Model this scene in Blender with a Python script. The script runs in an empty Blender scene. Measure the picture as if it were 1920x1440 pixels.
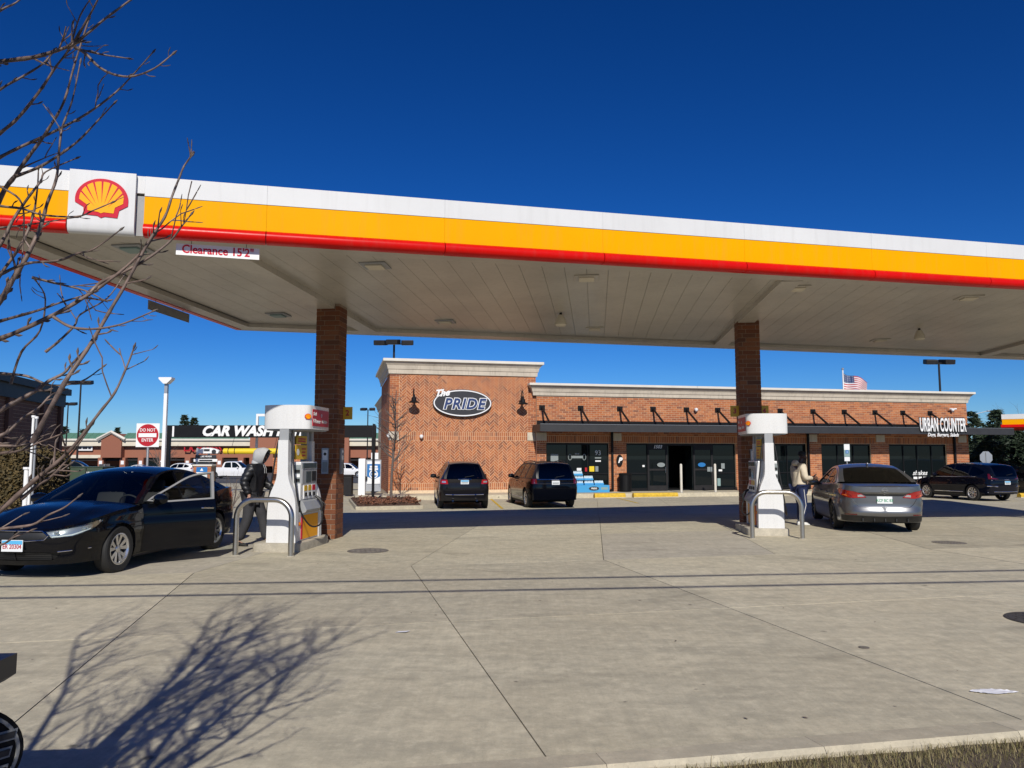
import bpy, bmesh, math, random
from mathutils import Vector, Matrix, noise
from mathutils.geometry import delaunay_2d_cdt, tessellate_polygon
R = math.radians; PI = math.pi
random.seed(7)
scene = bpy.context.scene
# ---------------------------------------------------------------- camera
cam_data = bpy.data.cameras.new('camera'); cam = bpy.data.objects.new('camera', cam_data)
scene.collection.objects.link(cam); scene.camera = cam
CAM_H = 1.65; PITCH = math.atan(136/1442.0); FPX = 1442.0
cam.location = (0, 0, CAM_H); cam.rotation_euler = (PI/2 + PITCH, 0, 0)
cam_data.sensor_width = 36; cam_data.lens = 36*FPX/1920; cam_data.clip_start = 0.05; cam_data.clip_end = 3000
# ---------------------------------------------------------------- sky and sun
SUN_EL = R(35.0); SUN_AZ = R(175.0)          # azimuth clockwise from +Y (the sun stands behind the camera)
world = bpy.data.worlds.new('World'); scene.world = world; world.use_nodes = True
wn = world.node_tree.nodes; wl = world.node_tree.links; wn.clear()
sky = wn.new('ShaderNodeTexSky'); sky.sky_type = 'NISHITA'; sky.sun_disc = False
sky.sun_elevation = SUN_EL; sky.sun_rotation = SUN_AZ
sky.altitude = 200; sky.air_density = 0.95; sky.dust_density = 0.0; sky.ozone_density = 10.0
hsv = wn.new('ShaderNodeHueSaturation'); hsv.inputs['Saturation'].default_value = 1.15; hsv.inputs['Hue'].default_value = 0.503; hsv.inputs['Value'].default_value = 0.79; gam = wn.new('ShaderNodeGamma'); gam.inputs[1].default_value = 1.3
bg = wn.new('ShaderNodeBackground'); bg.inputs[1].default_value = 0.062
wo = wn.new('ShaderNodeOutputWorld')
wl.new(sky.outputs[0], hsv.inputs['Color']); wl.new(hsv.outputs[0], gam.inputs[0]); wl.new(gam.outputs[0], bg.inputs[0]); wl.new(bg.outputs[0], wo.inputs[0])
sun_data = bpy.data.lights.new('sun', 'SUN'); sun_data.energy = 4.5; sun_data.angle = R(0.53); sun_data.color = (1, 0.95, 0.865)
sun = bpy.data.objects.new('sun', sun_data); scene.collection.objects.link(sun)
SUN_DIR = Vector((math.sin(SUN_AZ)*math.cos(SUN_EL), math.cos(SUN_AZ)*math.cos(SUN_EL), math.sin(SUN_EL)))
sun.rotation_euler = SUN_DIR.to_track_quat('Z', 'Y').to_euler(); sun.location = SUN_DIR*50
vs = scene.view_settings; vs.view_transform = 'Standard'; vs.look = 'None'; vs.exposure = 0.0; vs.gamma = 1.0; vs.use_curve_mapping = False
scene.cycles.use_denoising = True; scene.cycles.max_bounces = 8; scene.cycles.sample_clamp_indirect = 4.0

# ---------------------------------------------------------------- helpers
COL = scene.collection
_ct, _st = math.cos(PITCH), math.sin(PITCH)
def at(u, v, Y):                     # a survey point of the site: bearing (u, v) sighted from the eye, at distance Y
    a = (u-960)/FPX; b = (720-v)/FPX; dy = _ct-b*_st; t = Y/dy
    return Vector((a*t, Y, CAM_H+(_st+b*_ct)*t))
def sstep(a, b, x):
    t = max(0, min(1, (x-a)/(b-a))); return t*t*(3-2*t)
def gz(x, y):                        # terrain height
    return -0.33*sstep(19, 29, y) - 0.6*sstep(45, 110, y)
def lerp(a, b, t): return a+(b-a)*t

MATS = {}
def P(name, col, rough=0.5, metal=0.0, coat=0.0, spec=0.5, **kw):
    m = bpy.data.materials.new(name); m.use_nodes = True; b = m.node_tree.nodes['Principled BSDF']
    b.inputs['Base Color'].default_value = (*col, 1); b.inputs['Roughness'].default_value = rough; b.inputs['Metallic'].default_value = metal
    b.inputs['Coat Weight'].default_value = coat; b.inputs['Coat Roughness'].default_value = kw.get('coat_rough', 0.03); b.inputs['Specular IOR Level'].default_value = kw.get('sp', spec)
    if 'trans' in kw: b.inputs['Transmission Weight'].default_value = kw['trans']
    if 'ior' in kw: b.inputs['IOR'].default_value = kw['ior']
    if 'alpha' in kw: b.inputs['Alpha'].default_value = kw['alpha']
    MATS[name] = m; return m
def nodes(m): return m.node_tree.nodes, m.node_tree.links, m.node_tree.nodes['Principled BSDF']
def mixc(n, l, fac, a, b, mode='MIX'):
    mx = n.new('ShaderNodeMix'); mx.data_type = 'RGBA'; mx.blend_type = mode
    for i, v in ((0, fac), (6, a), (7, b)):
        if hasattr(v, 'is_linked') or hasattr(v, 'links'): l.new(v, mx.inputs[i])
        elif i == 0: mx.inputs[0].default_value = v
        else: mx.inputs[i].default_value = (*v, 1)
    return mx.outputs[2]
def ntex(n, l, scale, detail=4, vec=None, rough=0.55, stretch=None, dist=0.0):
    t = n.new('ShaderNodeTexNoise'); t.inputs['Scale'].default_value = scale; t.inputs['Detail'].default_value = detail; t.inputs['Roughness'].default_value = rough; t.inputs['Distortion'].default_value = dist
    if vec is not None:
        if stretch:
            mp = n.new('ShaderNodeMapping'); mp.inputs['Scale'].default_value = stretch[:3]
            if len(stretch) > 3: mp.inputs['Rotation'].default_value = (0, 0, stretch[3])
            l.new(vec, mp.inputs[0]); vec = mp.outputs[0]
        l.new(vec, t.inputs['Vector'])
    return t.outputs['Fac']
def ramp(n, l, f, stops):
    r = n.new('ShaderNodeValToRGB'); l.new(f, r.inputs[0]); e = r.color_ramp.elements
    while len(e) < len(stops): e.new(0.5)
    for el, (p, c) in zip(e, stops):
        el.position = p; el.color = (*c, 1) if not isinstance(c, (int, float)) else (c, c, c, 1)
    return r.outputs[0]
def bump(n, l, b, h, strength=0.3, dist=0.01):
    bp = n.new('ShaderNodeBump'); bp.inputs['Strength'].default_value = strength; bp.inputs['Distance'].default_value = dist
    l.new(h, bp.inputs['Height']); l.new(bp.outputs[0], b.inputs['Normal'])
def wpos(n): return n.new('ShaderNodeNewGeometry').outputs['Position']
def varied(name, col, rough=0.6, amt=0.25, scale=3.0, metal=0.0, coat=0.0, bmp=0.15, fine=40, sp=0.5):
    """a painted or cast surface with mottling, grime and fine relief"""
    m = P(name, col, rough, metal, coat, sp); n, l, b = nodes(m); p = wpos(n)
    f = ntex(n, l, scale, 6, p); g = ntex(n, l, fine, 3, p)
    dark = tuple(c*(1-amt) for c in col); lite = tuple(min(1, c*(1+amt*0.6)) for c in col)
    c1 = ramp(n, l, f, [(0.3, dark), (0.7, lite)]); l.new(c1, b.inputs['Base Color'])
    r1 = ramp(n, l, g, [(0.2, rough*0.8), (0.8, min(1, rough*1.2))]); l.new(r1, b.inputs['Roughness'])
    if bmp: bump(n, l, b, g, bmp, 0.004)
    return m
def island_brick(name, cols, rough=0.85):
    """masonry units: each brick its own tint (random per island), with grain"""
    m = P(name, cols[0], rough); n, l, b = nodes(m); g = n.new('ShaderNodeNewGeometry')
    k = len(cols); c = ramp(n, l, g.outputs['Random Per Island'], [(i/max(1, k-1), cols[i]) for i in range(k)])
    f = ntex(n, l, 60, 4, g.outputs['Position']); c2 = mixc(n, l, ramp(n, l, f, [(0.3, 0.0), (0.75, 0.45)]), c, tuple(x*0.55 for x in cols[0]))
    l.new(c2, b.inputs['Base Color']); bump(n, l, b, f, 0.3, 0.003); return m
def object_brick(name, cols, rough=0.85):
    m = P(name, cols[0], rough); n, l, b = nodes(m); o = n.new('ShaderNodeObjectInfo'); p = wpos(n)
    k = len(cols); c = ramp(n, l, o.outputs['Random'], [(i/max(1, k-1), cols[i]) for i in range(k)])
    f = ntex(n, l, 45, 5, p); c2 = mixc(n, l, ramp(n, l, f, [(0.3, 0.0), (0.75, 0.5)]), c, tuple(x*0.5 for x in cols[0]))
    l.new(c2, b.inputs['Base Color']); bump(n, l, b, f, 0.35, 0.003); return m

class MB:
    """mesh builder: boxes, tubes, prisms and sheets gathered into one mesh"""
    def __init__(s): s.v = []; s.f = []
    def add(s, vs, fs):
        o = len(s.v); s.v += [tuple(p) for p in vs]; s.f += [tuple(i+o for i in f) for f in fs]; return s
    def box(s, x0, x1, y0, y1, z0, z1, M=None):
        vs = [Vector((x, y, z)) for z in (z0, z1) for y in (y0, y1) for x in (x0, x1)]
        if M is not None: vs = [M @ p for p in vs]
        return s.add(vs, [(0, 2, 3, 1), (4, 5, 7, 6), (0, 1, 5, 4), (2, 6, 7, 3), (0, 4, 6, 2), (1, 3, 7, 5)])
    def cbox(s, c, sx, sy, sz, M=None): return s.box(c[0]-sx/2, c[0]+sx/2, c[1]-sy/2, c[1]+sy/2, c[2]-sz/2, c[2]+sz/2, M)
    def rbox(s, x0, x1, y0, y1, z0, z1, r=0.02, M=None):
        bm = bmesh.new(); bmesh.ops.create_cube(bm, size=1)
        for v in bm.verts: v.co = Vector((lerp(x0, x1, v.co.x+.5), lerp(y0, y1, v.co.y+.5), lerp(z0, z1, v.co.z+.5)))
        bmesh.ops.bevel(bm, geom=bm.edges[:], offset=r, segments=2, affect='EDGES', profile=0.5)
        bm.verts.index_update(); vs = [M @ v.co if M is not None else v.co.copy() for v in bm.verts]
        s.add(vs, [[v.index for v in f.verts] for f in bm.faces]); bm.free(); return s
    def tube(s, pts, r, n=8, caps=True):
        pts = [Vector(p) for p in pts]; k = len(pts); rs = r if isinstance(r, (list, tuple)) else [r]*k
        t0 = (pts[1]-pts[0]).normalized(); up = Vector((0, 0, 1)) if abs(t0.z) < 0.9 else Vector((1, 0, 0))
        nx = t0.cross(up).normalized(); vs = []
        for i, p in enumerate(pts):
            t = (pts[min(i+1, k-1)]-pts[max(i-1, 0)])
            if t.length < 1e-9: t = t0
            t.normalize(); nx = (nx-t*nx.dot(t)).normalized(); ny = t.cross(nx)
            for j in range(n):
                a = 2*PI*j/n; vs.append(p+nx*(rs[i]*math.cos(a))+ny*(rs[i]*math.sin(a)))
        fs = [(i*n+j, i*n+(j+1) % n, (i+1)*n+(j+1) % n, (i+1)*n+j) for i in range(k-1) for j in range(n)]
        if caps: fs += [tuple(range(n))[::-1], tuple((k-1)*n+j for j in range(n))]
        return s.add(vs, fs)
    def cyl(s, c, r, h, n=20, axis='z', r2=None):
        c = Vector(c); d = {'x': Vector((1, 0, 0)), 'y': Vector((0, 1, 0)), 'z': Vector((0, 0, 1))}[axis]
        return s.tube([c, c+d*h], [r, r if r2 is None else r2], n)
    def lathe(s, prof, n=24, M=None):
        vs = []; k = len(prof)
        for r, z in prof:
            for j in range(n):
                a = 2*PI*j/n; p = Vector((r*math.cos(a), r*math.sin(a), z)); vs.append(M @ p if M is not None else p)
        fs = [(i*n+j, i*n+(j+1) % n, (i+1)*n+(j+1) % n, (i+1)*n+j) for i in range(k-1) for j in range(n)]
        fs += [tuple(range(n))[::-1], tuple((k-1)*n+j for j in range(n))]
        return s.add(vs, fs)
    def prism(s, poly, fn, d0, d1):
        """polygon (a,b) lifted by fn(a,b,depth) between two depths"""
        k = len(poly); vs = [fn(a, b, d0) for a, b in poly]+[fn(a, b, d1) for a, b in poly]
        tr = tessellate_polygon([[Vector((a, b, 0)) for a, b in poly]])
        ar = sum(poly[i][0]*poly[(i+1) % k][1]-poly[(i+1) % k][0]*poly[i][1] for i in range(k))
        fs = [t for t in tr]+[tuple(x+k for x in t[::-1]) for t in tr]+[(i, (i+1) % k, (i+1) % k+k, i+k) for i in range(k)]
        return s.add(vs, fs)
    def grid(s, fn, nu, nv):
        vs = [fn(i/nu, j/nv) for i in range(nu+1) for j in range(nv+1)]; w = nv+1
        return s.add(vs, [(i*w+j, (i+1)*w+j, (i+1)*w+j+1, i*w+j+1) for i in range(nu) for j in range(nv)])
    def mesh(s, name, mat, smooth=None, recalc=True):
        me = bpy.data.meshes.new(name); me.from_pydata([tuple(p) for p in s.v], [], s.f)
        if recalc:
            bm = bmesh.new(); bm.from_mesh(me); bmesh.ops.recalc_face_normals(bm, faces=bm.faces[:]); bm.to_mesh(me); bm.free()
        if smooth is not None:
            me.polygons.foreach_set('use_smooth', [True]*len(me.polygons)); me.set_sharp_from_angle(angle=R(smooth))
        me.materials.append(MATS[mat] if isinstance(mat, str) else mat); me.update(); return me
    def build(s, name, mat, parent=None, smooth=None, recalc=True):
        return link(name, s.mesh(name, mat, smooth, recalc), parent)
def link(name, me, parent=None):
    o = bpy.data.objects.new(name, me); COL.objects.link(o)
    if parent is not None: o.parent = parent
    return o
def tag(o, label, cat, group=None):
    o['label'] = label; o['category'] = cat
    if group: o['group'] = group
    return o
def thing(name, label, cat, loc=(0, 0, 0), rz=0.0, group=None):
    o = bpy.data.objects.new(name, None); o.empty_display_size = 0.2; COL.objects.link(o)
    o.location = loc; o.rotation_euler = (0, 0, rz); return tag(o, label, cat, group)
def struct(o): o['kind'] = 'structure'; return o
def stuff(o): o['kind'] = 'stuff'; return o
def copy_tree(o, parent=None):
    c = o.copy(); COL.objects.link(c)
    if parent is not None: c.parent = parent
    for ch in list(o.children): copy_tree(ch, c)
    return c
def text_mesh(body, size, extrude=0.004, bold=0.0, shear=0.0, xs=1.0, align='CENTER', space=1.0, res=3):
    cu = bpy.data.curves.new('lettering', 'FONT'); cu.body = body; cu.size = size; cu.extrude = extrude; cu.offset = bold*size
    cu.shear = shear; cu.align_x = align; cu.align_y = 'CENTER'; cu.space_character = space; cu.resolution_u = res
    o = bpy.data.objects.new('lettering', cu); COL.objects.link(o); dg = bpy.context.evaluated_depsgraph_get()
    me = bpy.data.meshes.new_from_object(o.evaluated_get(dg)); bpy.data.objects.remove(o); bpy.data.curves.remove(cu)
    if xs != 1.0:
        for v in me.vertices: v.co.x *= xs
    return me
def text(name, body, size, mat, parent, loc, rot=(PI/2, 0, 0), **kw):
    """raised lettering; default stands upright and reads from -Y"""
    me = text_mesh(body, size, **kw); me.materials.clear(); me.materials.append(MATS[mat] if isinstance(mat, str) else mat)
    o = link(name, me, parent); o.location = loc; o.rotation_euler = rot; return o
def T(x=0, y=0, z=0): return Matrix.Translation((x, y, z))
def RZ(a): return Matrix.Rotation(a, 4, 'Z')
def RX(a): return Matrix.Rotation(a, 4, 'X')
def RY(a): return Matrix.Rotation(a, 4, 'Y')

def crom(pts, n):
    """Catmull-Rom through points, n samples per span"""
    out = []; k = len(pts)
    for i in range(k-1):
        p0, p1, p2, p3 = pts[max(i-1, 0)], pts[i], pts[i+1], pts[min(i+2, k-1)]
        for j in range(n):
            t = j/n; out.append(tuple(0.5*((2*b)+(-a+c)*t+(2*a-5*b+4*c-d)*t*t+(-a+3*b-3*c+d)*t*t*t) for a, b, c, d in zip(p0, p1, p2, p3)))
    out.append(tuple(pts[-1])); return out
# ---------------------------------------------------------------- materials
def concrete(name, lite, dark, warm, obj_rand=True, ang=0.0):
    """broomed concrete: mottling, drive-lane wear, oil drips, hairline cracks"""
    m = P(name, lite, 0.86, 0, 0, 0.3); n, l, b = nodes(m); p = wpos(n); dk = lambda f: tuple(x*f for x in dark)
    big = ntex(n, l, 0.35, 6, p, 0.6); mid = ntex(n, l, 1.5, 9, p, 0.70, (0.75, 1.25, 1, ang)); broom = ntex(n, l, 30, 3, p, 0.6, (1.0, 0.05, 1, ang)); streak = ntex(n, l, 2.0, 9, p, 0.74, (0.22, 1.5, 1, ang), 0.5)
    c = ramp(n, l, mid, [(0.28, dark), (0.62, lite), (0.80, tuple(min(1, x*1.14) for x in lite))])
    c = mixc(n, l, ramp(n, l, big, [(0.38, 0.0), (0.66, 0.7)]), c, warm)
    c = mixc(n, l, ramp(n, l, streak, [(0.50, 0.0), (0.68, 0.42)]), c, dk(0.85))
    c = mixc(n, l, ramp(n, l, streak, [(0.26, 0.32), (0.40, 0.0)]), c, tuple(min(1, x*1.15) for x in lite))
    c = mixc(n, l, ramp(n, l, broom, [(0.35, 0.16), (0.65, 0.0)]), c, dk(0.7))
    mo = ntex(n, l, 7, 7, p, 0.75); c = mixc(n, l, ramp(n, l, mo, [(0.36, 0.55), (0.50, 0.0)]), c, dk(0.9)); c = mixc(n, l, ramp(n, l, mo, [(0.52, 0.0), (0.66, 0.5)]), c, tuple(min(1, x*1.2) for x in lite))
    sp = ntex(n, l, 75, 3, p, 0.7); c = mixc(n, l, ramp(n, l, sp, [(0.27, 0.55), (0.40, 0.0)]), c, dk(0.45)); c = mixc(n, l, ramp(n, l, sp, [(0.64, 0.0), (0.74, 0.45)]), c, tuple(min(1, x*1.35) for x in lite))
    st = ntex(n, l, 0.8, 4, p, 0.55, (0.5, 1.3, 1, ang), 0.8); c = mixc(n, l, ramp(n, l, st, [(0.60, 0.0), (0.72, 0.45)]), c, dk(0.5))
    vo = n.new('ShaderNodeTexVoronoi'); vo.inputs['Scale'].default_value = 1.7; l.new(p, vo.inputs['Vector'])
    wob = ntex(n, l, 14, 3, p); ad = n.new('ShaderNodeMath'); ad.operation = 'MULTIPLY_ADD'; l.new(wob, ad.inputs[0]); ad.inputs[1].default_value = 0.10; l.new(vo.outputs['Distance'], ad.inputs[2])
    sel = ntex(n, l, 0.6, 2, p); mk = n.new('ShaderNodeMath'); mk.operation = 'MULTIPLY'; l.new(ramp(n, l, ad.outputs[0], [(0.075, 0.75), (0.125, 0.0)]), mk.inputs[0]); l.new(ramp(n, l, sel, [(0.50, 0.0), (0.58, 1.0)]), mk.inputs[1]); c = mixc(n, l, mk.outputs[0], c, dk(0.22))
    if obj_rand:
        o = n.new('ShaderNodeObjectInfo'); mu = ramp(n, l, o.outputs['Random'], [(0, (0.84, 0.835, 0.83)), (0.35, (0.97, 0.97, 0.96)), (0.7, (0.91, 0.905, 0.89)), (1.0, (1.04, 1.04, 1.03))]); c = mixc(n, l, 1.0, c, mu, 'MULTIPLY')
    l.new(c, b.inputs['Base Color']); bump(n, l, b, broom, 0.25, 0.004); return m
concrete('concrete', (0.59, 0.535, 0.40), (0.38, 0.35, 0.27), (0.54, 0.475, 0.34), ang=R(13))
concrete('concrete_pad', (0.52, 0.475, 0.38), (0.36, 0.33, 0.27), (0.47, 0.42, 0.33), ang=R(-6))
concrete('kerb_concrete', (0.56, 0.50, 0.37), (0.42, 0.38, 0.29), (0.52, 0.45, 0.33), ang=R(13))
varied('joint_dark', (0.035, 0.03, 0.026), 0.95); varied('asphalt', (0.075, 0.073, 0.072), 0.9, 0.25, 1.2)
varied('soil', (0.10, 0.075, 0.05), 0.95, 0.4, 4); varied('mulch', (0.075, 0.038, 0.024), 0.95, 0.5, 9, bmp=0.6)
varied('white_panel', (0.66, 0.66, 0.65), 0.42, 0.05, 0.8, bmp=0.03, sp=0.15); varied('yellow_panel', (0.84, 0.37, 0.0005), 0.45, 0.05, 0.7, bmp=0.03, sp=0.04)
varied('red_panel', (0.60, 0.006, 0.004), 0.3, 0.06, 0.8, bmp=0.02, sp=0.15); varied('logo_red', (0.55, 0.01, 0.035), 0.35, 0.05, bmp=0, sp=0.15)
varied('logo_yellow', (0.95, 0.40, 0.005), 0.35, 0.04, bmp=0, sp=0.15); varied('soffit', (0.50, 0.465, 0.40), 0.36, 0.14, 0.7, bmp=0.02)
varied('trim_grey', (0.25, 0.25, 0.245), 0.45, 0.1); varied('dark_metal', (0.022, 0.021, 0.022), 0.5, 0.2, sp=0.18); varied('black_metal', (0.009, 0.009, 0.010), 0.45, 0.2, bmp=0.05, sp=0.2)
P('steel', (0.50, 0.48, 0.45), 0.30, 1.0); P('galv', (0.42, 0.43, 0.44), 0.45, 0.7); P('chrome', (0.75, 0.75, 0.76), 0.08, 1.0)
varied('awning_metal', (0.030, 0.030, 0.032), 0.5, 0.15, bmp=0.04)
varied('stone_trim', (0.56, 0.49, 0.39), 0.8, 0.12, 1.5); varied('stone_cap', (0.66, 0.62, 0.54), 0.7, 0.08, 1.5)
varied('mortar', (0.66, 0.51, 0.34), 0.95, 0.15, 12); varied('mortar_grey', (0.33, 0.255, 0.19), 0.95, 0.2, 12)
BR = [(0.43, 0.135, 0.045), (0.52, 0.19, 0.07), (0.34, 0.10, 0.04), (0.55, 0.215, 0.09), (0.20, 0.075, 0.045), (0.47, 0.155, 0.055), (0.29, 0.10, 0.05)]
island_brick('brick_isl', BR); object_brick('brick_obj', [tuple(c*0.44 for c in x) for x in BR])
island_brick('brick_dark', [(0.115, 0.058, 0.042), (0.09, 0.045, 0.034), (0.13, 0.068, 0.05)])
island_brick('brick_far', [(0.30, 0.115, 0.07), (0.34, 0.135, 0.08), (0.27, 0.10, 0.06)])
P('glass_dark', (0.006, 0.009, 0.010), 0.02, 0, 0, 0.30); P('black', (0.004, 0.004, 0.004), 0.6); P('white', (0.78, 0.78, 0.77), 0.5); P('white_gloss', (0.80, 0.80, 0.79), 0.3)
P('decal_white', (0.75, 0.76, 0.76), 0.5); P('decal_dim', (0.22, 0.25, 0.25), 0.5); P('decal_yellow', (0.75, 0.55, 0.02), 0.5); P('decal_blue', (0.02, 0.16, 0.42), 0.4); P('sky_blue', (0.05, 0.30, 0.58), 0.45)
P('frost_panel', (0.22, 0.32, 0.31), 0.5); P('sign_red', (0.42, 0.012, 0.02), 0.4); P('sign_yellow', (0.65, 0.40, 0.02), 0.45); P('navy', (0.012, 0.035, 0.13), 0.45); P('sign_dark', (0.030, 0.030, 0.033), 0.4)
varied('paint_yellow', (0.62, 0.40, 0.03), 0.7, 0.25, 9); varied('bollard_white', (0.62, 0.58, 0.50), 0.55, 0.1)
varied('pump_white', (0.68, 0.68, 0.67), 0.28, 0.03, 1.0, bmp=0.01); varied('pump_grey', (0.30, 0.31, 0.32), 0.45, 0.08, bmp=0.02); P('rubber', (0.012, 0.012, 0.012), 0.55); P('screen', (0.05, 0.07, 0.08), 0.12)
varied('roof_green', (0.10, 0.22, 0.15), 0.5, 0.15, 0.8); varied('cream', (0.64, 0.58, 0.46), 0.8, 0.08, 1.0); P('dark_shop', (0.012, 0.012, 0.013), 0.35)
varied('utility_green', (0.045, 0.075, 0.045), 0.5, 0.2, 3); varied('bark', (0.13, 0.10, 0.085), 0.75, 0.45, 25, bmp=0.5, fine=90); varied('bark_twig', (0.19, 0.135, 0.11), 0.55, 0.6, 30, bmp=0.3)
varied('fuel_lid', (0.17, 0.15, 0.125), 0.75, 0.35, 8); varied('iron', (0.05, 0.045, 0.042), 0.7, 0.4, 12); P('litter', (0.75, 0.75, 0.78), 0.7)
def weather(name, amt):
    n, l, b = nodes(MATS[name]); src = b.inputs['Base Color'].links[0].from_socket; p = wpos(n)
    s = ntex(n, l, 1.0, 6, p, 0.65, (9.0, 9.0, 0.7)); big = ntex(n, l, 0.5, 3, p); c = mixc(n, l, ramp(n, l, s, [(0.50, 0.0), (0.78, amt)]), src, (0.16, 0.13, 0.10)); l.new(c, b.inputs['Base Color'])
    bp = n.new('ShaderNodeBump'); bp.inputs['Strength'].default_value = 0.5; bp.inputs['Distance'].default_value = 0.05; l.new(big, bp.inputs['Height']); l.new(bp.outputs[0], b.inputs['Normal'])
for nm_, am_ in (('white_panel', 0.10), ('yellow_panel', 0.12), ('red_panel', 0.12), ('pump_white', 0.10), ('stone_trim', 0.45), ('soffit', 0.25)): weather(nm_, am_)
def leafy(name, cols, rough=0.7):
    m = island_brick(name, cols, rough); return m
leafy('needle', [(0.020, 0.040, 0.018), (0.035, 0.058, 0.026), (0.015, 0.030, 0.014)]); leafy('hedge_leaf', [(0.11, 0.075, 0.022), (0.06, 0.05, 0.02), (0.15, 0.10, 0.03), (0.045, 0.038, 0.016)])
leafy('grass_blade', [(0.25, 0.19, 0.09), (0.16, 0.15, 0.05), (0.32, 0.25, 0.13), (0.12, 0.13, 0.04)]); leafy('dead_leaf', [(0.22, 0.085, 0.045), (0.16, 0.06, 0.035), (0.28, 0.12, 0.06)])
# ================================================================ ground
def sheet(name, x0, x1, y0, y1, nx, ny, mat, dz=0.0, parent=None):
    b = MB(); b.grid(lambda a, c: (lerp(x0, x1, a), lerp(y0, y1, c), gz(lerp(x0, x1, a), lerp(y0, y1, c))+dz), nx, ny)
    return b.build(name, mat, parent, recalc=False)
ground = MB()
xs = [-900, -300, -140, -90, -60, -40, -25, -12, 0, 12, 25, 40, 60, 90, 140, 300, 900]; ys = [-300, -60, -20, 0, 10, 19, 21, 23, 25, 27, 29, 36, 45, 55, 65, 80, 95, 110, 160, 400, 1500]
ground.add([(x, y, gz(x, y)-0.075) for x in xs for y in ys], [(i*len(ys)+j, (i+1)*len(ys)+j, (i+1)*len(ys)+j+1, i*len(ys)+j+1) for i in range(len(xs)-1) for j in range(len(ys)-1)])
struct(ground.build('ground', 'asphalt', recalc=False))
# concrete slabs of the forecourt, one by one, joints open between them
GA = R(13.0); ga = Vector((math.cos(GA), math.sin(GA))); gb = Vector((-math.sin(GA), math.cos(GA))); G0 = Vector((-0.62, 7.92)); PA, PB = 3.08, 4.05
forecourt = bpy.data.objects.new('forecourt', None); COL.objects.link(forecourt); struct(forecourt)
def slab(quad, mat='concrete', gap=0.006, n=4, dz=0.0):
    c = sum(quad, Vector((0, 0)))/4; q = [p+(c-p).normalized()*gap*1.4 for p in quad]; b = MB(); tilt = random.uniform(-0.0015, 0.0015)
    def fn(a, t):
        p = q[0].lerp(q[1], a).lerp(q[3].lerp(q[2], a), t); return (p.x, p.y, gz(p.x, p.y)+dz+tilt)
    b.grid(fn, n, n); w = n+1
    rim = [i*w for i in range(n+1)]+[n*w+j for j in range(1, n+1)]+[i*w+n for i in range(n-1, -1, -1)]+[j for j in range(n-1, 0, -1)]
    o = len(b.v); b.v += [(b.v[i][0], b.v[i][1], b.v[i][2]-0.07) for i in rim]; k = len(rim)
    b.f += [(rim[i], rim[(i+1) % k], o+(i+1) % k, o+i) for i in range(k)]
    return b.build('slab', mat, forecourt)
def GP(i, j): return G0+ga*(PA*i)+gb*(PB*j)
for j in (-1, 0):
    for i in range(-6, 7): slab([GP(i, j), GP(i+1, j), GP(i+1, j+1), GP(i, j+1)])
for i in range(-6, 0): slab([GP(i, -2), GP(i+1, -2), GP(i+1, -1), GP(i, -1)])
E1 = Vector((0.972, 0.235)).normalized(); E2 = Vector((0.105, 0.9945)).normalized(); L0 = GP(0, 1)
for j, (t0, t1) in enumerate(((0, 4.2), (4.2, 8.4), (8.4, 12.6), (12.6, 17.0), (17.0, 21.4), (21.4, 26.0))):
    for i in range(-7, 9):
        a = GP(i, 1); c = GP(i+1, 1)
        if j == 0 and i in (-1, 1): pass
        slab([a+E2*t0, c+E2*t0, c+E2*t1, a+E2*t1], 'concrete_pad' if (j == 0 and i in (-2, 1)) else 'concrete', n=4)
apron = sheet('apron', -75, 70, 30, 62, 8, 10, 'concrete', -0.05); struct(apron)
lot = sheet('parking_lot', -120, 90, 62, 118, 6, 8, 'asphalt', -0.03); struct(lot)
# kerb and grass verge by the street
kerb = bpy.data.objects.new('kerb', None); COL.objects.link(kerb); struct(kerb); kd = Vector((0.981, 0.195)); kn = Vector((-0.195, 0.981)); K0 = Vector((-1.9, 3.60))
def kp(s, w, z): p = K0+kd*s+kn*w; return (p.x, p.y, z)
verge = MB(); gx = 26
for i in range(0, 13):                                  # cast lengths with tight joints
    s0, s1 = i*1.2+0.0015, (i+1)*1.2-0.0015
    prof = [(0.16, -0.06), (0.145, 0.075), (0.10, 0.115), (-0.08, 0.125), (-0.10, 0.10), (-0.10, -0.06)]
    kst = MB(); kst.add([kp(s0, w, z) for w, z in prof]+[kp(s1, w, z) for w, z in prof], [(k, (k+1) % 6, (k+1) % 6+6, k+6) for k in range(6)]+[(0, 1, 2, 3, 4, 5), (6, 11, 10, 9, 8, 7)]); kst.build('kerb_stone', 'kerb_concrete', kerb)
verge.grid(lambda a, c: kp(a*15.6, -0.10-3.2*c, 0.075+0.02*noise.noise(Vector((a*40, c*9, 0)))+0.02*c), 60, 16)
struct(verge.build('verge', 'soil', recalc=False))
blades = MB(); rg = random.Random(3)
for _ in range(9000):
    s = rg.uniform(1.8, 6.4); w = -0.115-abs(rg.gauss(0, 0.16)) if rg.random() < 0.6 else -rg.uniform(0.12, 0.7); x, y, z = kp(s, w, 0.085)
    h = rg.uniform(0.015, 0.045)*(1.5 if rg.random() < 0.05 else 1); a = rg.uniform(0, 2*PI); ln = rg.uniform(0.2, 1.1)*h; d = Vector((math.cos(a), math.sin(a), 0)); q = Vector((-d.y, d.x, 0))*rg.uniform(0.0012, 0.0024)
    b0 = Vector((x, y, z-0.01)); m = b0+Vector((0, 0, h*0.7))+d*ln*0.4; t = b0+Vector((0, 0, h))+d*ln
    blades.add([b0-q, b0+q, m+q*0.7, m-q*0.7, t], [(0, 1, 2, 3), (3, 2, 4)])
g = stuff(tag(blades.build('grass', 'grass_blade', recalc=False), 'dry winter grass growing along the street kerb', 'grass'))

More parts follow.
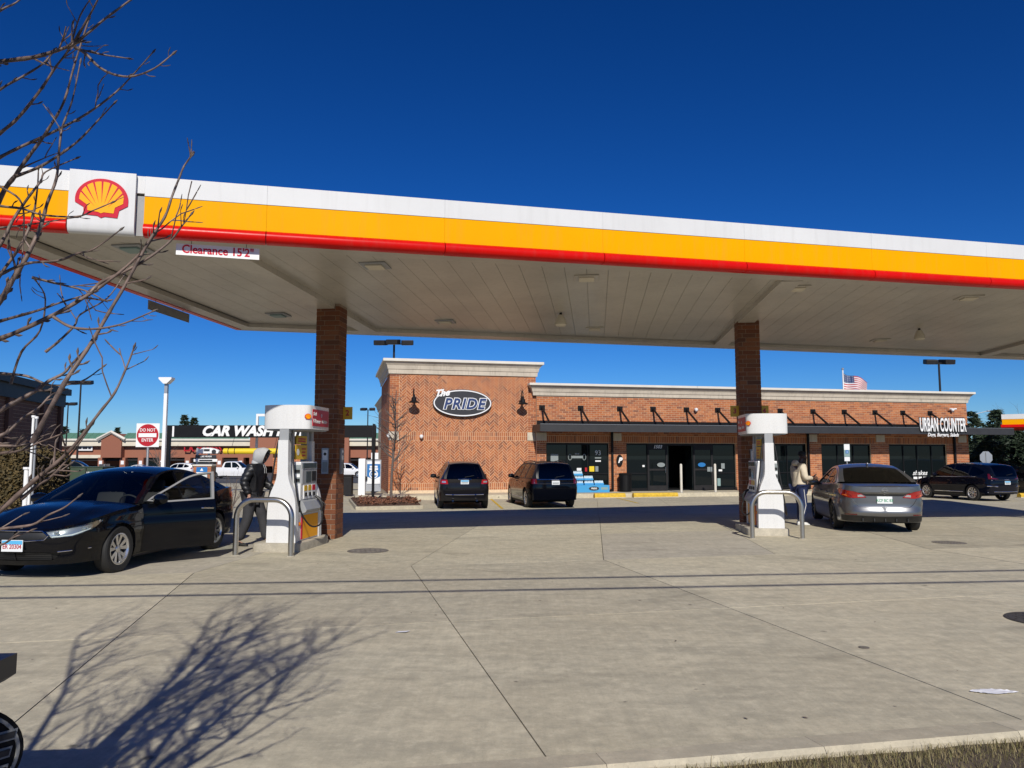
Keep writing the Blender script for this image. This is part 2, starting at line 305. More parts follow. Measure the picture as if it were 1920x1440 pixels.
def ring(b, rx, rz, w, y0, y1, n=56):
    o = [(rx*math.cos(2*PI*k/n), rz*math.sin(2*PI*k/n)) for k in range(n)]; i_ = [((rx-w)*math.cos(2*PI*k/n), (rz-w)*math.sin(2*PI*k/n)) for k in range(n)]
    vs = [(a, y0, c) for a, c in o]+[(a, y0, c) for a, c in i_]+[(a, y1, c) for a, c in o]+[(a, y1, c) for a, c in i_]
    return b.add(vs, [f for k in range(n) for f in ((k, (k+1) % n, n+(k+1) % n, n+k), (k, 2*n+k, 2*n+(k+1) % n, (k+1) % n), (n+k, n+(k+1) % n, 3*n+(k+1) % n, 3*n+k))])
# ================================================================ the store
BA = R(12.6); BO = Vector((-5.96, 37.37, 0)); BZ = -0.10
store = thing('store_building', 'low brick convenience store with a taller herringbone tower and long dark awning', 'building', (BO.x, BO.y, 0), BA)
TW, ML, DP = 7.34, 33.0, 17.0; MY = -0.16
def brickwork(b, x0, x1, z0, z1, y, bl=0.292, bh=0.090, px=0.305, pz=0.1035, off=0.0, dp=0.008, M=None):
    r = 0; z = z0
    while z < z1-0.03:
        zz = min(z+bh, z1); x = x0-(px/2 if r % 2 else 0)-off
        while x < x1-0.01:
            a, c = max(x, x0), min(x+bl, x1)
            if c-a > 0.03: b.box(a, c, y-dp, y+0.004, z, zz, M)
            x += px
        z += pz; r += 1
def soldier(b, x0, x1, z0, z1, y, px=0.1035, w=0.085, dp=0.010, M=None):
    n = max(1, round((x1-x0)/px)); p = (x1-x0)/n
    for i in range(n): b.box(x0+i*p, x0+i*p+p*w/px, y-dp, y+0.004, z0, z1, M)
def herringbone(b, x0, x1, z0, z1, y, L=0.295, W=0.0885, g=0.015, dp=0.008):
    """45 degree herringbone clipped to a rectangle"""
    l, w = L+g, W+g; c = math.sqrt(0.5)
    def clip(poly):
        for ax, lim, sg in ((0, x0, 1), (0, x1, -1), (1, z0, 1), (1, z1, -1)):
            out = []
            for i in range(len(poly)):
                p, q = poly[i], poly[(i+1) % len(poly)]; dp_, dq = (p[ax]-lim)*sg, (q[ax]-lim)*sg
                if dp_ >= 0: out.append(p)
                if dp_*dq < 0: t = dp_/(dp_-dq); out.append((lerp(p[0], q[0], t), lerp(p[1], q[1], t)))
            poly = out
            if len(poly) < 3: return None
        return poly
    # lattice: pair of one horizontal and one vertical brick; steps (w, w) and (l, -l)/.. in brick frame
    ratio = 3; N = int((x1-x0+z1-z0)/w)+8
    for i in range(-N, N):
        for k in range(-N//3, N//3):
            ox, oz = i*w+k*3*w, i*w-k*3*w
            for (ax, az, sx, sz) in ((ox, oz, 3*w-g, w-g), (ox-w, oz+0, w-g, 3*w-g)):
                az2 = az if sx > sz else az+0
                pts = [(ax, az2), (ax+sx, az2), (ax+sx, az2+sz), (ax, az2+sz)]
                pts = [((p-q)*c+(x0+x1)/2, (p+q)*c+(z0+z1)/2) for p, q in pts]
                if max(p[0] for p in pts) < x0 or min(p[0] for p in pts) > x1 or max(p[1] for p in pts) < z0 or min(p[1] for p in pts) > z1: continue
                pg = clip(pts)
                if pg:
                    m = len(pg); b.add([(p, y-dp, q) for p, q in pg]+[(p, y+0.003, q) for p, q in pg], [tuple(range(m))]+[(i2, i2+m, (i2+1) % m+m, (i2+1) % m) for i2 in range(m)])
shell = MB()
shell.box(0, TW, 0, 7.5, BZ-0.4, 5.70); shell.box(0.3, TW, 7.51, DP, BZ-0.4, 4.75)
shell.build('tower_wall', 'mortar', store)
# main wall behind the openings: piers and header
UT = lambda u: None
piers = [(7.345, 7.84), (11.16, 12.12), (18.30, 20.3), (22.55, 23.45), (26.56, 27.72), (31.5, 33.0)]; HZ = 2.34
wall = MB(); wall.box(7.345, ML, MY, MY+0.35, HZ, 4.76)
for a, c in piers: wall.box(a, c, MY, MY+0.35, BZ-0.4, HZ-0.001)
wall.build('main_wall', 'mortar', store)
back = MB(); back.box(7.35, ML-0.002, 3.6, DP, BZ-0.4, 4.70); back.box(7.36, ML-0.01, MY+0.36, 3.59, 3.0, 3.1); back.box(7.36, ML-0.01, MY+0.4, 3.58, BZ-0.2, BZ+0.02); back.box(ML-0.3, ML-0.004, MY+0.36, 3.59, BZ-0.3, 4.70)
back.build('shop_interior', 'dark_shop', store)
# brick skins (small units far away: one mesh per skin)
b = MB(); herringbone(b, 0.47, TW-0.42, 2.86, 5.68, 0); herringbone(b, 0.47, TW-0.42, 0.36, 2.44, 0)
stuff(b.build('herringbone_brickwork', 'brick_isl', store, recalc=False))
b = MB(); soldier(b, 0.47, TW-0.42, 2.455, 2.65, 0); soldier(b, 0.47, TW-0.42, 2.663, 2.85, 0); soldier(b, 0.0, TW, BZ+0.12, 0.13, 0); soldier(b, 0.0, TW, 0.145, 0.345, 0)
for a, c in ((0, 0.46), (TW-0.41, TW)): brickwork(b, a, c, 2.87, 5.68, 0, dp=0.012); brickwork(b, a, c, 0.36, 2.44, 0, dp=0.012)
stuff(b.build('pilaster_brickwork', 'brick_isl', store))
b = MB(); Ml = RZ(-PI/2) @ Matrix.Scale(1, 4)
brickwork(b, -7.5, 0, BZ, 5.68, 0, M=RZ(-PI/2)); stuff(b.build('side_brickwork', 'brick_isl', store))
b = MB(); brickwork(b, 7.345, ML, 2.72, 4.70, MY); soldier(b, 7.345, ML, 2.36, 2.70, MY)
for a, c in piers: brickwork(b, a, c, BZ-0.02, 2.34, MY)
stuff(b.build('main_brickwork', 'brick_isl', store))
# stone blocks on the piers
for a, c in ((-0.03, 0.47), (TW-0.45, TW-0.02), (7.32, 7.86), (11.35, 11.85), (22.7, 23.2), (26.9, 27.45), (32.3, 32.85)):
    y = -0.05 if c < TW+0.01 else MY-0.05
    MB().rbox(a, c, y, y+0.08, 2.45, 2.86, 0.012).build('stone_block', 'stone_trim', store)
def cornice(b, x0, x1, y0, y1, z0, z1, ov=0.34):
    prof = [(0.0, 0.0), (0.05, 0.0), (0.07, 0.28), (0.10, 0.30), (0.14, 0.55), (0.24, 0.74), (0.28, 0.80)]
    rows = [(x0-o*ov/0.34, x1+o*ov/0.34, y0-o*ov/0.34, y1, lerp(z0, z1, f)) for o, f in prof]
    vs = []; fs = []
    for (a, c, d, e, z) in rows: vs += [(a, e, z), (a, d, z), (c, d, z), (c, e, z)]
    for i in range(len(rows)-1):
        for k in range(3): fs.append((i*4+k, i*4+k+1, i*4+4+k+1, i*4+4+k))
    b.add(vs, fs); return b
def cap(x0, x1, y0, y1, z0, z1): return MB().rbox(x0, x1, y0, y1, z0, z1, 0.015)
# cornice in cast lengths
for a, c in ((0, 3.6), (3.608, TW)):
    pass
cornice(MB(), 0.28, TW-0.1, 7.52, DP, 4.73, 5.34).build('back_cornice', 'stone_trim', store, recalc=False)
cornice(MB(), -0.02, TW+0.02, -0.02, 7.5, 5.69, 6.42).build('tower_cornice', 'stone_trim', store, recalc=False)
cap(-0.36, TW+0.36, -0.36, 7.8, 6.272, 6.41).build('tower_coping', 'stone_cap', store)
cornice(MB(), 7.2, ML+0.02, MY-0.02, DP, 4.73, 5.34).build('main_cornice', 'stone_trim', store, recalc=False)
cap(6.9, 16.0, MY-0.36, DP, 5.222, 5.345).build('main_coping', 'stone_cap', store); cap(16.008, 25.0, MY-0.36, DP, 5.222, 5.345).build('main_coping', 'stone_cap', store); cap(25.008, ML+0.36, MY-0.36, DP, 5.222, 5.345).build('main_coping', 'stone_cap', store)
# awning
AY = MY-1.5
aw = MB(); aw.box(7.15, 34.6, AY, MY-0.03, 3.02, 3.19); aw.box(7.13, 34.62, AY-0.05, AY-0.002, 2.86, 3.22); aw.box(7.12, 7.148, AY, MY-0.03, 2.86, 3.22); aw.box(34.602, 34.63, AY, MY-0.03, 2.86, 3.22)
aw.build('awning', 'awning_metal', store)
MB().box(7.35, 33.0, MY-0.10, MY-0.022, 3.195, 3.46).build('wall_band', 'black_metal', store); MB().box(7.14, 34.61, AY-0.055, AY+0.03, 3.222, 3.235).build('awning_highlight', 'galv', store)  # black band on the wall; pale strip painted as sunlit highlight of the awning edge
for x in (7.62, 9.66, 11.78, 13.62, 15.5, 17.3, 19.2, 21.0, 23.0, 24.95, 26.9, 28.7, 30.5):
    s = MB(); s.box(x-0.15, x+0.15, MY-0.06, MY-0.021, 4.0, 4.24); s.tube([(x, MY-0.06, 4.12), (x+0.02, AY+0.06, 3.27)], 0.055, 6); s.box(x-0.05, x+0.09, AY+0.01, AY+0.14, 3.237, 3.29)
    s.build('awning_strut', 'black_metal', store)
# storefront bays: frames, panes
def bay(x0, x1, cuts, rail=None, y=MY+0.13, z0=BZ, z1=HZ):
    fr = MB(); w = 0.05
    fr.box(x0, x1, y-0.05, y+0.05, z1-0.09, z1-0.002); fr.box(x0, x1, y-0.05, y+0.05, z0, z0+0.12)
    xs_ = [x0]+cuts+[x1]
    for i, x in enumerate(xs_): fr.box(x-(0 if i == 0 else w/2), x+(0 if i == len(xs_)-1 else w/2), y-0.052, y+0.052, z0+0.121, z1-0.091)
    if rail is not None:
        for i in range(len(xs_)-1): fr.box(xs_[i]+w/2+0.001, xs_[i+1]-w/2-0.001, y-0.045, y+0.045, rail, rail+0.06)
    f = fr.build('window_frame', 'black_metal', store)
    for i in range(len(xs_)-1):
        MB().box(xs_[i]+0.02, xs_[i+1]-0.02, y-0.006, y+0.006, z0+0.10, z1-0.08).build('pane', 'glass_dark', f)
bay(7.845, 11.155, [8.95, 10.05], 0.75); bay(20.31, 22.54, [21.4], 0.75); bay(23.46, 26.55, [24.5, 25.5], 0.75); bay(27.73, 31.49, [28.7, 29.6, 30.55], None)
bay(12.13, 13.30, [], 0.75); bay(17.0, 18.29, [], 0.75)
for x0, x1, wide in ((13.31, 14.42, 1), (15.88, 16.99, 1)):
    fr = MB(); y = MY+0.10
    for a, c, zz0, zz1 in ((x0, x0+0.09, BZ, HZ), (x1-0.09, x1, BZ, HZ), (x0+0.091, x1-0.091, HZ-0.34, HZ), (x0+0.091, x1-0.091, BZ, BZ+0.25), (x0+0.091, x1-0.091, 0.92, 1.02)): fr.box(a, c, y-0.04, y+0.04, zz0, zz1)
    d = fr.build('door', 'dark_metal', store); MB().box(x0+0.08, x1-0.08, y-0.005, y+0.005, BZ+0.2, HZ-0.3).build('pane', 'glass_dark', d)
    MB().tube([(x1-0.14, y-0.04, 0.8), (x1-0.14, y-0.09, 0.8), (x1-0.14, y-0.09, 1.1), (x1-0.14, y-0.04, 1.1)], 0.012, 6).build('handle', 'steel', d)
fr = MB(); fr.box(14.421, 15.879, MY+0.06, MY+0.14, HZ-0.12, HZ-0.002); fr.build('door_header', 'dark_metal', store)
for x in (14.43, 15.8): MB().box(x, x+0.05, MY+0.08, MY+0.9, BZ, HZ-0.15).build('open_door_leaf', 'glass_dark', store)
for x in (12.2, 17.45): MB().box(x, x+0.42, MY+0.35, MY+0.36, BZ+0.1, 1.75 if x < 15 else 1.95).build('shelf_panel', 'frost_panel', store)
# downspouts
for x in (11.32, 22.6, 31.98): MB().box(x-0.05, x+0.05, MY-0.14, MY-0.03, BZ, 3.0).build('downspout', 'black_metal', store)
for x in (11.32,): MB().tube([(x, MY-0.09, 0.05), (x-0.1, MY-0.25, -0.02), (x-0.3, MY-0.4, -0.08)], 0.05, 8).build('downspout_elbow', 'black_metal', store)
# window lettering and stickers
def S(body, x, z, size, mat='decal_white', y=MY+0.115, par=store, name='window_lettering', **kw): return text(name, body, size, mat, par, (x, y, z), extrude=0.002, **kw)
def plate(x, z, w, h, mat, name='sticker', y=MY+0.118): return MB().box(x-w/2, x+w/2, y-0.004, y, z-h/2, z+h/2).build(name, mat, store)
S('93', 10.62, 1.83, 0.34); S('NOW', 9.5, 1.78, 0.09); S('1503', 13.87, HZ-0.19, 0.24, bold=0.02, shear=0.3, y=MY+0.053)
plate(9.5, 1.63, 0.62, 0.13, 'decal_dim', 'print_line'); plate(10.62, 1.58, 0.34, 0.06, 'decal_dim', 'print_line')
for k_ in (-1, 1): ring(MB(), 0.10, 0.16, 0.03, MY+0.112, MY+0.116, 20).build('sticker', 'decal_dim', store).location = (9.5+k_*0.38, 0, 1.62)
S('SALADS', 28.45, 0.74, 0.19, bold=0.03); S('SAUSAGES', 28.35, 0.48, 0.24, bold=0.01); S('shakes', 29.75, 0.72, 0.36, shear=0.35, bold=0.015)
for x_, z_, w_, h_ in ((29.6, 0.45, 0.55, 0.13), (30.1, 0.45, 0.28, 0.12), (28.2, 0.10, 0.7, 0.15), (29.4, 0.10, 0.3, 0.10), (29.95, 0.12, 0.42, 0.18), (29.6, -0.03, 0.6, 0.09), (27.9, 0.74, 0.25, 0.12)): plate(x_, z_, w_, h_, 'decal_white', 'print_line')
plate(10.62, 1.42, 0.30, 0.07, 'decal_white'); plate(10.28, 1.02, 0.26, 0.27, 'decal_yellow'); plate(10.55, 1.02, 0.16, 0.27, 'decal_dim'); plate(9.6, 1.0, 0.24, 0.14, 'decal_white'); plate(9.98, 0.99, 0.13, 0.2, 'sign_red')
plate(8.3, 1.55, 0.4, 0.45, 'decal_dim'); plate(13.1, 1.16, 0.12, 0.1, 'decal_white'); plate(16.8, 0.98, 0.28, 0.24, 'decal_dim', y=MY+0.05); plate(17.45, 0.92, 0.2, 0.1, 'decal_white'); plate(17.35, 0.3, 0.18, 0.4, 'frost_panel')
for x, m in ((14.05, 'decal_dim'), (16.35, 'decal_blue')):
    e = MB(); n = 24; e.add([(x+0.22*math.cos(2*PI*k/n), MY+0.049, 1.22+0.115*math.sin(2*PI*k/n)) for k in range(n)], [tuple(range(n))]); e.build('sticker', m, store, recalc=False)
for x in (27.95, 28.95, 29.95): MB().lathe([(0.001, -0.05), (0.05, -0.02), (0.05, 0.03), (0.001, 0.05)], 10, T(x, MY+0.30, 1.87)).build('pendant_bulb', 'white', store)
for x in (28.9, 29.3, 30.0): MB().box(x, x+0.28, MY+0.5, MY+0.51, 0.8, 2.0).build('shelf_panel', 'frost_panel', store)
for x, z in ((17.6, 1.15),): plate(x, z, 0.2, 0.28, 'decal_dim')

# store signs -----------------------------------------------------------------
def bpt(x, y, z): c, s_ = math.cos(BA), math.sin(BA); return Vector((BO.x+x*c-y*s_, BO.y+x*s_+y*c, z))
def on_store(name, label, cat, x, y, z, group=None): return thing(name, label, cat, bpt(x, y, z), BA, group)
def oval(b, rx, rz, y0, y1, n=48, cx=0, cz=0):
    return b.prism([(cx+rx*math.cos(2*PI*k/n), cz+rz*math.sin(2*PI*k/n)) for k in range(n)], lambda a, c, d: (a, d, c), y0, y1)
ps = on_store('store_sign', 'black oval shop sign with white edged blue letters on the herringbone tower', 'sign', 3.56, -0.03, 4.28)
oval(MB(), 1.47, 0.68, -0.16, -0.01).build('sign_body', 'sign_dark', ps); 
ring(MB(), 1.44, 0.65, 0.055, -0.19, -0.155).build('sign_border', 'white', ps)
text('lettering_edge', 'PRIDE', 0.72, 'white', ps, (0.06, -0.175, -0.06), extrude=0.012, bold=0.075, shear=0.25, xs=0.98, space=1.14)
text('lettering', 'PRIDE', 0.72, 'navy', ps, (0.06, -0.195, -0.06), extrude=0.012, bold=0.028, shear=0.25, xs=0.98, space=1.14)
text('script_lettering', 'The', 0.46, 'white', ps, (-1.05, -0.20, 0.47), rot=(PI/2, -0.12, 0), extrude=0.015, bold=0.04, shear=0.45)
uc = on_store('store_sign', 'tall narrow white raised letters standing on the awning front', 'sign', 29.9, AY-0.06, 3.0)
MB().box(-1.4, 1.4, 0.0, 0.02, 0.23, 0.30).build('sign_rail', 'dark_metal', uc); MB().box(-1.4, 1.4, 0.0, 0.02, 0.50, 0.57).build('sign_rail', 'dark_metal', uc)
text('lettering_back', 'URBAN COUNTER', 1.06, 'sign_dark', uc, (0.02, -0.02, 0.34), extrude=0.02, bold=0.05, xs=0.335, space=1.02)
text('lettering', 'URBAN COUNTER', 1.03, 'white', uc, (0, -0.06, 0.34), extrude=0.02, bold=0.018, xs=0.335, space=1.04)
text('script_lettering', 'Dogs, Burgers, Salads', 0.27, 'white', uc, (0.0, -0.03, -0.17), extrude=0.008, bold=0.02, shear=0.35, xs=0.85)
for i, (x, nm) in enumerate(((1.13, 'left of the oval sign'), (6.55, 'right of the oval sign'))):
    g = on_store('gooseneck_lamp', 'black gooseneck barn lamp on the brick tower '+nm, 'lamp', x, -0.03, 4.55, 'gooseneck lamps on the tower')
    MB().cyl((0, -0.03, -0.15), 0.09, 0.03, 12, 'y').build('wall_plate', 'black_metal', g)
    MB().tube([(0, -0.03, -0.15), (0, -0.12, 0.12), (0, -0.28, 0.36), (0, -0.42, 0.38), (0, -0.5, 0.25), (0, -0.5, 0.05)], 0.022, 8).build('neck', 'black_metal', g, 40)
    MB().lathe([(0.05, 0.10), (0.06, -0.02), (0.11, -0.06), (0.12, -0.2), (0.27, -0.28), (0.27, -0.30), (0.10, -0.22), (0.04, -0.05)], 20, T(0, -0.5, 0.0)).build('lamp_shade', 'black_metal', g, 40)
for x, y, z, lb in ((1.55, 0, 2.66, 'white dome camera on the tower soldier course'), (-0.03, 0.0, 2.7, 'white camera on the tower corner'), (16.0, MY, 4.15, 'white bullet camera on brick wall above the doors'), (31.9, MY, 4.35, 'white twin flood camera above the counter sign')):
    c = on_store('security_camera', lb, 'camera', x, y-0.02, z, 'cameras on the store')
    MB().cyl((0, 0, 0), 0.05, -0.08, 10, 'y').build('mount', 'white', c)
    MB().lathe([(0.02, 0.08), (0.09, 0.04), (0.10, -0.03), (0.05, -0.11), (0.005, -0.13)], 14, T(0, -0.14, -0.02)).build('camera_body', 'white_gloss', c, 40)
    if x > 30:
        for s in (-1, 1): MB().tube([(0, -0.14, 0), (s*0.22, -0.2, 0.02)], 0.04, 8).build('flood_head', 'white_gloss', c)
# ================================================================ fuel canopy
def cz(x): return 4.70+0.012*(x+3.6)
CFL = Vector((-7.45, 9.74)); CFR = Vector((19.0, 17.07)); CBL = Vector((-6.58, 18.22)); CBR = Vector((20.2, 27.11))
canopy = thing('canopy', 'long white, yellow and red petrol canopy on brick columns', 'canopy', (0, 0, 0))
FH = 0.845
def CP(s, t, z=0.0):
    p = CFL.lerp(CFR, s).lerp(CBL.lerp(CBR, s), t); return Vector((p.x, p.y, cz(p.x)+z))
fd = (CFR-CFL).normalized(); fn_ = Vector((fd.y, -fd.x))                 # along the front, and outward (towards the street)
FLEN = (CFR-CFL).length
def fpt(s, o, z):                                                          # s metres along the front edge, o outward
    p = CFL+fd*s+fn_*o; return Vector((p.x, p.y, cz(p.x)+z))
def strip(b, s0, s1, prof, fp, caps=True):
    k = len(prof); b.add([fp(s0, o, z) for o, z in prof]+[fp(s1, o, z) for o, z in prof], [(i, (i+1) % k, (i+1) % k+k, i+k) for i in range(k)]+([tuple(range(k))[::-1], tuple(range(k, 2*k))] if caps else []))
    return b
WH = [(0, 0.60), (0.02, 0.565), (0.02, FH), (-0.12, FH), (-0.12, 0.60)]
YE = [(0.0, 0.175), (0.012, 0.175), (0.012, 0.563), (-0.10, 0.563), (-0.10, 0.175)]
RD = [(-0.10, 0.0), (-0.02, 0.0)]+[(0.012+0.075*math.sin(a), 0.085-0.085*math.cos(a)) for a in [PI*i/10 for i in range(0, 11)]]+[(-0.10, 0.17)]
sj = lambda x: (x-CFL.x)/fd.x
cuts = [0.0, sj(-6.0)]; logo0, logo1 = sj(-5.99), sj(-5.20)
edges = [sj(-5.10)]+[sj(-3.54)+2.60*i for i in range(0, 9)]+[FLEN]
segs = [(0.0, sj(-6.0))]+list(zip(edges, edges[1:]))
for a, c in segs:
    strip(MB(), a+0.0012, c-0.0012, WH, fpt).build('white_panel', 'white_panel', canopy); strip(MB(), a+0.0012, c-0.0012, YE, fpt).build('yellow_panel', 'yellow_panel', canopy)
    o = strip(MB(), a+0.006, c-0.006, RD, fpt); o.build('red_bullnose', 'red_panel', canopy, 40)
strip(MB(), logo1, sj(-5.10), [(-0.02, 0.0), (0.0, 0.0), (0.0, 0.565), (-0.02, 0.565)], fpt).build('joint_cover', 'trim_grey', canopy)
strip(MB(), logo0-0.02, sj(-5.10), [(-0.11, 0.60), (0.018, 0.60), (0.018, FH-0.002), (-0.11, FH-0.002)], fpt).build('white_panel', 'white_panel', canopy)
# logo box
lb = MB(); prof = [(-0.03, -0.012), (0.02, -0.012), (0.055, 0.005), (0.078, 0.05), (0.085, 0.12), (0.085, FH+0.003), (-0.03, FH+0.003)]
strip(lb, logo0, logo1, prof, fpt); logo = lb.build('logo_box', 'white_panel', canopy, 40)
def pecten():
    A = [(408+240*math.cos(R(a)), 500+217*math.sin(R(a))) for a in range(186, -1, -6)]
    out = [(x, 500-(y-500)) for x, y in [(408+240*math.cos(R(a)), 500+217*math.sin(R(a))) for a in range(180, -1, -6)]]+[(646, 548), (568, 598), (555, 675), (440, 668), (406, 682), (372, 662), (250, 656), (247, 580), (170, 535)]
    inn = [(408+200*math.cos(R(a)), 490-176*math.sin(R(a))) for a in range(176, 3, -6)]+[(602, 528), (530, 572), (520, 632), (432, 626), (405, 638), (380, 625), (285, 615), (282, 560), (207, 505)]
    rays = []
    for k in range(7):
        a = R(158-k*22.7); tip = (408+42*math.cos(a)*1.6, 592-70*math.sin(a)*0.9); c0 = (408+203*math.cos(a-0.045), 490-178*math.sin(a-0.045)); c1 = (408+203*math.cos(a+0.045), 490-178*math.sin(a+0.045)); rays.append([c0, c1, tip])
    nz = lambda P_: [((x-408)/480, (480-y)/480) for x, y in P_]
    return nz(out), nz(inn), [nz(r) for r in rays]
PEC = pecten()
def shell_logo(parent, size, fn, red='logo_red', yel='logo_yellow', rays=True):
    """fn(a, b, depth) in metres; a right, b up"""
    f = lambda a, b, d: fn(a*size, b*size, d)
    o = MB().prism(PEC[0], f, 0.0, 0.012).build('emblem_border', red, parent); MB().prism(PEC[1], f, 0.012, 0.018).build('emblem_shell', yel, parent)
    if rays:
        b = MB()
        for r in PEC[2]: b.prism(r, f, 0.018, 0.021)
        b.build('emblem_rays', red, parent)
shell_logo(logo, 0.655, lambda a, b, d: fpt((logo0+logo1)/2+a, 0.085+d, 0.47+b))
# other fascias
def edge_fascia(P0, P1, name):
    d = (P1-P0).normalized(); nrm_ = Vector((d.y, -d.x)); Lg = (P1-P0).length; n = max(1, round(Lg/2.7))
    fp = lambda s, o, z: (lambda p: Vector((p.x, p.y, cz(p.x)+z)))(P0+d*s+nrm_*o)
    for i in range(n):
        a, c = Lg*i/n+0.003, Lg*(i+1)/n-0.003
        strip(MB(), a, c, WH, fp).build('white_panel', 'white_panel', canopy); strip(MB(), a, c, YE, fp).build('yellow_panel', 'yellow_panel', canopy); strip(MB(), a, c, RD, fp).build('red_bullnose', 'red_panel', canopy, 40)
edge_fascia(CBL, CFL, 'left'); edge_fascia(CFR, CBR, 'right')
# back edge: plain white board
bd = (CBL-CBR).normalized(); bn = Vector((bd.y, -bd.x)); bL = (CBL-CBR).length
bp = lambda s, o, z: (lambda p: Vector((p.x, p.y, cz(p.x)+z)))(CBR+bd*s+bn*o)
for i in range(8): strip(MB(), bL*i/8+0.003, bL*(i+1)/8-0.003, [(0, 0), (0.02, 0), (0.02, FH), (-0.1, FH), (-0.1, 0.1)], bp).build('white_panel', 'white_panel', canopy)
# roof and soffit
MB().prism([(CP(s, t).x, CP(s, t).y) for s, t in ((0.004, 0.02), (0.996, 0.02), (0.996, 0.98), (0.004, 0.98))], lambda a, b, d: (a, b, cz(a)+d), 0.175, 0.70).build('canopy_roof', 'trim_grey', canopy)
NP = 66; SD = 0.10
def spanel(s0, s1, t0, t1, z0, z1): 
    return MB().add([CP(s, t, z) for z in (z0, z1) for s, t in ((s0, t0), (s1, t0), (s1, t1), (s0, t1))], [(0, 3, 2, 1), (4, 5, 6, 7), (0, 1, 5, 4), (1, 2, 6, 5), (2, 3, 7, 6), (3, 0, 4, 7)])
m0, m1 = 0.018, 0.988
for i in range(NP):
    a, c = lerp(m0, m1, i/NP), lerp(m0, m1, (i+1)/NP); e = 0.00012
    spanel(a+e, c-e, 0.055, 0.935, SD, SD+0.03).build('soffit_panel', 'soffit', canopy)
# perimeter trough
for nm, q in (('front', (0.003, 0.997, 0.008, 0.052)), ('back', (0.003, 0.997, 0.938, 0.992)), ('left', (0.003, 0.0165, 0.053, 0.937)), ('right', (0.9885, 0.997, 0.053, 0.937))):
    spanel(*q, 0.012, 0.10).build('soffit_trim', 'soffit', canopy)
def cs_of(x, y):
    s = 0.5
    for _ in range(30):
        a = CFL.lerp(CFR, s); c = CBL.lerp(CBR, s); t = (y-a.y)/(c.y-a.y); p = a.lerp(c, t); s += (x-p.x)/26.5
    return s, t
COLS = [(-3.78, 15.95), (5.63, 18.25), (15.0, 20.55)]; CA = math.atan2(-0.105, 0.9945)
for x, y in COLS:
    s, t = cs_of(x-0.05, y); p0, p1 = CP(s, 0.053), CP(s, 0.937); d = (p1-p0); n2 = Vector((d.y, -d.x, 0)).normalized()*0.19; u = Vector((0, 0, 1))
    b = MB(); b.add([p0-n2+u*0.0, p0+n2+u*0.0, p1+n2, p1-n2, p0-n2+u*0.12, p0+n2+u*0.12, p1+n2+u*0.12, p1-n2+u*0.12], [(0, 1, 2, 3), (4, 7, 6, 5), (0, 4, 5, 1), (1, 5, 6, 2), (2, 6, 7, 3), (3, 7, 4, 0)])
    b.build('beam_cover', 'soffit', canopy)
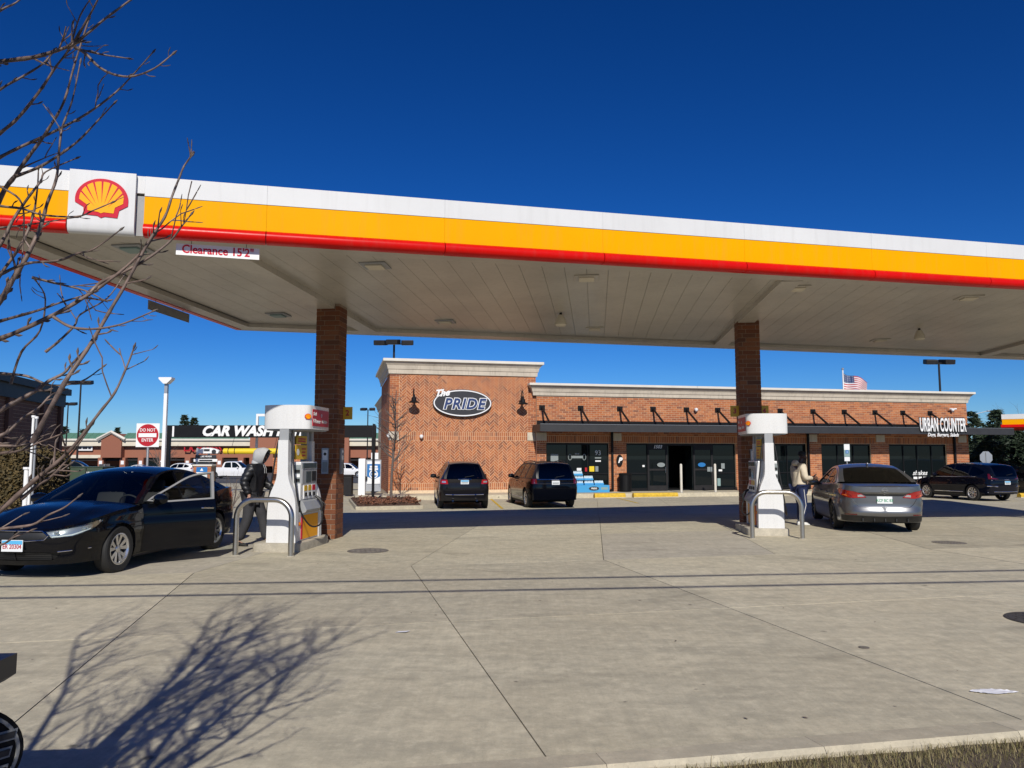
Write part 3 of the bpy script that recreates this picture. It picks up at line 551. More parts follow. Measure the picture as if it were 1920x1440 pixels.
# ---- brick columns
HC = 0.24; CH_ = 0.1015
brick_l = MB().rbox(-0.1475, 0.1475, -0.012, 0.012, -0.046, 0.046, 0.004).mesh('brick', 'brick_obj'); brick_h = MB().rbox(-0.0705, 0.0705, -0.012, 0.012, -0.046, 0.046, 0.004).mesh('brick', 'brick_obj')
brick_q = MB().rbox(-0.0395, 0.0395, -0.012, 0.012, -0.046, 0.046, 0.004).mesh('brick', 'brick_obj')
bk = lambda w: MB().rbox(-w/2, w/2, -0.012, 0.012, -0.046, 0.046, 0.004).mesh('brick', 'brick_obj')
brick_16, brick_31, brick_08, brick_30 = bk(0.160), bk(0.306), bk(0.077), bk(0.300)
for ci, (x, y) in enumerate(COLS):
    lab = ['brick canopy column behind the left fuel pump', 'brick canopy column behind the right fuel pump', 'brick canopy column outside the right edge of the picture'][ci]
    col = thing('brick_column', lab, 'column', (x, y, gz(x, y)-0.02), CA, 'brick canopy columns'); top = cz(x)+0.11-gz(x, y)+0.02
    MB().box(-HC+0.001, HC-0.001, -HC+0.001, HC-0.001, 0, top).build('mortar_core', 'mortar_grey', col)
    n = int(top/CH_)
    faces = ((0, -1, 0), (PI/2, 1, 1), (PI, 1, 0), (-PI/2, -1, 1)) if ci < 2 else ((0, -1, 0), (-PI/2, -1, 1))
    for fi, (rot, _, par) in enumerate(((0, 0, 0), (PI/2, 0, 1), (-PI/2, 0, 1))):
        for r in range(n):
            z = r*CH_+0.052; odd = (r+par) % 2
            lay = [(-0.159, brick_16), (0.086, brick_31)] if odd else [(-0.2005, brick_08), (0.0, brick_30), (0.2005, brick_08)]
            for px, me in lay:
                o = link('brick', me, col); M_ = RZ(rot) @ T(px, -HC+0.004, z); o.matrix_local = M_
    if ci < 2:
        # flag signs with pump numbers
        for s_, num in ((-1, '1' if ci == 0 else '3'), (1, '2' if ci == 0 else '4')):
            zz = 2.55 if ci == 0 else 2.72
            sg = thing('pump_number_sign', {'1': 'edge of a yellow flag sign peeking left of the left brick column', '2': 'yellow flag sign numbered two right of the left brick column', '3': 'yellow flag sign numbered three left of the right brick column', '4': 'yellow flag sign numbered four right of the right brick column'}[num], 'sign', (x, y, gz(x, y)+zz), CA, 'pump number signs')
            xo = s_*(HC+0.10+(0.0 if s_ > 0 else -0.0)); yo = 0.12 if ci == 0 else -0.05
            if num == '1': xo = -(HC+0.0)+(-0.02); yo = 0.14
            MB().box(xo-0.10, xo+0.10, yo-0.012, yo+0.012, -0.13, 0.13).build('sign_plate', 'sign_yellow', sg); MB().box(xo-s_*0.16 if False else xo-0.02*s_-s_*0.10, xo-s_*0.10, yo-0.01, yo+0.01, -0.05, 0.05).build('bracket', 'dark_metal', sg)
            for rz_, yy in ((0, yo-0.014), (PI, yo+0.014)): text('numeral', num, 0.16, 'sign_red', sg, (xo, yy, 0), rot=(PI/2, 0, rz_), extrude=0.002, bold=0.03)
        # service panels and conduit on the column
        for k, (fx, rz_) in enumerate(((0.02, 0), (0.0, PI/2))):
            pn = thing('notice_panel', ('clear notice box on the front of the ' if k == 0 else 'clear notice box on the right side of the ')+('left' if ci == 0 else 'right')+' brick column', 'notice', (x, y, gz(x, y)), CA+rz_, 'notice boxes on the columns')
            MB().box(fx-0.07, fx+0.07, -HC-0.05, -HC-0.012, 1.30, 1.82).build('box_body', 'galv', pn); MB().box(fx-0.05, fx+0.05, -HC-0.054, -HC-0.05, 1.58, 1.78).build('notice_sheet', 'white', pn); MB().box(fx-0.05, fx+0.05, -HC-0.054, -HC-0.05, 1.34, 1.54).build('notice_sheet', 'decal_dim', pn); MB().cyl((fx, -HC-0.056, 1.70), 0.03, 0.004, 12, 'y').build('round_mark', 'black', pn)
# ---- things hanging from the canopy
LT = [(-2.27, 12.52, 'flush canopy light between the clearance sign and the left column'), (-5.17, 16.79, 'small canopy light left of the left column'), (-1.57, 17.91, 'canopy light right of the left column near the back edge'), (1.34, 13.59, 'canopy light near the red edge at the middle of the picture'), (2.08, 19.17, 'canopy light below the middle soffit camera at the back edge'), (5.52, 14.66, 'canopy light in front of the right column near the red edge'), (10.49, 21.71, 'canopy light right of the right column near the back edge'), (9.52, 15.79, 'canopy light at the far right near the red edge'), (15.32, 23.16, 'canopy light at the far right back edge'), (-5.69, 11.32, 'canopy light above left of the clearance sign')]
for x, y, lb_ in LT:
    g = thing('canopy_light', lb_, 'light', (x, y, cz(x)+SD), CA, 'lights under the canopy')
    f = MB(); f.rbox(-0.22, 0.22, -0.22, 0.22, -0.025, 0.0, 0.008); f.build('housing', 'pump_grey' if x < 0 else 'soffit', g); MB().rbox(-0.14, 0.14, -0.14, 0.14, -0.055, -0.022, 0.012).build('lens', 'frost_panel' if x < -4 else 'cream', g)
for x, y, lb_ in ((1.09, 17.0, 'beige soffit camera pod at the middle of the canopy'), (10.6, 19.8, 'beige soffit camera pod right of the right column')):
    g = thing('soffit_camera', lb_, 'camera', (x, y, cz(x)+SD), CA, 'camera pods under the canopy'); MB().cyl((0, 0, 0), 0.03, -0.06, 10).build('stem', 'dark_metal', g)
    MB().lathe([(0.05, -0.05), (0.11, -0.16), (0.13, -0.27), (0.10, -0.30), (0.02, -0.31)], 14).build('pod', 'cream', g, 40)
cs = thing('clearance_sign', 'white hanging sign reading Clearance 15 feet 2 inches under the canopy edge', 'sign', fpt(sj(-4.17), -0.16, 0.0), math.atan2(fd.y, fd.x))
MB().box(-0.56, 0.56, -0.006, 0.006, -0.20, -0.035).build('sign_plate', 'white', cs)
for x in (-0.36, 0.38): MB().tube([(x, 0, -0.04), (x, 0, 0.05)], 0.004, 5).build('chain', 'dark_metal', cs)
text('lettering', "Clearance 15'2\"", 0.165, 'logo_red', cs, (0, -0.009, -0.115), extrude=0.002, bold=0.02, xs=0.92)
p = CP(0.0, 0.62); hs = thing('hanging_sign', 'grey back of a sign hanging under the left canopy edge', 'sign', CFL.lerp(CBL, 0.64).to_3d()+Vector((0.05, 0, cz(-7))), math.atan2((CBL-CFL).y, (CBL-CFL).x))
MB().box(-0.75, 0.75, -0.006, 0.006, -0.22, -0.04).build('sign_plate', 'trim_grey', hs)
for x in (-0.5, 0.5): MB().tube([(x, 0, -0.05), (x, 0, 0.06)], 0.005, 5).build('chain', 'dark_metal', hs)
# ================================================================ pump islands
PUMPS = [((-4.05, 13.52), 'left'), ((5.44, 16.25), 'right')]
def prof_end():                                             # bottle-shaped end panel, half outline (x, z)
    h = crom([(0.265, 0.15), (0.262, 0.40), (0.258, 0.66), (0.245, 0.86), (0.205, 1.02), (0.150, 1.15), (0.112, 1.27), (0.100, 1.40), (0.096, 1.60), (0.090, 1.94)], 4)
    return h+[(-x, z) for x, z in h[::-1]]
island = MB(); isl = []
def island_mesh():
    b = MB(); w, l, r = 0.43, 1.62, 0.14; n = 6; o = []
    for cx, cy, a0 in ((w-r, r, -90), (w-r, l-r, 0), (-w+r, l-r, 90), (-w+r, r, 180)):
        o += [(cx+r*math.cos(R(a0+90*i/n)), cy+r*math.sin(R(a0+90*i/n))) for i in range(n+1)]
    k = len(o); c = (0, l/2); rows = [(1.0, -0.05), (1.0, 0.11), (0.985, 0.14), (0.94, 0.15)]
    vs = [(c[0]+(x-c[0])*f, c[1]+(y-c[1])*(1-(1-f)*0.5), z) for f, z in rows for x, y in o]
    b.add(vs, [(i*k+j, i*k+(j+1) % k, (i+1)*k+(j+1) % k, (i+1)*k+j) for i in range(3) for j in range(k)]+[tuple(3*k+j for j in range(k))]); return b.mesh('island', 'concrete_pad', 40)
IM = island_mesh()
def pump(loc, which):
    g = thing('fuel_pump', 'white fuel pump with a drum topper on the %s island' % which, 'fuel pump', (loc[0], loc[1], 0), CA, 'fuel pumps')
    W2, Y0, Y1 = 0.225, 0.22, 1.27
    ends = []
    for y0, y1 in ((0.10, 0.24), (1.25, 1.39)):
        b = MB(); b.prism(prof_end(), lambda a, z, d: (a, d, z), y0, y1); b.build('end_panel', 'pump_white', g, 35)
    # curved shoulder fairing along the sides
    MB().rbox(-W2-0.02, W2+0.02, Y0+0.02, Y1-0.02, 0.151, 0.66, 0.015).build('lower_cabinet', 'pump_white', g)
    MB().rbox(-W2, W2, Y0+0.16, Y1-0.06, 0.86, 1.555, 0.02).build('upper_cabinet', 'pump_white', g)
    MB().box(-W2+0.03, W2-0.03, Y0+0.05, Y1-0.05, 0.655, 0.87).build('boot_recess', 'dark_metal', g)
    for s in (1, -1):
        X = lambda x0, x1: (min(s*x0, s*x1), max(s*x0, s*x1))
        def sb(x0, x1, *r): a, c = X(x0, x1); return MB().box(a, c, *r)
        # yellow and red skirt panel
        sb(W2+0.021, W2+0.030, 0.46, 1.22, 0.18, 0.60).build('skirt_panel', 'logo_yellow', g); sb(W2+0.021, W2+0.031, 0.40, 0.458, 0.18, 0.60).build('skirt_stripe', 'logo_red', g)
        shell_logo(g, 0.085, lambda a, b, d: Vector((s*(W2+0.0215+d), 0.31+a*s, 0.46+b)), rays=False)
        # sloping nozzle shelf
        b = MB(); pr = [(W2, 0.87), (W2+0.05, 0.84), (W2+0.12, 0.70), (W2+0.10, 0.66), (W2, 0.62)]; b.prism(pr, lambda a, z, d: (s*a, d, z), 0.40, 1.22); b.build('nozzle_shelf', 'pump_grey', g)
        for k, (yy, m) in enumerate(((0.52, 'sign_yellow'), (0.72, 'sign_yellow'), (0.92, 'logo_red'))):
            sb(W2+0.001, W2+0.012, yy, yy+0.17, 0.89, 1.14).build('grade_panel', 'white', g); sb(W2+0.0125, W2+0.016, yy+0.01, yy+0.16, 1.03, 1.13).build('grade_label', m, g); sb(W2+0.0125, W2+0.03, yy+0.05, yy+0.12, 0.93, 1.0).build('grade_button', 'black', g)
        sb(W2+0.001, W2+0.02, 0.46, 1.12, 1.44, 1.53).build('price_display', 'screen', g); sb(W2+0.001, W2+0.014, 0.62, 0.86, 1.18, 1.38).build('screen', 'screen', g); sb(W2+0.001, W2+0.010, 0.44, 1.16, 1.16, 1.42).build('display_bezel', 'pump_grey', g)
        sb(W2+0.0105, W2+0.02, 0.90, 1.10, 1.20, 1.38).build('card_reader', 'black', g)
        sb(W2*0.45, W2*0.98, Y0+0.148, Y0+0.158, 1.18, 1.50).build('notice_sticker', 'decal_dim', g) if s > 0 else None
        for k, zz in enumerate((1.20, 1.28, 1.36, 1.44)): (MB().box(W2*0.5, W2*0.95, Y0+0.144, Y0+0.1475, zz, zz+0.055).build('notice_sticker', ('black', 'white', 'black', 'decal_dim')[k], g) if s > 0 else None)
        # nozzle and hose
        n0 = Vector((s*(W2+0.13), 1.02, 0.86)); b = MB(); b.tube([n0+Vector((-s*0.08, 0, 0.06)), n0, n0+Vector((s*0.05, 0.01, -0.10)), n0+Vector((s*0.03, 0.0, -0.2))], [0.022, 0.034, 0.03, 0.02], 8); b.tube([n0+Vector((s*0.02, -0.02, -0.02)), n0+Vector((s*0.12, -0.02, -0.09)), n0+Vector((s*0.10, -0.02, -0.2))], 0.008, 6); b.build('nozzle', 'rubber', g, 40)
        b = MB(); hp = crom([(s*0.11, 0.19, 1.98), (s*0.15, 0.17, 1.75), (s*0.21, 0.15, 1.25), (s*0.30, 0.20, 0.72), (s*0.40, 0.45, 0.42), (s*0.46, 0.80, 0.42), (s*0.42, 1.0, 0.58), (s*0.385, 1.02, 0.68)], 6); b.tube(hp, 0.015, 7); b.build('hose', 'rubber', g, 60)
        b = MB(); b.tube([(s*0.09, 0.19, 2.06), (s*0.11, 0.19, 1.92)], [0.022, 0.026], 8); b.build('hose_swivel', 'rubber', g)
    # mast, posts and signs between cabinet and topper
    for y in (0.19, 1.30): MB().box(-0.085, 0.085, y-0.06, y+0.06, 1.942, 2.14).build('post', 'pump_grey', g)
    for y in (0.42, 1.12): MB().box(-0.06, 0.06, y-0.05, y+0.05, 1.555, 2.14).build('post', 'galv', g)
    for s in (1, -1):
        MB().box(s*0.07-0.006, s*0.07+0.006, 0.50, 1.05, 1.60, 1.86).build('sign_plate', 'sign_yellow', g); MB().box(s*0.07-0.006, s*0.07+0.006, 0.52, 1.03, 1.88, 2.03).build('sign_plate', 'paint_yellow', g)
        for yy_, zz, wd_ in ((0.78, 1.975, 0.36), (0.78, 1.93, 0.36), (0.88, 1.79, 0.20), (0.88, 1.73, 0.16), (0.88, 1.67, 0.18)): MB().box(s*0.078-0.0015, s*0.078+0.0015, yy_-wd_/2, yy_+wd_/2, zz-0.013, zz+0.013).build('print_line', 'sign_red', g)
    MB().cyl((0.079, 0.60, 1.73), 0.06, 0.002, 16, 'x').build('round_mark', 'white', g)
    # drum topper with flat sides and bowed ends
    hw, hl = 0.43, 0.62; yc = 0.74; o = []
    arc = lambda sgn: [(sgn*hw*math.cos(PI*i/12)*1.0, yc-sgn*(hl-0.16+0.16*math.sin(PI*i/12))) for i in range(13)]
    o = arc(1)+arc(-1); o = [(x, y) for x, y in o]
    MB().prism(o[::-1], lambda a, b, d: (a, b, d), 2.14, 2.565).build('topper', 'pump_white', g, 30)
    MB().prism([(x*0.93, yc+(y-yc)*0.93) for x, y in o[::-1]], lambda a, b, d: (a, b, d), 2.118, 2.139).build('topper_base', 'pump_grey', g)
    for s in (1, -1):
        x0 = s*hw; MB().box(min(x0, x0+s*0.012), max(x0, x0+s*0.012), yc-0.40, yc+0.42, 2.20, 2.50).build('topper_sign', 'sign_red', g)
        text('lettering', 'Shell', 0.085, 'white', g, (x0+s*0.014, yc-0.30*s, 2.415), rot=(PI/2, 0, PI/2*s), extrude=0.0015, bold=0.015)
        text('lettering', 'V-Power', 0.105, 'white', g, (x0+s*0.014, yc-0.20*s, 2.285), rot=(PI/2, 0, PI/2*s), extrude=0.0015, bold=0.02); text('lettering', 'NiTRO+', 0.08, 'decal_white', g, (x0+s*0.014, yc+0.20*s, 2.285), rot=(PI/2, 0, PI/2*s), extrude=0.0015, bold=0.01)
        ring_pts = MB(); ring_pts.tube([(x0+s*0.016, yc+0.03*s+0.022*math.cos(a), 2.40+0.03*math.sin(a)) for a in [2*PI*i/14 for i in range(15)]], 0.004, 4, False); ring_pts.build('drop_mark', 'white', g)
        xe_, ye_ = hw*math.cos(PI*1.6/12), yc-(hl-0.16+0.16*math.sin(PI*1.6/12)); nv = Vector((s*0.72, -0.70, 0)); tv = Vector((0.70*1, s*0.72, 0))
        if s != (1 if which == 'left' else -1): continue
        shell_logo(g, 0.125, lambda a, b, d: Vector((s*xe_, ye_, 2.36))+tv*a+nv*(0.004+d)+Vector((0, 0, b)))
    return g
for (loc, wh) in PUMPS:
    it = link('pump_island', IM); it.location = (loc[0]-0.07, loc[1], 0.0); it.rotation_euler = (0, 0, CA); tag(it, 'raised concrete island under the %s fuel pump' % wh, 'kerb island', 'pump islands')
    pump(loc, wh)
def hoop(x, y, w, lab):
    h = 0.93; r = 0.30; pts = [(-w/2, 0, -0.05), (-w/2, 0, h-r)]+[(-w/2+r-r*math.cos(a), 0, h-r+r*math.sin(a)) for a in [PI/2*i/8 for i in range(1, 9)]]
    pts += [(-p[0], 0, p[2]) for p in pts[::-1]]
    g = thing('hoop_barrier', lab, 'barrier', (x, y, 0), CA, 'steel hoops guarding the pumps'); MB().tube(pts, 0.046, 16).build('hoop_tube', 'steel', g, 50)
    for s in (-1, 1): MB().lathe([(0.075, 0.0), (0.075, 0.006), (0.05, 0.012)], 16, T(s*w/2, 0, 0)).build('base_collar', 'concrete_pad', g)
hoop(-4.15, 13.02, 0.96, 'bent stainless hoop barrier in front of the left pump'); hoop(5.36, 15.75, 0.98, 'bent stainless hoop barrier in front of the right pump')
# ================================================================ vehicles
def interp(tab, x):
    if x <= tab[0][0]: return tab[0][1]
    for (a, b), (c, d) in zip(tab, tab[1:]):
        if x <= c: return lerp(b, d, (x-a)/(c-a))
    return tab[-1][1]
def inside(p, poly):
    x, y = p; r = False; k = len(poly)
    for i in range(k):
        (x0, y0), (x1, y1) = poly[i], poly[i-1]
        if (y0 > y) != (y1 > y) and x < (x1-x0)*(y-y0)/(y1-y0)+x0: r = not r
    return r
def resample(poly, h, closed=True):
    out = []; k = len(poly)
    for i in range(k if closed else k-1):
        a, b = poly[i], poly[(i+1) % k]; d = math.hypot(b[0]-a[0], b[1]-a[1]); n = max(1, int(d/h))
        out += [(lerp(a[0], b[0], j/n), lerp(a[1], b[1], j/n)) for j in range(n)]
    return out
def shrink(poly, d):
    k = len(poly); ar = sum(poly[i][0]*poly[(i+1) % k][1]-poly[(i+1) % k][0]*poly[i][1] for i in range(k)); s = 1 if ar > 0 else -1; out = []
    for i in range(k):
        a, b, c = poly[i-1], poly[i], poly[(i+1) % k]
        e1 = Vector((b[0]-a[0], b[1]-a[1])); e2 = Vector((c[0]-b[0], c[1]-b[1]))
        if e1.length < 1e-6 or e2.length < 1e-6: out.append(b); continue
        n1 = Vector((-e1.y, e1.x)).normalized()*s; n2 = Vector((-e2.y, e2.x)).normalized()*s; m = (n1+n2)
        if m.length < 0.3: m = n1.copy()
        m = m.normalized()*(d/max(0.5, m.normalized().dot(n1))); out.append((b[0]+m.x, b[1]+m.y))
    return out
def panel2d(poly, holes=(), h=0.07):
    poly = resample(poly, h); holes = [resample(x, h) for x in holes]
    V = list(poly); E = [(i, (i+1) % len(poly)) for i in range(len(poly))]
    for H in holes:
        o = len(V); V += H; E += [(o+i, o+(i+1) % len(H)) for i in range(len(H))]
    bd = list(V); x0, x1 = min(p[0] for p in poly), max(p[0] for p in poly); y0, y1 = min(p[1] for p in poly), max(p[1] for p in poly)
    j = 0; y = y0+h*0.5
    while y < y1:
        x = x0+(h*0.5 if j % 2 else h*0.25)
        while x < x1:
            p = (x, y)
            if inside(p, poly) and not any(inside(p, H) for H in holes) and min((p[0]-q[0])**2+(p[1]-q[1])**2 for q in bd) > (0.45*h)**2: V.append(p)
            x += h
        y += h*0.87; j += 1
    r = delaunay_2d_cdt([Vector(p) for p in V], E, [], 0, 1e-6); nv = [(p.x, p.y) for p in r[0]]; F = []
    for f in r[2]:
        c = (sum(nv[i][0] for i in f)/3, sum(nv[i][1] for i in f)/3)
        if inside(c, poly) and not any(inside(c, H) for H in holes): F.append(tuple(f))
    return nv, F
def sheet_mb(poly, fn, holes=(), h=0.07, flange=0.0, sx=1):
    """sheet metal: fn(a,b,off) -> point (right side); sx=-1 mirrors"""
    V, F = panel2d(poly, holes, h); b = MB(); vs = [Vector(fn(p[0], p[1], 0)) for p in V]; fs = list(F)
    n0, n1, n2 = (vs[i] for i in F[0]); 
    if flange:
        cnt = {}
        for f in F:
            for i in range(3):
                e = (f[i], f[(i+1) % 3]); cnt[tuple(sorted(e))] = cnt.get(tuple(sorted(e)), 0)+1
        m = {}
        for f in F:
            for i in range(3):
                e = (f[i], f[(i+1) % 3])
                if cnt[tuple(sorted(e))] == 1:
                    for k in e:
                        if k not in m: m[k] = len(vs); vs.append(Vector(fn(V[k][0], V[k][1], -flange)))
                    fs.append((e[1], e[0], m[e[0]], m[e[1]]))
    if sx < 0: vs = [Vector((-p.x, p.y, p.z)) for p in vs]; fs = [f[::-1] for f in fs]
    return b.add(vs, fs)
for nm, c, rg_ in (('paint_black', (0.0022, 0.0026, 0.0045), 0.25), ('paint_charcoal', (0.010, 0.009, 0.010), 0.28), ('paint_navy', (0.0035, 0.0045, 0.010), 0.25), ('paint_white', (0.72, 0.72, 0.72), 0.3)):
    P(nm, c, rg_, 0.0, 0.55, 0.08 if nm != 'paint_white' else 0.5)
pg = P('paint_silver', (0.185, 0.187, 0.19), 0.32, 0.75, 0.8)
P('plastic_black', (0.012, 0.012, 0.012), 0.5); P('interior', (0.018, 0.018, 0.02), 0.8); P('tyre_rubber', (0.014, 0.014, 0.014), 0.75)
P('alloy', (0.58, 0.58, 0.58), 0.25, 0.85); P('alloy_dark', (0.04, 0.04, 0.042), 0.3, 0.6); P('tail_red', (0.35, 0.006, 0.008), 0.12, 0, 1.0); P('tail_dark', (0.10, 0.004, 0.006), 0.12, 0, 1.0); P('amber', (0.75, 0.16, 0.02), 0.15, 0, 1.0)
P('lamp_clear', (0.55, 0.57, 0.58), 0.12, 0.6, 1.0); P('lamp_smoke', (0.55, 0.56, 0.57), 0.24, 0.65, 0.5); P('satin', (0.38, 0.38, 0.38), 0.35, 0.35); P('plate_white', (0.72, 0.74, 0.74), 0.45); P('plate_blue', (0.10, 0.42, 0.70), 0.45); P('plate_text_red', (0.42, 0.03, 0.05), 0.5); P('plate_green', (0.05, 0.30, 0.14), 0.5)
def tint(name, a, col):
    m = bpy.data.materials.new(name); m.use_nodes = True; n, l = m.node_tree.nodes, m.node_tree.links; n.clear()
    tr = n.new('ShaderNodeBsdfTransparent'); tr.inputs[0].default_value = (*col, 1); gl = n.new('ShaderNodeBsdfGlossy'); gl.inputs['Roughness'].default_value = 0.01
    fr = n.new('ShaderNodeFresnel'); fr.inputs[0].default_value = 1.52; mx = n.new('ShaderNodeMixShader'); o = n.new('ShaderNodeOutputMaterial')
    l.new(fr.outputs[0], mx.inputs[0]); l.new(tr.outputs[0], mx.inputs[1]); l.new(gl.outputs[0], mx.inputs[2]); l.new(mx.outputs[0], o.inputs[0]); MATS[name] = m
tint('car_glass', 0, (0.84, 0.89, 0.87)); tint('car_glass_dark', 0, (0.10, 0.11, 0.11))

WHEELS = {}
def wheel_meshes(r, rim_r, wdt, style, alloy):
    key = (r, rim_r, wdt, style, alloy)
    if key in WHEELS: return WHEELS[key]
    My = Matrix.Rotation(PI/2, 4, 'Y')
    t = MB(); w = wdt/2
    t.lathe([(rim_r, -w*0.75), (rim_r+0.02, -w*0.95), (r-0.03, -w), (r-0.008, -w*0.86), (r, -w*0.6), (r, w*0.6), (r-0.008, w*0.86), (r-0.03, w), (rim_r+0.02, w*0.95), (rim_r, w*0.75), (rim_r-0.01, 0), ], 40, My)
    t.f = [f for f in t.f if len(f) == 4]
    k = 40; n = 11; t.f += [((n-1)*k+j, (n-1)*k+(j+1) % k, (j+1) % k, j) for j in range(k)]
    tm = t.mesh('tyre', 'tyre_rubber', 35)
    b = MB(); x1 = w*0.80
    b.lathe([(rim_r+0.004, x1+0.012), (rim_r-0.012, x1+0.014), (rim_r-0.03, x1-0.01), (rim_r-0.035, -w*0.6), (rim_r-0.02, -w*0.7)], 40, My); b.f = [f for f in b.f if len(f) == 4]
    ns = style
    for i in range(ns):
        a = 2*PI*i/ns
        for dd in ((-0.30/ns*2, 0.10), (0.30/ns*2, 0.10)) if style <= 7 else ((0, 0.2),):
            a0 = a+dd[0]*2.4; a1 = a+dd[0]*0.8; hw0, hw1 = 0.13*rim_r*(1.0 if style <= 7 else 0.9), 0.075*rim_r
            c0 = Vector((0, math.cos(a0), math.sin(a0))); c1 = Vector((0, math.cos(a1), math.sin(a1))); p0 = Vector((0, -math.sin(a0), math.cos(a0))); p1 = Vector((0, -math.sin(a1), math.cos(a1)))
            X = Vector((1, 0, 0)); R0, R1 = rim_r-0.02, rim_r*0.2
            vs = [c0*R0+p0*hw0+X*(x1-0.004), c0*R0-p0*hw0+X*(x1-0.004), c1*R1-p1*hw1+X*(x1-0.02), c1*R1+p1*hw1+X*(x1-0.02)]
            vs += [p-X*0.03-p0*0 for p in vs]; b.add(vs, [(0, 1, 2, 3), (7, 6, 5, 4), (0, 4, 5, 1), (1, 5, 6, 2), (2, 6, 7, 3), (3, 7, 4, 0)])
    b.lathe([(rim_r*0.24, x1-0.03), (rim_r*0.24, x1-0.014), (rim_r*0.18, x1-0.006), (0.012, x1-0.004)], 20, My)
    rm = b.mesh('rim', alloy, 30)
    d = MB(); d.lathe([(rim_r*0.72, 0.0), (rim_r*0.72, 0.025), (rim_r*0.2, 0.03)], 24, My); dm = d.mesh('brake_disc', 'iron', 30)
    WHEELS[key] = (tm, rm, dm); return WHEELS[key]

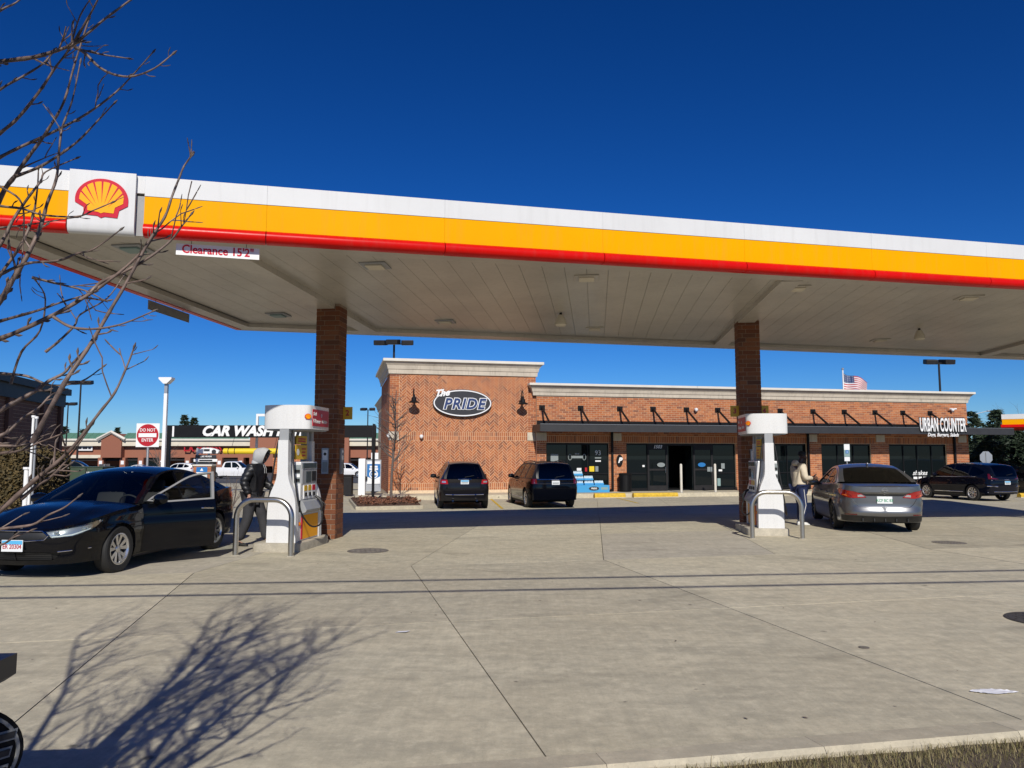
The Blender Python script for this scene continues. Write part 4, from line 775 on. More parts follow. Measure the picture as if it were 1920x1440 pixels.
class Car:
    def __init__(c, name, label, S, loc, heading, group=None):
        """heading: compass-like angle of the nose, clockwise from +Y"""
        c.S = S; c.L = S['L']; c.W = S['W']; c.h = S.get('res', 0.07); c.paint = S['paint']; c.glass = S.get('glass', 'glass_dark')
        c.root = thing(name, label, 'car' if S.get('cat') is None else S['cat'], loc, -heading, group)
        f = [(x, c.L/2-d) for x, d in S['front']]; r = [(x, -c.L/2+d) for x, d in S['rear']][::-1]
        mid = [(c.W, y) for y in (f[-1][1]-0.45, 0.0, r[0][1]+0.45)]
        o = crom(f+mid+r, 14); c.out = [Vector(p) for p in o]; c.q = [0]
        for a, b in zip(c.out, c.out[1:]): c.q.append(c.q[-1]+(b-a).length)
        c.Q = c.q[-1]; c.nrm = []
        for i in range(len(c.out)):
            t = c.out[min(i+1, len(c.out)-1)]-c.out[max(i-1, 0)]; t.normalize(); c.nrm.append(Vector((-t.y, t.x)))
        c.nrm[0] = Vector((0, 1)); c.nrm[-1] = Vector((0, -1))
        c.edge = S['edge']; c.zm = S.get('zm', 0.60)
    def pn(c, q):
        q = max(0, min(c.Q, q)); lo, hi = 0, len(c.q)-1
        while hi-lo > 1:
            m = (lo+hi)//2
            if c.q[m] <= q: lo = m
            else: hi = m
        t = (q-c.q[lo])/max(1e-9, c.q[hi]-c.q[lo]); return c.out[lo].lerp(c.out[hi], t), c.nrm[lo].lerp(c.nrm[hi], t).normalized()
    def qs(c, y):
        for i in range(len(c.out)-1):
            a, b = c.out[i].y, c.out[i+1].y
            if a >= y >= b and a > b and c.out[i].x > 0.15*c.W: return lerp(c.q[i], c.q[i+1], (a-y)/(a-b))
        return c.Q if y < 0 else 0
    def qf(c, x):
        for i in range(len(c.out)-1):
            a, b = c.out[i].x, c.out[i+1].x
            if a <= x <= b and b > a: return lerp(c.q[i], c.q[i+1], (x-a)/(b-a))
        return 0
    def qr(c, x):
        for i in range(len(c.out)-2, -1, -1):
            a, b = c.out[i].x, c.out[i+1].x
            if b <= x <= a and a > b: return lerp(c.q[i], c.q[i+1], (a-x)/(a-b))
        return c.Q
    def zu(c, q): return interp(c.edge, c.pn(q)[0].y)
    def skin(c, q, z, off=0.0):
        S = c.S; p, n = c.pn(q); zu = interp(c.edge, p.y); wx = n.x*n.x; wy = 1-wx; zm = c.zm
        lo = wx*S.get('tuck', 0.06)+wy*(S.get('tuck_f', 0.12) if n.y > 0 else S.get('tuck_r', 0.10)); up = wx*S.get('tumble', 0.045)+wy*(S.get('lean_f', 0.10) if n.y > 0 else S.get('lean_r', 0.03))
        if z < zm: i = lo*((zm-z)/(zm-0.18))**2
        else: i = up*((z-zm)/max(0.05, zu-zm))**2
        i += wx*(0.014*math.exp(-((z-S.get('crease', 0.80)+0.05)/0.045)**2)-0.010*math.exp(-((z-S.get('crease', 0.80))/0.03)**2)+0.016*math.exp(-((z-0.42)/0.10)**2))
        if 'rear_feat' in S and n.y < -0.3: i += S['rear_feat'](z)*(-n.y)
        if 'front_feat' in S and n.y > 0.3: i += S['front_feat'](z)*n.y
        v = p-n*(i-off); return Vector((v.x, v.y, z))
    def xe(c, y): return c.skin(c.qs(y), interp(c.edge, y)).x
    def side(c, y, z, off=0.0):            # greenhouse flank
        zb = interp(c.edge, y); d = max(-0.1, z-zb); k = c.S.get('lean', 0.50)
        return Vector((c.xe(y)-0.018-k*d-0.12*d*d+off, y, z+off*0.4))
    def part(c, name, mb, mat, parent=None, smooth=38, recalc=False): return mb.build(name, mat, parent or c.root, smooth, recalc)
    def both(c, name, poly, mat, holes=(), flange=0.02, fn=None, h=None, off=0.0, parent=None, sides=(1, -1)):
        f = fn or c.skin; g = (lambda a, b, o: f(a, b, o+off)); r = []
        for s in sides: r.append(c.part(name, sheet_mb(poly, g, holes, h or c.h, flange, s), mat, parent, recalc=False))
        return r
    def arch(c, yc, r, z0, n=14):
        """wheel opening from the front sill point to the rear sill point, in (q,z)"""
        zc = c.S['tyre']; a0 = math.asin(max(-1, min(1, (z0-zc)/r))); pts = []
        for i in range(n+1):
            a = a0+(PI-2*a0)*i/n; pts.append((c.qs(yc+r*math.cos(a)), zc+r*math.sin(a)))
        return pts
    def toppatch(c, rows, t0, t1, nt=12, inset=0.0):
        """loft between rails: rows = (x, y, z, bow, crown)"""
        b = MB(); m = len(rows)
        def fn(a, s):
            i = min(m-1, int(round(a*(m-1)))); x, y, z, bow, cr = rows[i]; t = lerp(t0, t1, s); k = 1-abs(t)**2.2
            return (x*t, y+bow*k, z+cr*k-inset)
        return b.grid(fn, m-1, nt)
    def build(c):
        S = c.S; L = c.L; zf, zr, zs = S['zlow_f'], S['zlow_r'], S['sill']; yf, yr = S['axle_f'], S['axle_r']; ra = S['arch']
        af = c.arch(yf, ra, zs); ar = c.arch(yr, ra, zs); d0, d1, d2 = S['doors']; up = lambda q: c.zu(q)-0.004
        qd0, qd1, qd2 = c.qs(d0), c.qs(d1), c.qs(d2); top = lambda a, b, n=10: [(lerp(a, b, i/n), up(lerp(a, b, i/n))) for i in range(n+1)]
        # ---- front clip
        holes = [h_ for h_ in S.get('front_holes', lambda c: [])(c)]
        poly = [(0, zf)]+[(lerp(0, af[0][0], i/6), lerp(zf, zs, i/6)) for i in range(1, 6)]+af+[(qd0-0.004, zs)]+top(qd0-0.004, 0, 24)
        poly = [poly[0]]+poly[1:]
        c.both('front_body', poly, c.paint, holes)
        # ---- doors
        c.door_meshes(qd0, qd1, qd2, ar, zs, top)
        # ---- rear clip
        rh = S.get('rear_holes', lambda c: [])(c)
        tail = [(c.Q, up(c.Q))] ; rp = [(c.Q, zr)]+top(c.Q, qd2+0.004, 24)
        q2b = c.door2_rear(qd2, ar, zs)
        poly = rp+[p for p in q2b]+[p for p in ar if True][c.rcut:]+[(lerp(ar[-1][0], c.Q, i/6), lerp(zs, zr, i/6)) for i in range(1, 6)]
        c.both('rear_body', poly, c.paint, rh)
        # ---- sills
        for s in (1, -1):
            b = MB(); q0, q1 = af[-1][0]+0.02, ar[0][0]-0.02; n = 10
            ring_ = [(0.0, zs-0.008), (-0.02, zs-0.05), (-0.10, zs-0.07)]
            rows = [[c.skin(lerp(q0, q1, i/n), zs, -0.012+o)+Vector((0, 0, z-zs)) for o, z in ring_] for i in range(n+1)]
            b.grid(lambda a, t: (lambda p: (p.x*s, p.y, p.z))(rows[int(round(a*n))][int(round(t*2))]), n, 2); c.part('sill', b, S.get('sill_mat', 'plastic_black'), smooth=30, recalc=True)
        # ---- hood
        yn = S['hood_y0']; yc = S['rail'][0][0]; n = 12; qn = c.qs(yn); rows = []
        b = MB()
        def hood(a, s):
            t = 2*s-1; st = abs(t); y = lerp(yn, yc, a); q = c.qs(y); e = c.skin(q, up(q)); k = 1-st**2.2
            bow = lerp(0, S['cowl_bow'], a); cr = lerp(0.0, S['hood_crown'], min(1, a*2.2)); p = Vector((e.x*t, e.y+bow*k, e.z+cr*k))
            if a < 1:
                q0 = qn*st; e0 = c.skin(q0, up(q0)); eN = c.skin(qn, up(qn)); d = e0-Vector((eN.x*st, eN.y, eN.z)); w = (1-a)**2
                p += Vector((d.x*(1 if t > 0 else -1), d.y, d.z))*w
            rid = 0.012*math.exp(-((st-0.62)/0.10)**2)*math.sin(PI*min(1, a*1.0)) ; p.z += rid
            return p
        b.grid(hood, 16, 24); c.part('hood', b, c.paint, smooth=50)
        # ---- greenhouse rails
        rail = crom(S['rail'], 6); H = S['hdr']; B_ = S['bkl']           # y of header and of rear glass top
        rows = []
        for y, z in rail:
            p = c.side(y, z); f = S['rail'][0][0]; e = S['rail'][-1][0]
            bow = S['cowl_bow']*sstep(H-0.25, f, y)+S.get('hdr_bow', 0.06)*sstep(B_, H, y)*(1-sstep(H-0.25, f, y))-S.get('rear_bow', 0.10)*sstep(B_+0.3, e, y)
            cr = S.get('roof_crown', 0.05)*(1-sstep(H, f, y))*(1-sstep(B_, e, y)); rows.append((p.x, y, z, bow, cr))
        iH = min(range(len(rows)), key=lambda i: abs(rows[i][1]-H)); iB = min(range(len(rows)), key=lambda i: abs(rows[i][1]-B_)+(0 if i > iH else 9))
        c.rows = rows; tw = S.get('pil', 0.92)
        c.part('roof', c.toppatch(rows[iH:iB+1], -1, 1, 16), c.paint, smooth=60)
        w = c.part('windshield', c.toppatch(rows[:iH+1], -tw, tw, 14, 0.004), S.get('wglass', c.glass), smooth=60)
        for s in (1, -1): c.part('pillar', c.toppatch(rows[:iH+1], s*tw, s, 2), c.paint, smooth=60)
        tb = S.get('pil_r', 0.86)
        w = c.part('rear_window', c.toppatch(rows[iB:], -tb, tb, 14, 0.004), S.get('rglass', c.glass), smooth=60)
        for s in (1, -1): c.part('pillar', c.toppatch(rows[iB:], s*tb, s, 3), c.paint, smooth=60)
        # ---- deck
        if S.get('deck', True):
            y0, yt = S['rail'][-1][0], S['deck_y1']; qt = c.qs(yt); b = MB()
            def deck(a, s):
                t = 2*s-1; st = abs(t); y = lerp(y0, yt, a); q = c.qs(y); e = c.skin(q, up(q)); k = 1-st**2.2
                p = Vector((e.x*t, e.y-S.get('rear_bow', 0.10)*k*(1-a), e.z+0.02*k*math.sin(PI*a*0.9)))
                q0 = c.Q-(c.Q-qt)*st; e0 = c.skin(q0, up(q0)); eN = c.skin(qt, up(qt)); d = e0-Vector((eN.x*st, eN.y, eN.z)); w_ = a**2
                return p+Vector((d.x*(1 if t > 0 else -1), d.y, d.z))*w_
            b.grid(deck, 10, 20); c.part('trunk_lid' if S.get('deck_name') is None else S['deck_name'], b, c.paint, smooth=50, recalc=False)
        # ---- side frames and windows
        c.flanks()
        # ---- underbody
        b = MB(); wi = c.W-0.34
        b.box(-wi, wi, -L/2+0.25, L/2-0.25, max(0.19,zr-0.04), 0.60); b.box(-c.W+0.07, c.W-0.07, yr+ra+0.02, yf-ra-0.02, 0.17, 0.30)
        b.box(-c.W+0.24, c.W-0.24, L/2-0.62, L/2-0.42, 0.24, 0.58); b.box(-c.W+0.24, c.W-0.24, -L/2+0.22, -L/2+0.42, zr+0.01, 0.80)
        b.box(-wi, wi, S['rail'][0][0]-0.12, L/2-0.45, 0.601, 0.70); c.part('underbody', b, 'interior', smooth=None)
        # ---- wheels
        tm, rm, dm = wheel_meshes(S['tyre'], S['rim'], S.get('tw', 0.215), S['spokes'], S.get('alloy', 'alloy'))
        for y in (yf, yr):
            for s in (1, -1):
                o = link('wheel', tm, c.root); o.location = (s*(c.W-0.135), y, S['tyre']-0.004); o.rotation_euler = (random.uniform(0, 6), 0, 0 if s > 0 else PI)
                link('rim', rm, o); link('brake_disc', dm, o)
        # ---- mirrors, handles
        for s in (1, -1):
            if not (s < 0 and S.get('open_door')): c.mirror(s, c.root)
        if S.get('handles', True):
            for s in (1, -1):
                for k, y in enumerate((d1+0.14, d2+S.get('hnd2', 0.22))):
                    if s < 0 and k == 0 and S.get('open_door'): continue
                    c.handle(s, y, c.root)
        S.get('extra', lambda c: None)(c)
        return c
    def mirror(c, s, par, off=Vector((0, 0, 0))):
        y = c.S['mirror'][0]; z = c.S['mirror'][1]; x = c.xe(y)+0.10; b = MB(); o = -off
        b.lathe([(0.02, -0.13), (0.075, -0.115), (0.10, -0.04), (0.098, 0.05), (0.075, 0.11), (0.02, 0.13)], 14, T(s*x+o.x, y+o.y, z+o.z) @ RY(PI/2) @ Matrix.Diagonal((0.85, 0.9, 1, 1)))
        b.tube([(s*(x-0.18)+o.x, y+0.01+o.y, z-0.06+o.z), (s*(x-0.05)+o.x, y+o.y, z-0.05+o.z)], 0.03, 8); m = c.part('mirror', b, c.paint, par, 40)
        return m
    def handle(c, s, y, par, off=Vector((0, 0, 0))):
        z = c.S.get('hz', 0.86); p = [c.skin(c.qs(y+d), z+d*0.05, e) for d, e in ((0.10, 0.004), (0.08, 0.028), (-0.08, 0.03), (-0.10, 0.004))]
        b = MB(); b.tube([Vector((s*v.x, v.y, v.z))-off for v in p], 0.011, 6); return c.part('handle', b, c.S.get('handle_mat', c.paint), par, 40)
    def door2_rear(c, qd2, ar, zs):
        """rear cut of the back door: down from the belt, then round the arch"""
        i = 0
        for k, p in enumerate(ar):
            if p[0] > qd2-0.02: i = k; break
        c.rcut = i; return [(qd2+0.004, lerp(c.zu(qd2)-0.01, ar[i][1]+0.02, t)) for t in (0.02, 0.5, 0.98)]
    def door_meshes(c, qd0, qd1, qd2, ar, zs, top):
        i = 0
        for k, p in enumerate(ar):
            if p[0] > qd2-0.02: i = k; break
        fd = [(qd0+0.004, zs), (qd1-0.003, zs)]+top(qd1-0.003, qd0+0.004, 8)
        rd = [(qd1+0.003, zs)]+[(p[0]-0.012, p[1]+0.004) for p in ar[:i]]+[(qd2-0.004, ar[i][1]+0.03)]+top(qd2-0.004, qd1+0.003, 8)
        op = c.S.get('open_door')
        c.both('front_door', fd, c.paint, sides=(1,) if op else (1, -1)); c.both('rear_door', rd, c.paint)
        if op:
            hinge = c.skin(qd0+0.05, 0.6, -0.03); hinge = Vector((-hinge.x, hinge.y, 0)); c.hinge = hinge
            mb = sheet_mb(fd, c.skin, (), c.h, 0.0, -1); mi = sheet_mb(shrink(fd, 0.01), lambda a, b_, o: c.skin(a, b_, o-0.11), (), 0.12, -0.10, -1)
            for m in (mb, mi): m.v = [tuple(Vector(p)-hinge) for p in m.v]
            d = c.part('front_door', mb, c.paint); d['label'] = 'driver door standing open'; d.location = hinge; d.rotation_euler = (0, 0, op); c.door = d
            c.part('door_lining', mi, 'plastic_black', d, recalc=True)
            c.mirror(-1, d, hinge); c.handle(-1, c.S['doors'][1]+0.14, d, hinge)
    def flanks(c):
        S = c.S; rail = crom(S['rail'], 6); y0, y1 = S['rail'][0][0], S['rail'][-1][0]; n = 16
        base = [(lerp(y1, y0, i/n), interp(c.edge, lerp(y1, y0, i/n))-0.006) for i in range(1, n)]
        outer = [(y, z-0.004) for y, z in rail]+base
        # daylight opening
        ins = S.get('frame', 0.055); yb = S['doors'][1]+S.get('bpil_off', 0.0); dlo = S['dlo']
        w1 = [p for p in crom(dlo, 5)]
        def cut(poly, lo, hi):
            out = []
            for i in range(len(poly)):
                p, q = poly[i-1], poly[i]
                for lim, sg in ((lo, 1), (hi, -1)): pass
                out.append(q)
            def clip(pl, lim, sg):
                r = []
                for i in range(len(pl)):
                    a, b_ = pl[i-1], pl[i]; da, db = (a[0]-lim)*sg, (b_[0]-lim)*sg
                    if da*db < 0: t = da/(da-db); r.append((lim, lerp(a[1], b_[1], t)))
                    if db >= 0: r.append(b_)
                return r
            kk = S.get('bslant', 0.22); sh_ = lambda pl, s_: [(p[0]+s_*kk*(p[1]-1.05), p[1]) for p in pl]
            return sh_(clip(clip(sh_(out, 1), lo, 1), hi, -1), -1)
        belt = [(y, interp(c.edge, y)+0.022) for y in [lerp(dlo[-1][0], dlo[0][0], i/12) for i in range(1, 12)]]
        full = w1+belt; panes = []; cuts = S['panes']
        for lo, hi in cuts: panes.append(cut(full, lo, hi))
        op = S.get('open_door')
        for s in (1, -1):
            hl = list(panes)
            if op and s < 0:
                hl = [cut(shrink(full, -0.03), cuts[0][0]-0.05, 9)]+panes[1:]
            c.part('window_frame', sheet_mb(outer, c.side, hl, 0.09, 0.03, s), S.get('frame_mat', c.paint))
            for k, pn in enumerate(panes):
                if op and s < 0 and k == 0:
                    fo = shrink(cut(shrink(full, -0.028), cuts[0][0]-0.045, 9), 0.004)
                    m1 = sheet_mb(fo, lambda a, b_, o: c.side(a, b_, o+0.004), [pn], 0.09, 0.05, -1); m2 = sheet_mb(pn, lambda a, b_, o: c.side(a, b_, o-0.012), (), 0.15, 0, -1)
                    for m in (m1, m2): m.v = [tuple(Vector(p)-c.hinge) for p in m.v]
                    fr = c.part('door_frame', m1, S.get('open_frame_mat', 'satin'), c.door); c.part('pane', m2, c.glass, c.door)
                    continue
                c.part('pane', sheet_mb(pn, lambda a, b_, o: c.side(a, b_, o-0.006), (), 0.15, 0, s), S.get('sglass', c.glass))
            if S.get('chrome_line'):
                b = MB(); loop = [c.side(y, z, 0.006) for y, z in full]; b.tube([Vector((s*p.x, p.y, p.z)) for p in loop+loop[:1]], 0.008, 5, caps=False)
                if not (op and s < 0): c.part('window_trim', b, 'chrome')
    def seat(c, x, y, par=None):
        b = MB(); b.rbox(x-0.25, x+0.25, y-0.25, y+0.28, 0.32, 0.52, 0.05); b.rbox(x-0.24, x+0.24, -0.07, 0.07, 0, 0.62, 0.05, T(0, y-0.27, 0.46) @ RX(0.32) ) if False else None
        M_ = T(x, y-0.24, 0.48) @ RX(0.30); b.rbox(-0.24, 0.24, -0.07, 0.07, 0.0, 0.60, 0.05, M_); b.rbox(-0.13, 0.13, -0.05, 0.05, 0.63, 0.82, 0.04, M_); b.tube([M_ @ Vector((-0.05, 0, 0.58)), M_ @ Vector((-0.05, 0, 0.65))], 0.01, 5); b.tube([M_ @ Vector((0.05, 0, 0.58)), M_ @ Vector((0.05, 0, 0.65))], 0.01, 5)
        c.part('seat', b, 'interior', smooth=40)
    def plate(c, q, z, kind, txt, off=0.012, w=0.305, h=0.152):
        p = c.skin(q, z, off); rear = p.y < 0
        b = MB(); s = -1 if rear else 1
        b.box(-w/2, w/2, -0.004, 0.004, -h/2, h/2, T(0, p.y, z)); o = c.part('license_plate', b, 'plate_white', smooth=None)
        if kind != 'plain':
            b = MB(); b.box(-w/2+0.006, w/2-0.006, -0.001, 0.001, h*0.12, h/2-0.008, T(0, p.y+s*0.0055, z)); c.part('plate_band', b, 'plate_blue' if kind == 'blue' else 'plate_white', o, smooth=None)
        if not txt:
            for k_ in range(6): MB().box(-0.115+k_*0.04, -0.09+k_*0.04, -0.001, 0.001, -0.04, 0.025, T(0, p.y+s*0.0068, z-0.01)).build('plate_mark', 'decal_dim', o)
            return
        text('plate_lettering', txt, 0.085, 'plate_text_red' if kind == 'blue' else 'plate_green', o, (0, p.y+s*0.0065, z-0.012), rot=(PI/2, 0, 0 if rear else PI), extrude=0.0015, bold=0.012, xs=0.82)
    def interior(c, wheel=True):
        S = c.S; y0 = S['rail'][0][0]; wi = c.W-0.16
        b = MB(); b.rbox(-wi, wi, y0-0.55, y0+0.10, 0.70, interp(c.edge, y0)-0.05, 0.06); c.part('dashboard', b, 'interior', smooth=40)
        for x in (-0.38, 0.38): c.seat(x, S['doors'][1]+0.42)
        b = MB(); yb = S['doors'][2]+0.18; M_ = T(0, yb, 0.46) @ RX(0.38); b.rbox(-0.62, 0.62, -0.08, 0.08, 0, 0.62, 0.05, M_); b.rbox(-0.62, 0.62, yb, yb+0.5, 0.3, 0.5, 0.05); c.part('rear_bench', b, 'interior', smooth=40)
        if wheel:
            b = MB(); M_ = T(-0.38, y0-0.58, 0.88) @ RX(-0.45); b.tube([M_ @ Vector((0.185*math.cos(a), 0, 0.185*math.sin(a))) for a in [2*PI*i/24 for i in range(25)]], 0.014, 6, False); b.tube([M_ @ Vector((-0.18, 0, 0)), M_ @ Vector((0.18, 0, 0))], 0.018, 6); c.part('steering_wheel', b, 'interior', smooth=40)
        b = MB(); b.box(-wi, wi, S['doors'][2]-0.1, y0-0.1, 0.301, 0.32); c.part('cabin_floor', b, 'interior', smooth=None)
        b = MB(); yr_ = S['rail'][-1][0]; b.box(-wi+0.1, wi-0.1, yr_-0.05, S['doors'][2]+0.1, 0.93, 0.95); c.part('parcel_shelf', b, 'interior', smooth=None)
# ---------------------------------------------------------------- black sedan at the left pump
def qpoly(c, pts, rear=False): return [((c.qr if rear else c.qf)(p[0]) if abs(p[0]) <= c.W*0.9 and (len(p) < 3) else c.qs(p[2]), p[1]) for p in pts]
SEDAN = dict(L=4.85, W=0.925, res=0.065, tyre=0.333, rim=0.222, arch=0.365, axle_f=1.455, axle_r=-1.35, sill=0.225, zlow_f=0.20, zlow_r=0.26,
    front=[(0, 0), (0.30, 0.012), (0.52, 0.055), (0.68, 0.14), (0.79, 0.28), (0.86, 0.50), (0.905, 0.85)], rear=[(0, 0), (0.32, 0.010), (0.55, 0.045), (0.70, 0.12), (0.80, 0.26), (0.87, 0.52), (0.91, 0.9)],
    edge=[(-2.43, 1.06), (-2.0, 1.085), (-1.6, 1.06), (-1.0, 1.00), (-0.2, 0.965), (0.6, 0.945), (1.0, 0.93), (1.5, 0.885), (2.0, 0.80), (2.25, 0.735), (2.43, 0.70)],
    rail=[(1.02, 0.95), (0.55, 1.19), (0.18, 1.36), (-0.2, 1.425), (-0.62, 1.43), (-1.0, 1.36), (-1.38, 1.235), (-1.82, 1.085)], hdr=0.16, bkl=-1.0,
    dlo=[(0.80, 0.985), (0.45, 1.155), (0.10, 1.315), (-0.22, 1.372), (-0.62, 1.375), (-0.98, 1.30), (-1.30, 1.18), (-1.52, 1.075)], panes=[(-0.20, 9), (-1.02, -0.27), (-9, -1.07)],
    doors=(0.94, -0.235, -1.10), hood_y0=2.16, cowl_bow=0.16, hood_crown=0.075, mirror=(0.70, 1.0), hz=0.83, deck_y1=-2.22, lean=0.52, spokes=5)
def kia_front(c):
    c.hl = [(c.qf(0.40), 0.655), (c.qf(0.60), 0.685), (c.qs(2.10), 0.735), (c.qs(1.86), 0.78), (c.qs(1.80), 0.765), (c.qs(2.02), 0.655), (c.qf(0.72), 0.585), (c.qf(0.52), 0.565)]
    c.gr = [(0, 0.655), (c.qf(0.38), 0.652), (c.qf(0.47), 0.60), (c.qf(0.42), 0.545), (c.qf(0.2), 0.53), (0, 0.527)]
    c.lg = [(0, 0.385), (c.qf(0.45), 0.38), (c.qf(0.62), 0.36), (c.qf(0.52), 0.275), (0, 0.262)]
    return [c.hl, [(max(q, 0.004), z) for q, z in c.gr], [(max(q, 0.004), z) for q, z in c.lg]]
def taper(h): return [h]
def kia_extra(c):
    for s in (1, -1):
        hl = c.part('headlight', sheet_mb(shrink(c.hl, 0.002), lambda a, b, o: c.skin(a, b, o-0.035), (), 0.05, 0, s), 'lamp_smoke')
        c.part('lens', sheet_mb(shrink(c.hl, 0.004), lambda a, b, o: c.skin(a, b, o+0.001), (), 0.05, 0.02, s), 'car_glass', hl)
        for q, z, r, m in ((c.qf(0.56), 0.632, 0.034, 'lamp_clear'), (c.qs(2.10), 0.675, 0.036, 'lamp_clear')):
            p = c.skin(q, z, -0.022); d = c.skin(q, z, 0.1)-p; d.normalize(); b = MB(); u = d.orthogonal().normalized(); w_ = d.cross(u)
            prof = [(r, 0), (r*0.95, 0.012), (r*0.7, 0.006), (r*0.45, 0.014), (0.002, 0.02)]; n = 16
            b.add([p+d*h_+(u*math.cos(2*PI*k/n)+w_*math.sin(2*PI*k/n))*r_ for r_, h_ in prof for k in range(n)], [(i*n+k, i*n+(k+1) % n, (i+1)*n+(k+1) % n, (i+1)*n+k) for i in range(4) for k in range(n)])
            b.v = [(s*x, y, z_) for x, y, z_ in b.v]; c.part('projector', b, m, hl, 30, True)
        am = [(c.qs(1.985), 0.695), (c.qs(1.93), 0.755), (c.qs(1.84), 0.773), (c.qs(1.90), 0.70)]
        c.part('turn_lamp', sheet_mb(am, lambda a, b, o: c.skin(a, b, o-0.012), (), 0.05, 0, s), 'amber', hl)
        dr = [(c.qf(0.50), 0.575), (c.qf(0.72), 0.595), (c.qs(2.02), 0.665), (c.qs(2.02), 0.678), (c.qf(0.71), 0.610), (c.qf(0.50), 0.588)]
        c.part('lamp_strip', sheet_mb(dr, lambda a, b, o: c.skin(a, b, o-0.015), (), 0.05, 0, s), 'white_gloss', hl)
        c.part('grille', sheet_mb(c.gr, lambda a, b, o: c.skin(a, b, o-0.03), (), 0.06, 0, s), 'plastic_black')
        lg = c.part('lower_grille', sheet_mb(c.lg, lambda a, b, o: c.skin(a, b, o-0.05), (), 0.06, 0, s), 'plastic_black')
        for z in (0.285, 0.312, 0.34, 0.365):
            b = MB(); b.tube([(lambda p: Vector((s*p.x, p.y, p.z)))(c.skin(c.qf(x), z, -0.02)) for x in (0, 0.2, 0.4, 0.5)], 0.006, 5); c.part('slat', b, 'plastic_black', lg)
        tr = [(c.qf(x), z) for x, z in ((0.0, 0.66), (0.2, 0.662), (0.38, 0.66), (0.47, 0.60))]
        b = MB(); b.tube([(lambda p: Vector((s*p.x, p.y, p.z)))(c.skin(q, z, 0.004)) for q, z in tr], 0.007, 6); c.part('grille_trim', b, 'chrome')
        b = MB(); b.tube([(lambda p: Vector((s*p.x, p.y, p.z)))(c.skin(c.qf(x), z, 0.003)) for x, z in ((0.0, 0.527), (0.2, 0.53), (0.42, 0.545), (0.47, 0.60))], 0.006, 6); c.part('grille_trim', b, 'chrome')
        b = MB(); b.tube([(lambda p: Vector((s*p.x, p.y, p.z)))(c.skin(q, z, 0.003)) for q, z in ((c.qf(0.58), 0.385), (c.qf(0.7), 0.395), (c.qs(2.0), 0.41))], 0.008, 6); c.part('bumper_trim', b, 'chrome')
        tl = [(c.qs(-1.98), 0.90), (c.qs(-1.93), 0.985), (c.qs(-2.2), 1.01), (c.qr(0.55), 0.985), (c.qr(0.50), 0.90), (c.qs(-2.2), 0.865)]
        c.part('taillight', sheet_mb(tl, lambda a, b, o: c.skin(a, b, o+0.006), (), 0.06, 0.03, s), 'tail_red')
    c.plate(0, 0.47, 'blue', 'ER 20304', 0.02)
    p = c.skin(0, 0.70, 0.004); b = MB(); oval(b, 0.062, 0.03, -0.004, 0.004, 24); b.v = [(x, y+p.y+0.004, z+0.69) for x, y, z in b.v]; e = c.part('emblem', b, 'chrome', smooth=None)
    text('emblem_lettering', 'KIA', 0.038, 'plastic_black', e, (0, p.y+0.009, 0.69), rot=(PI/2, 0, PI), extrude=0.001, bold=0.03)
    c.interior()
S1 = dict(SEDAN); S1.update(paint='paint_black', front_holes=kia_front, extra=kia_extra, open_door=-0.62, glass='car_glass', chrome_line=True, handle_mat='chrome', frame_mat='paint_black')
CKIA = Car('sedan', 'black sedan at the left pump with its driver door open', S1, (-6.36, 12.78, 0), PI+0.112).build()

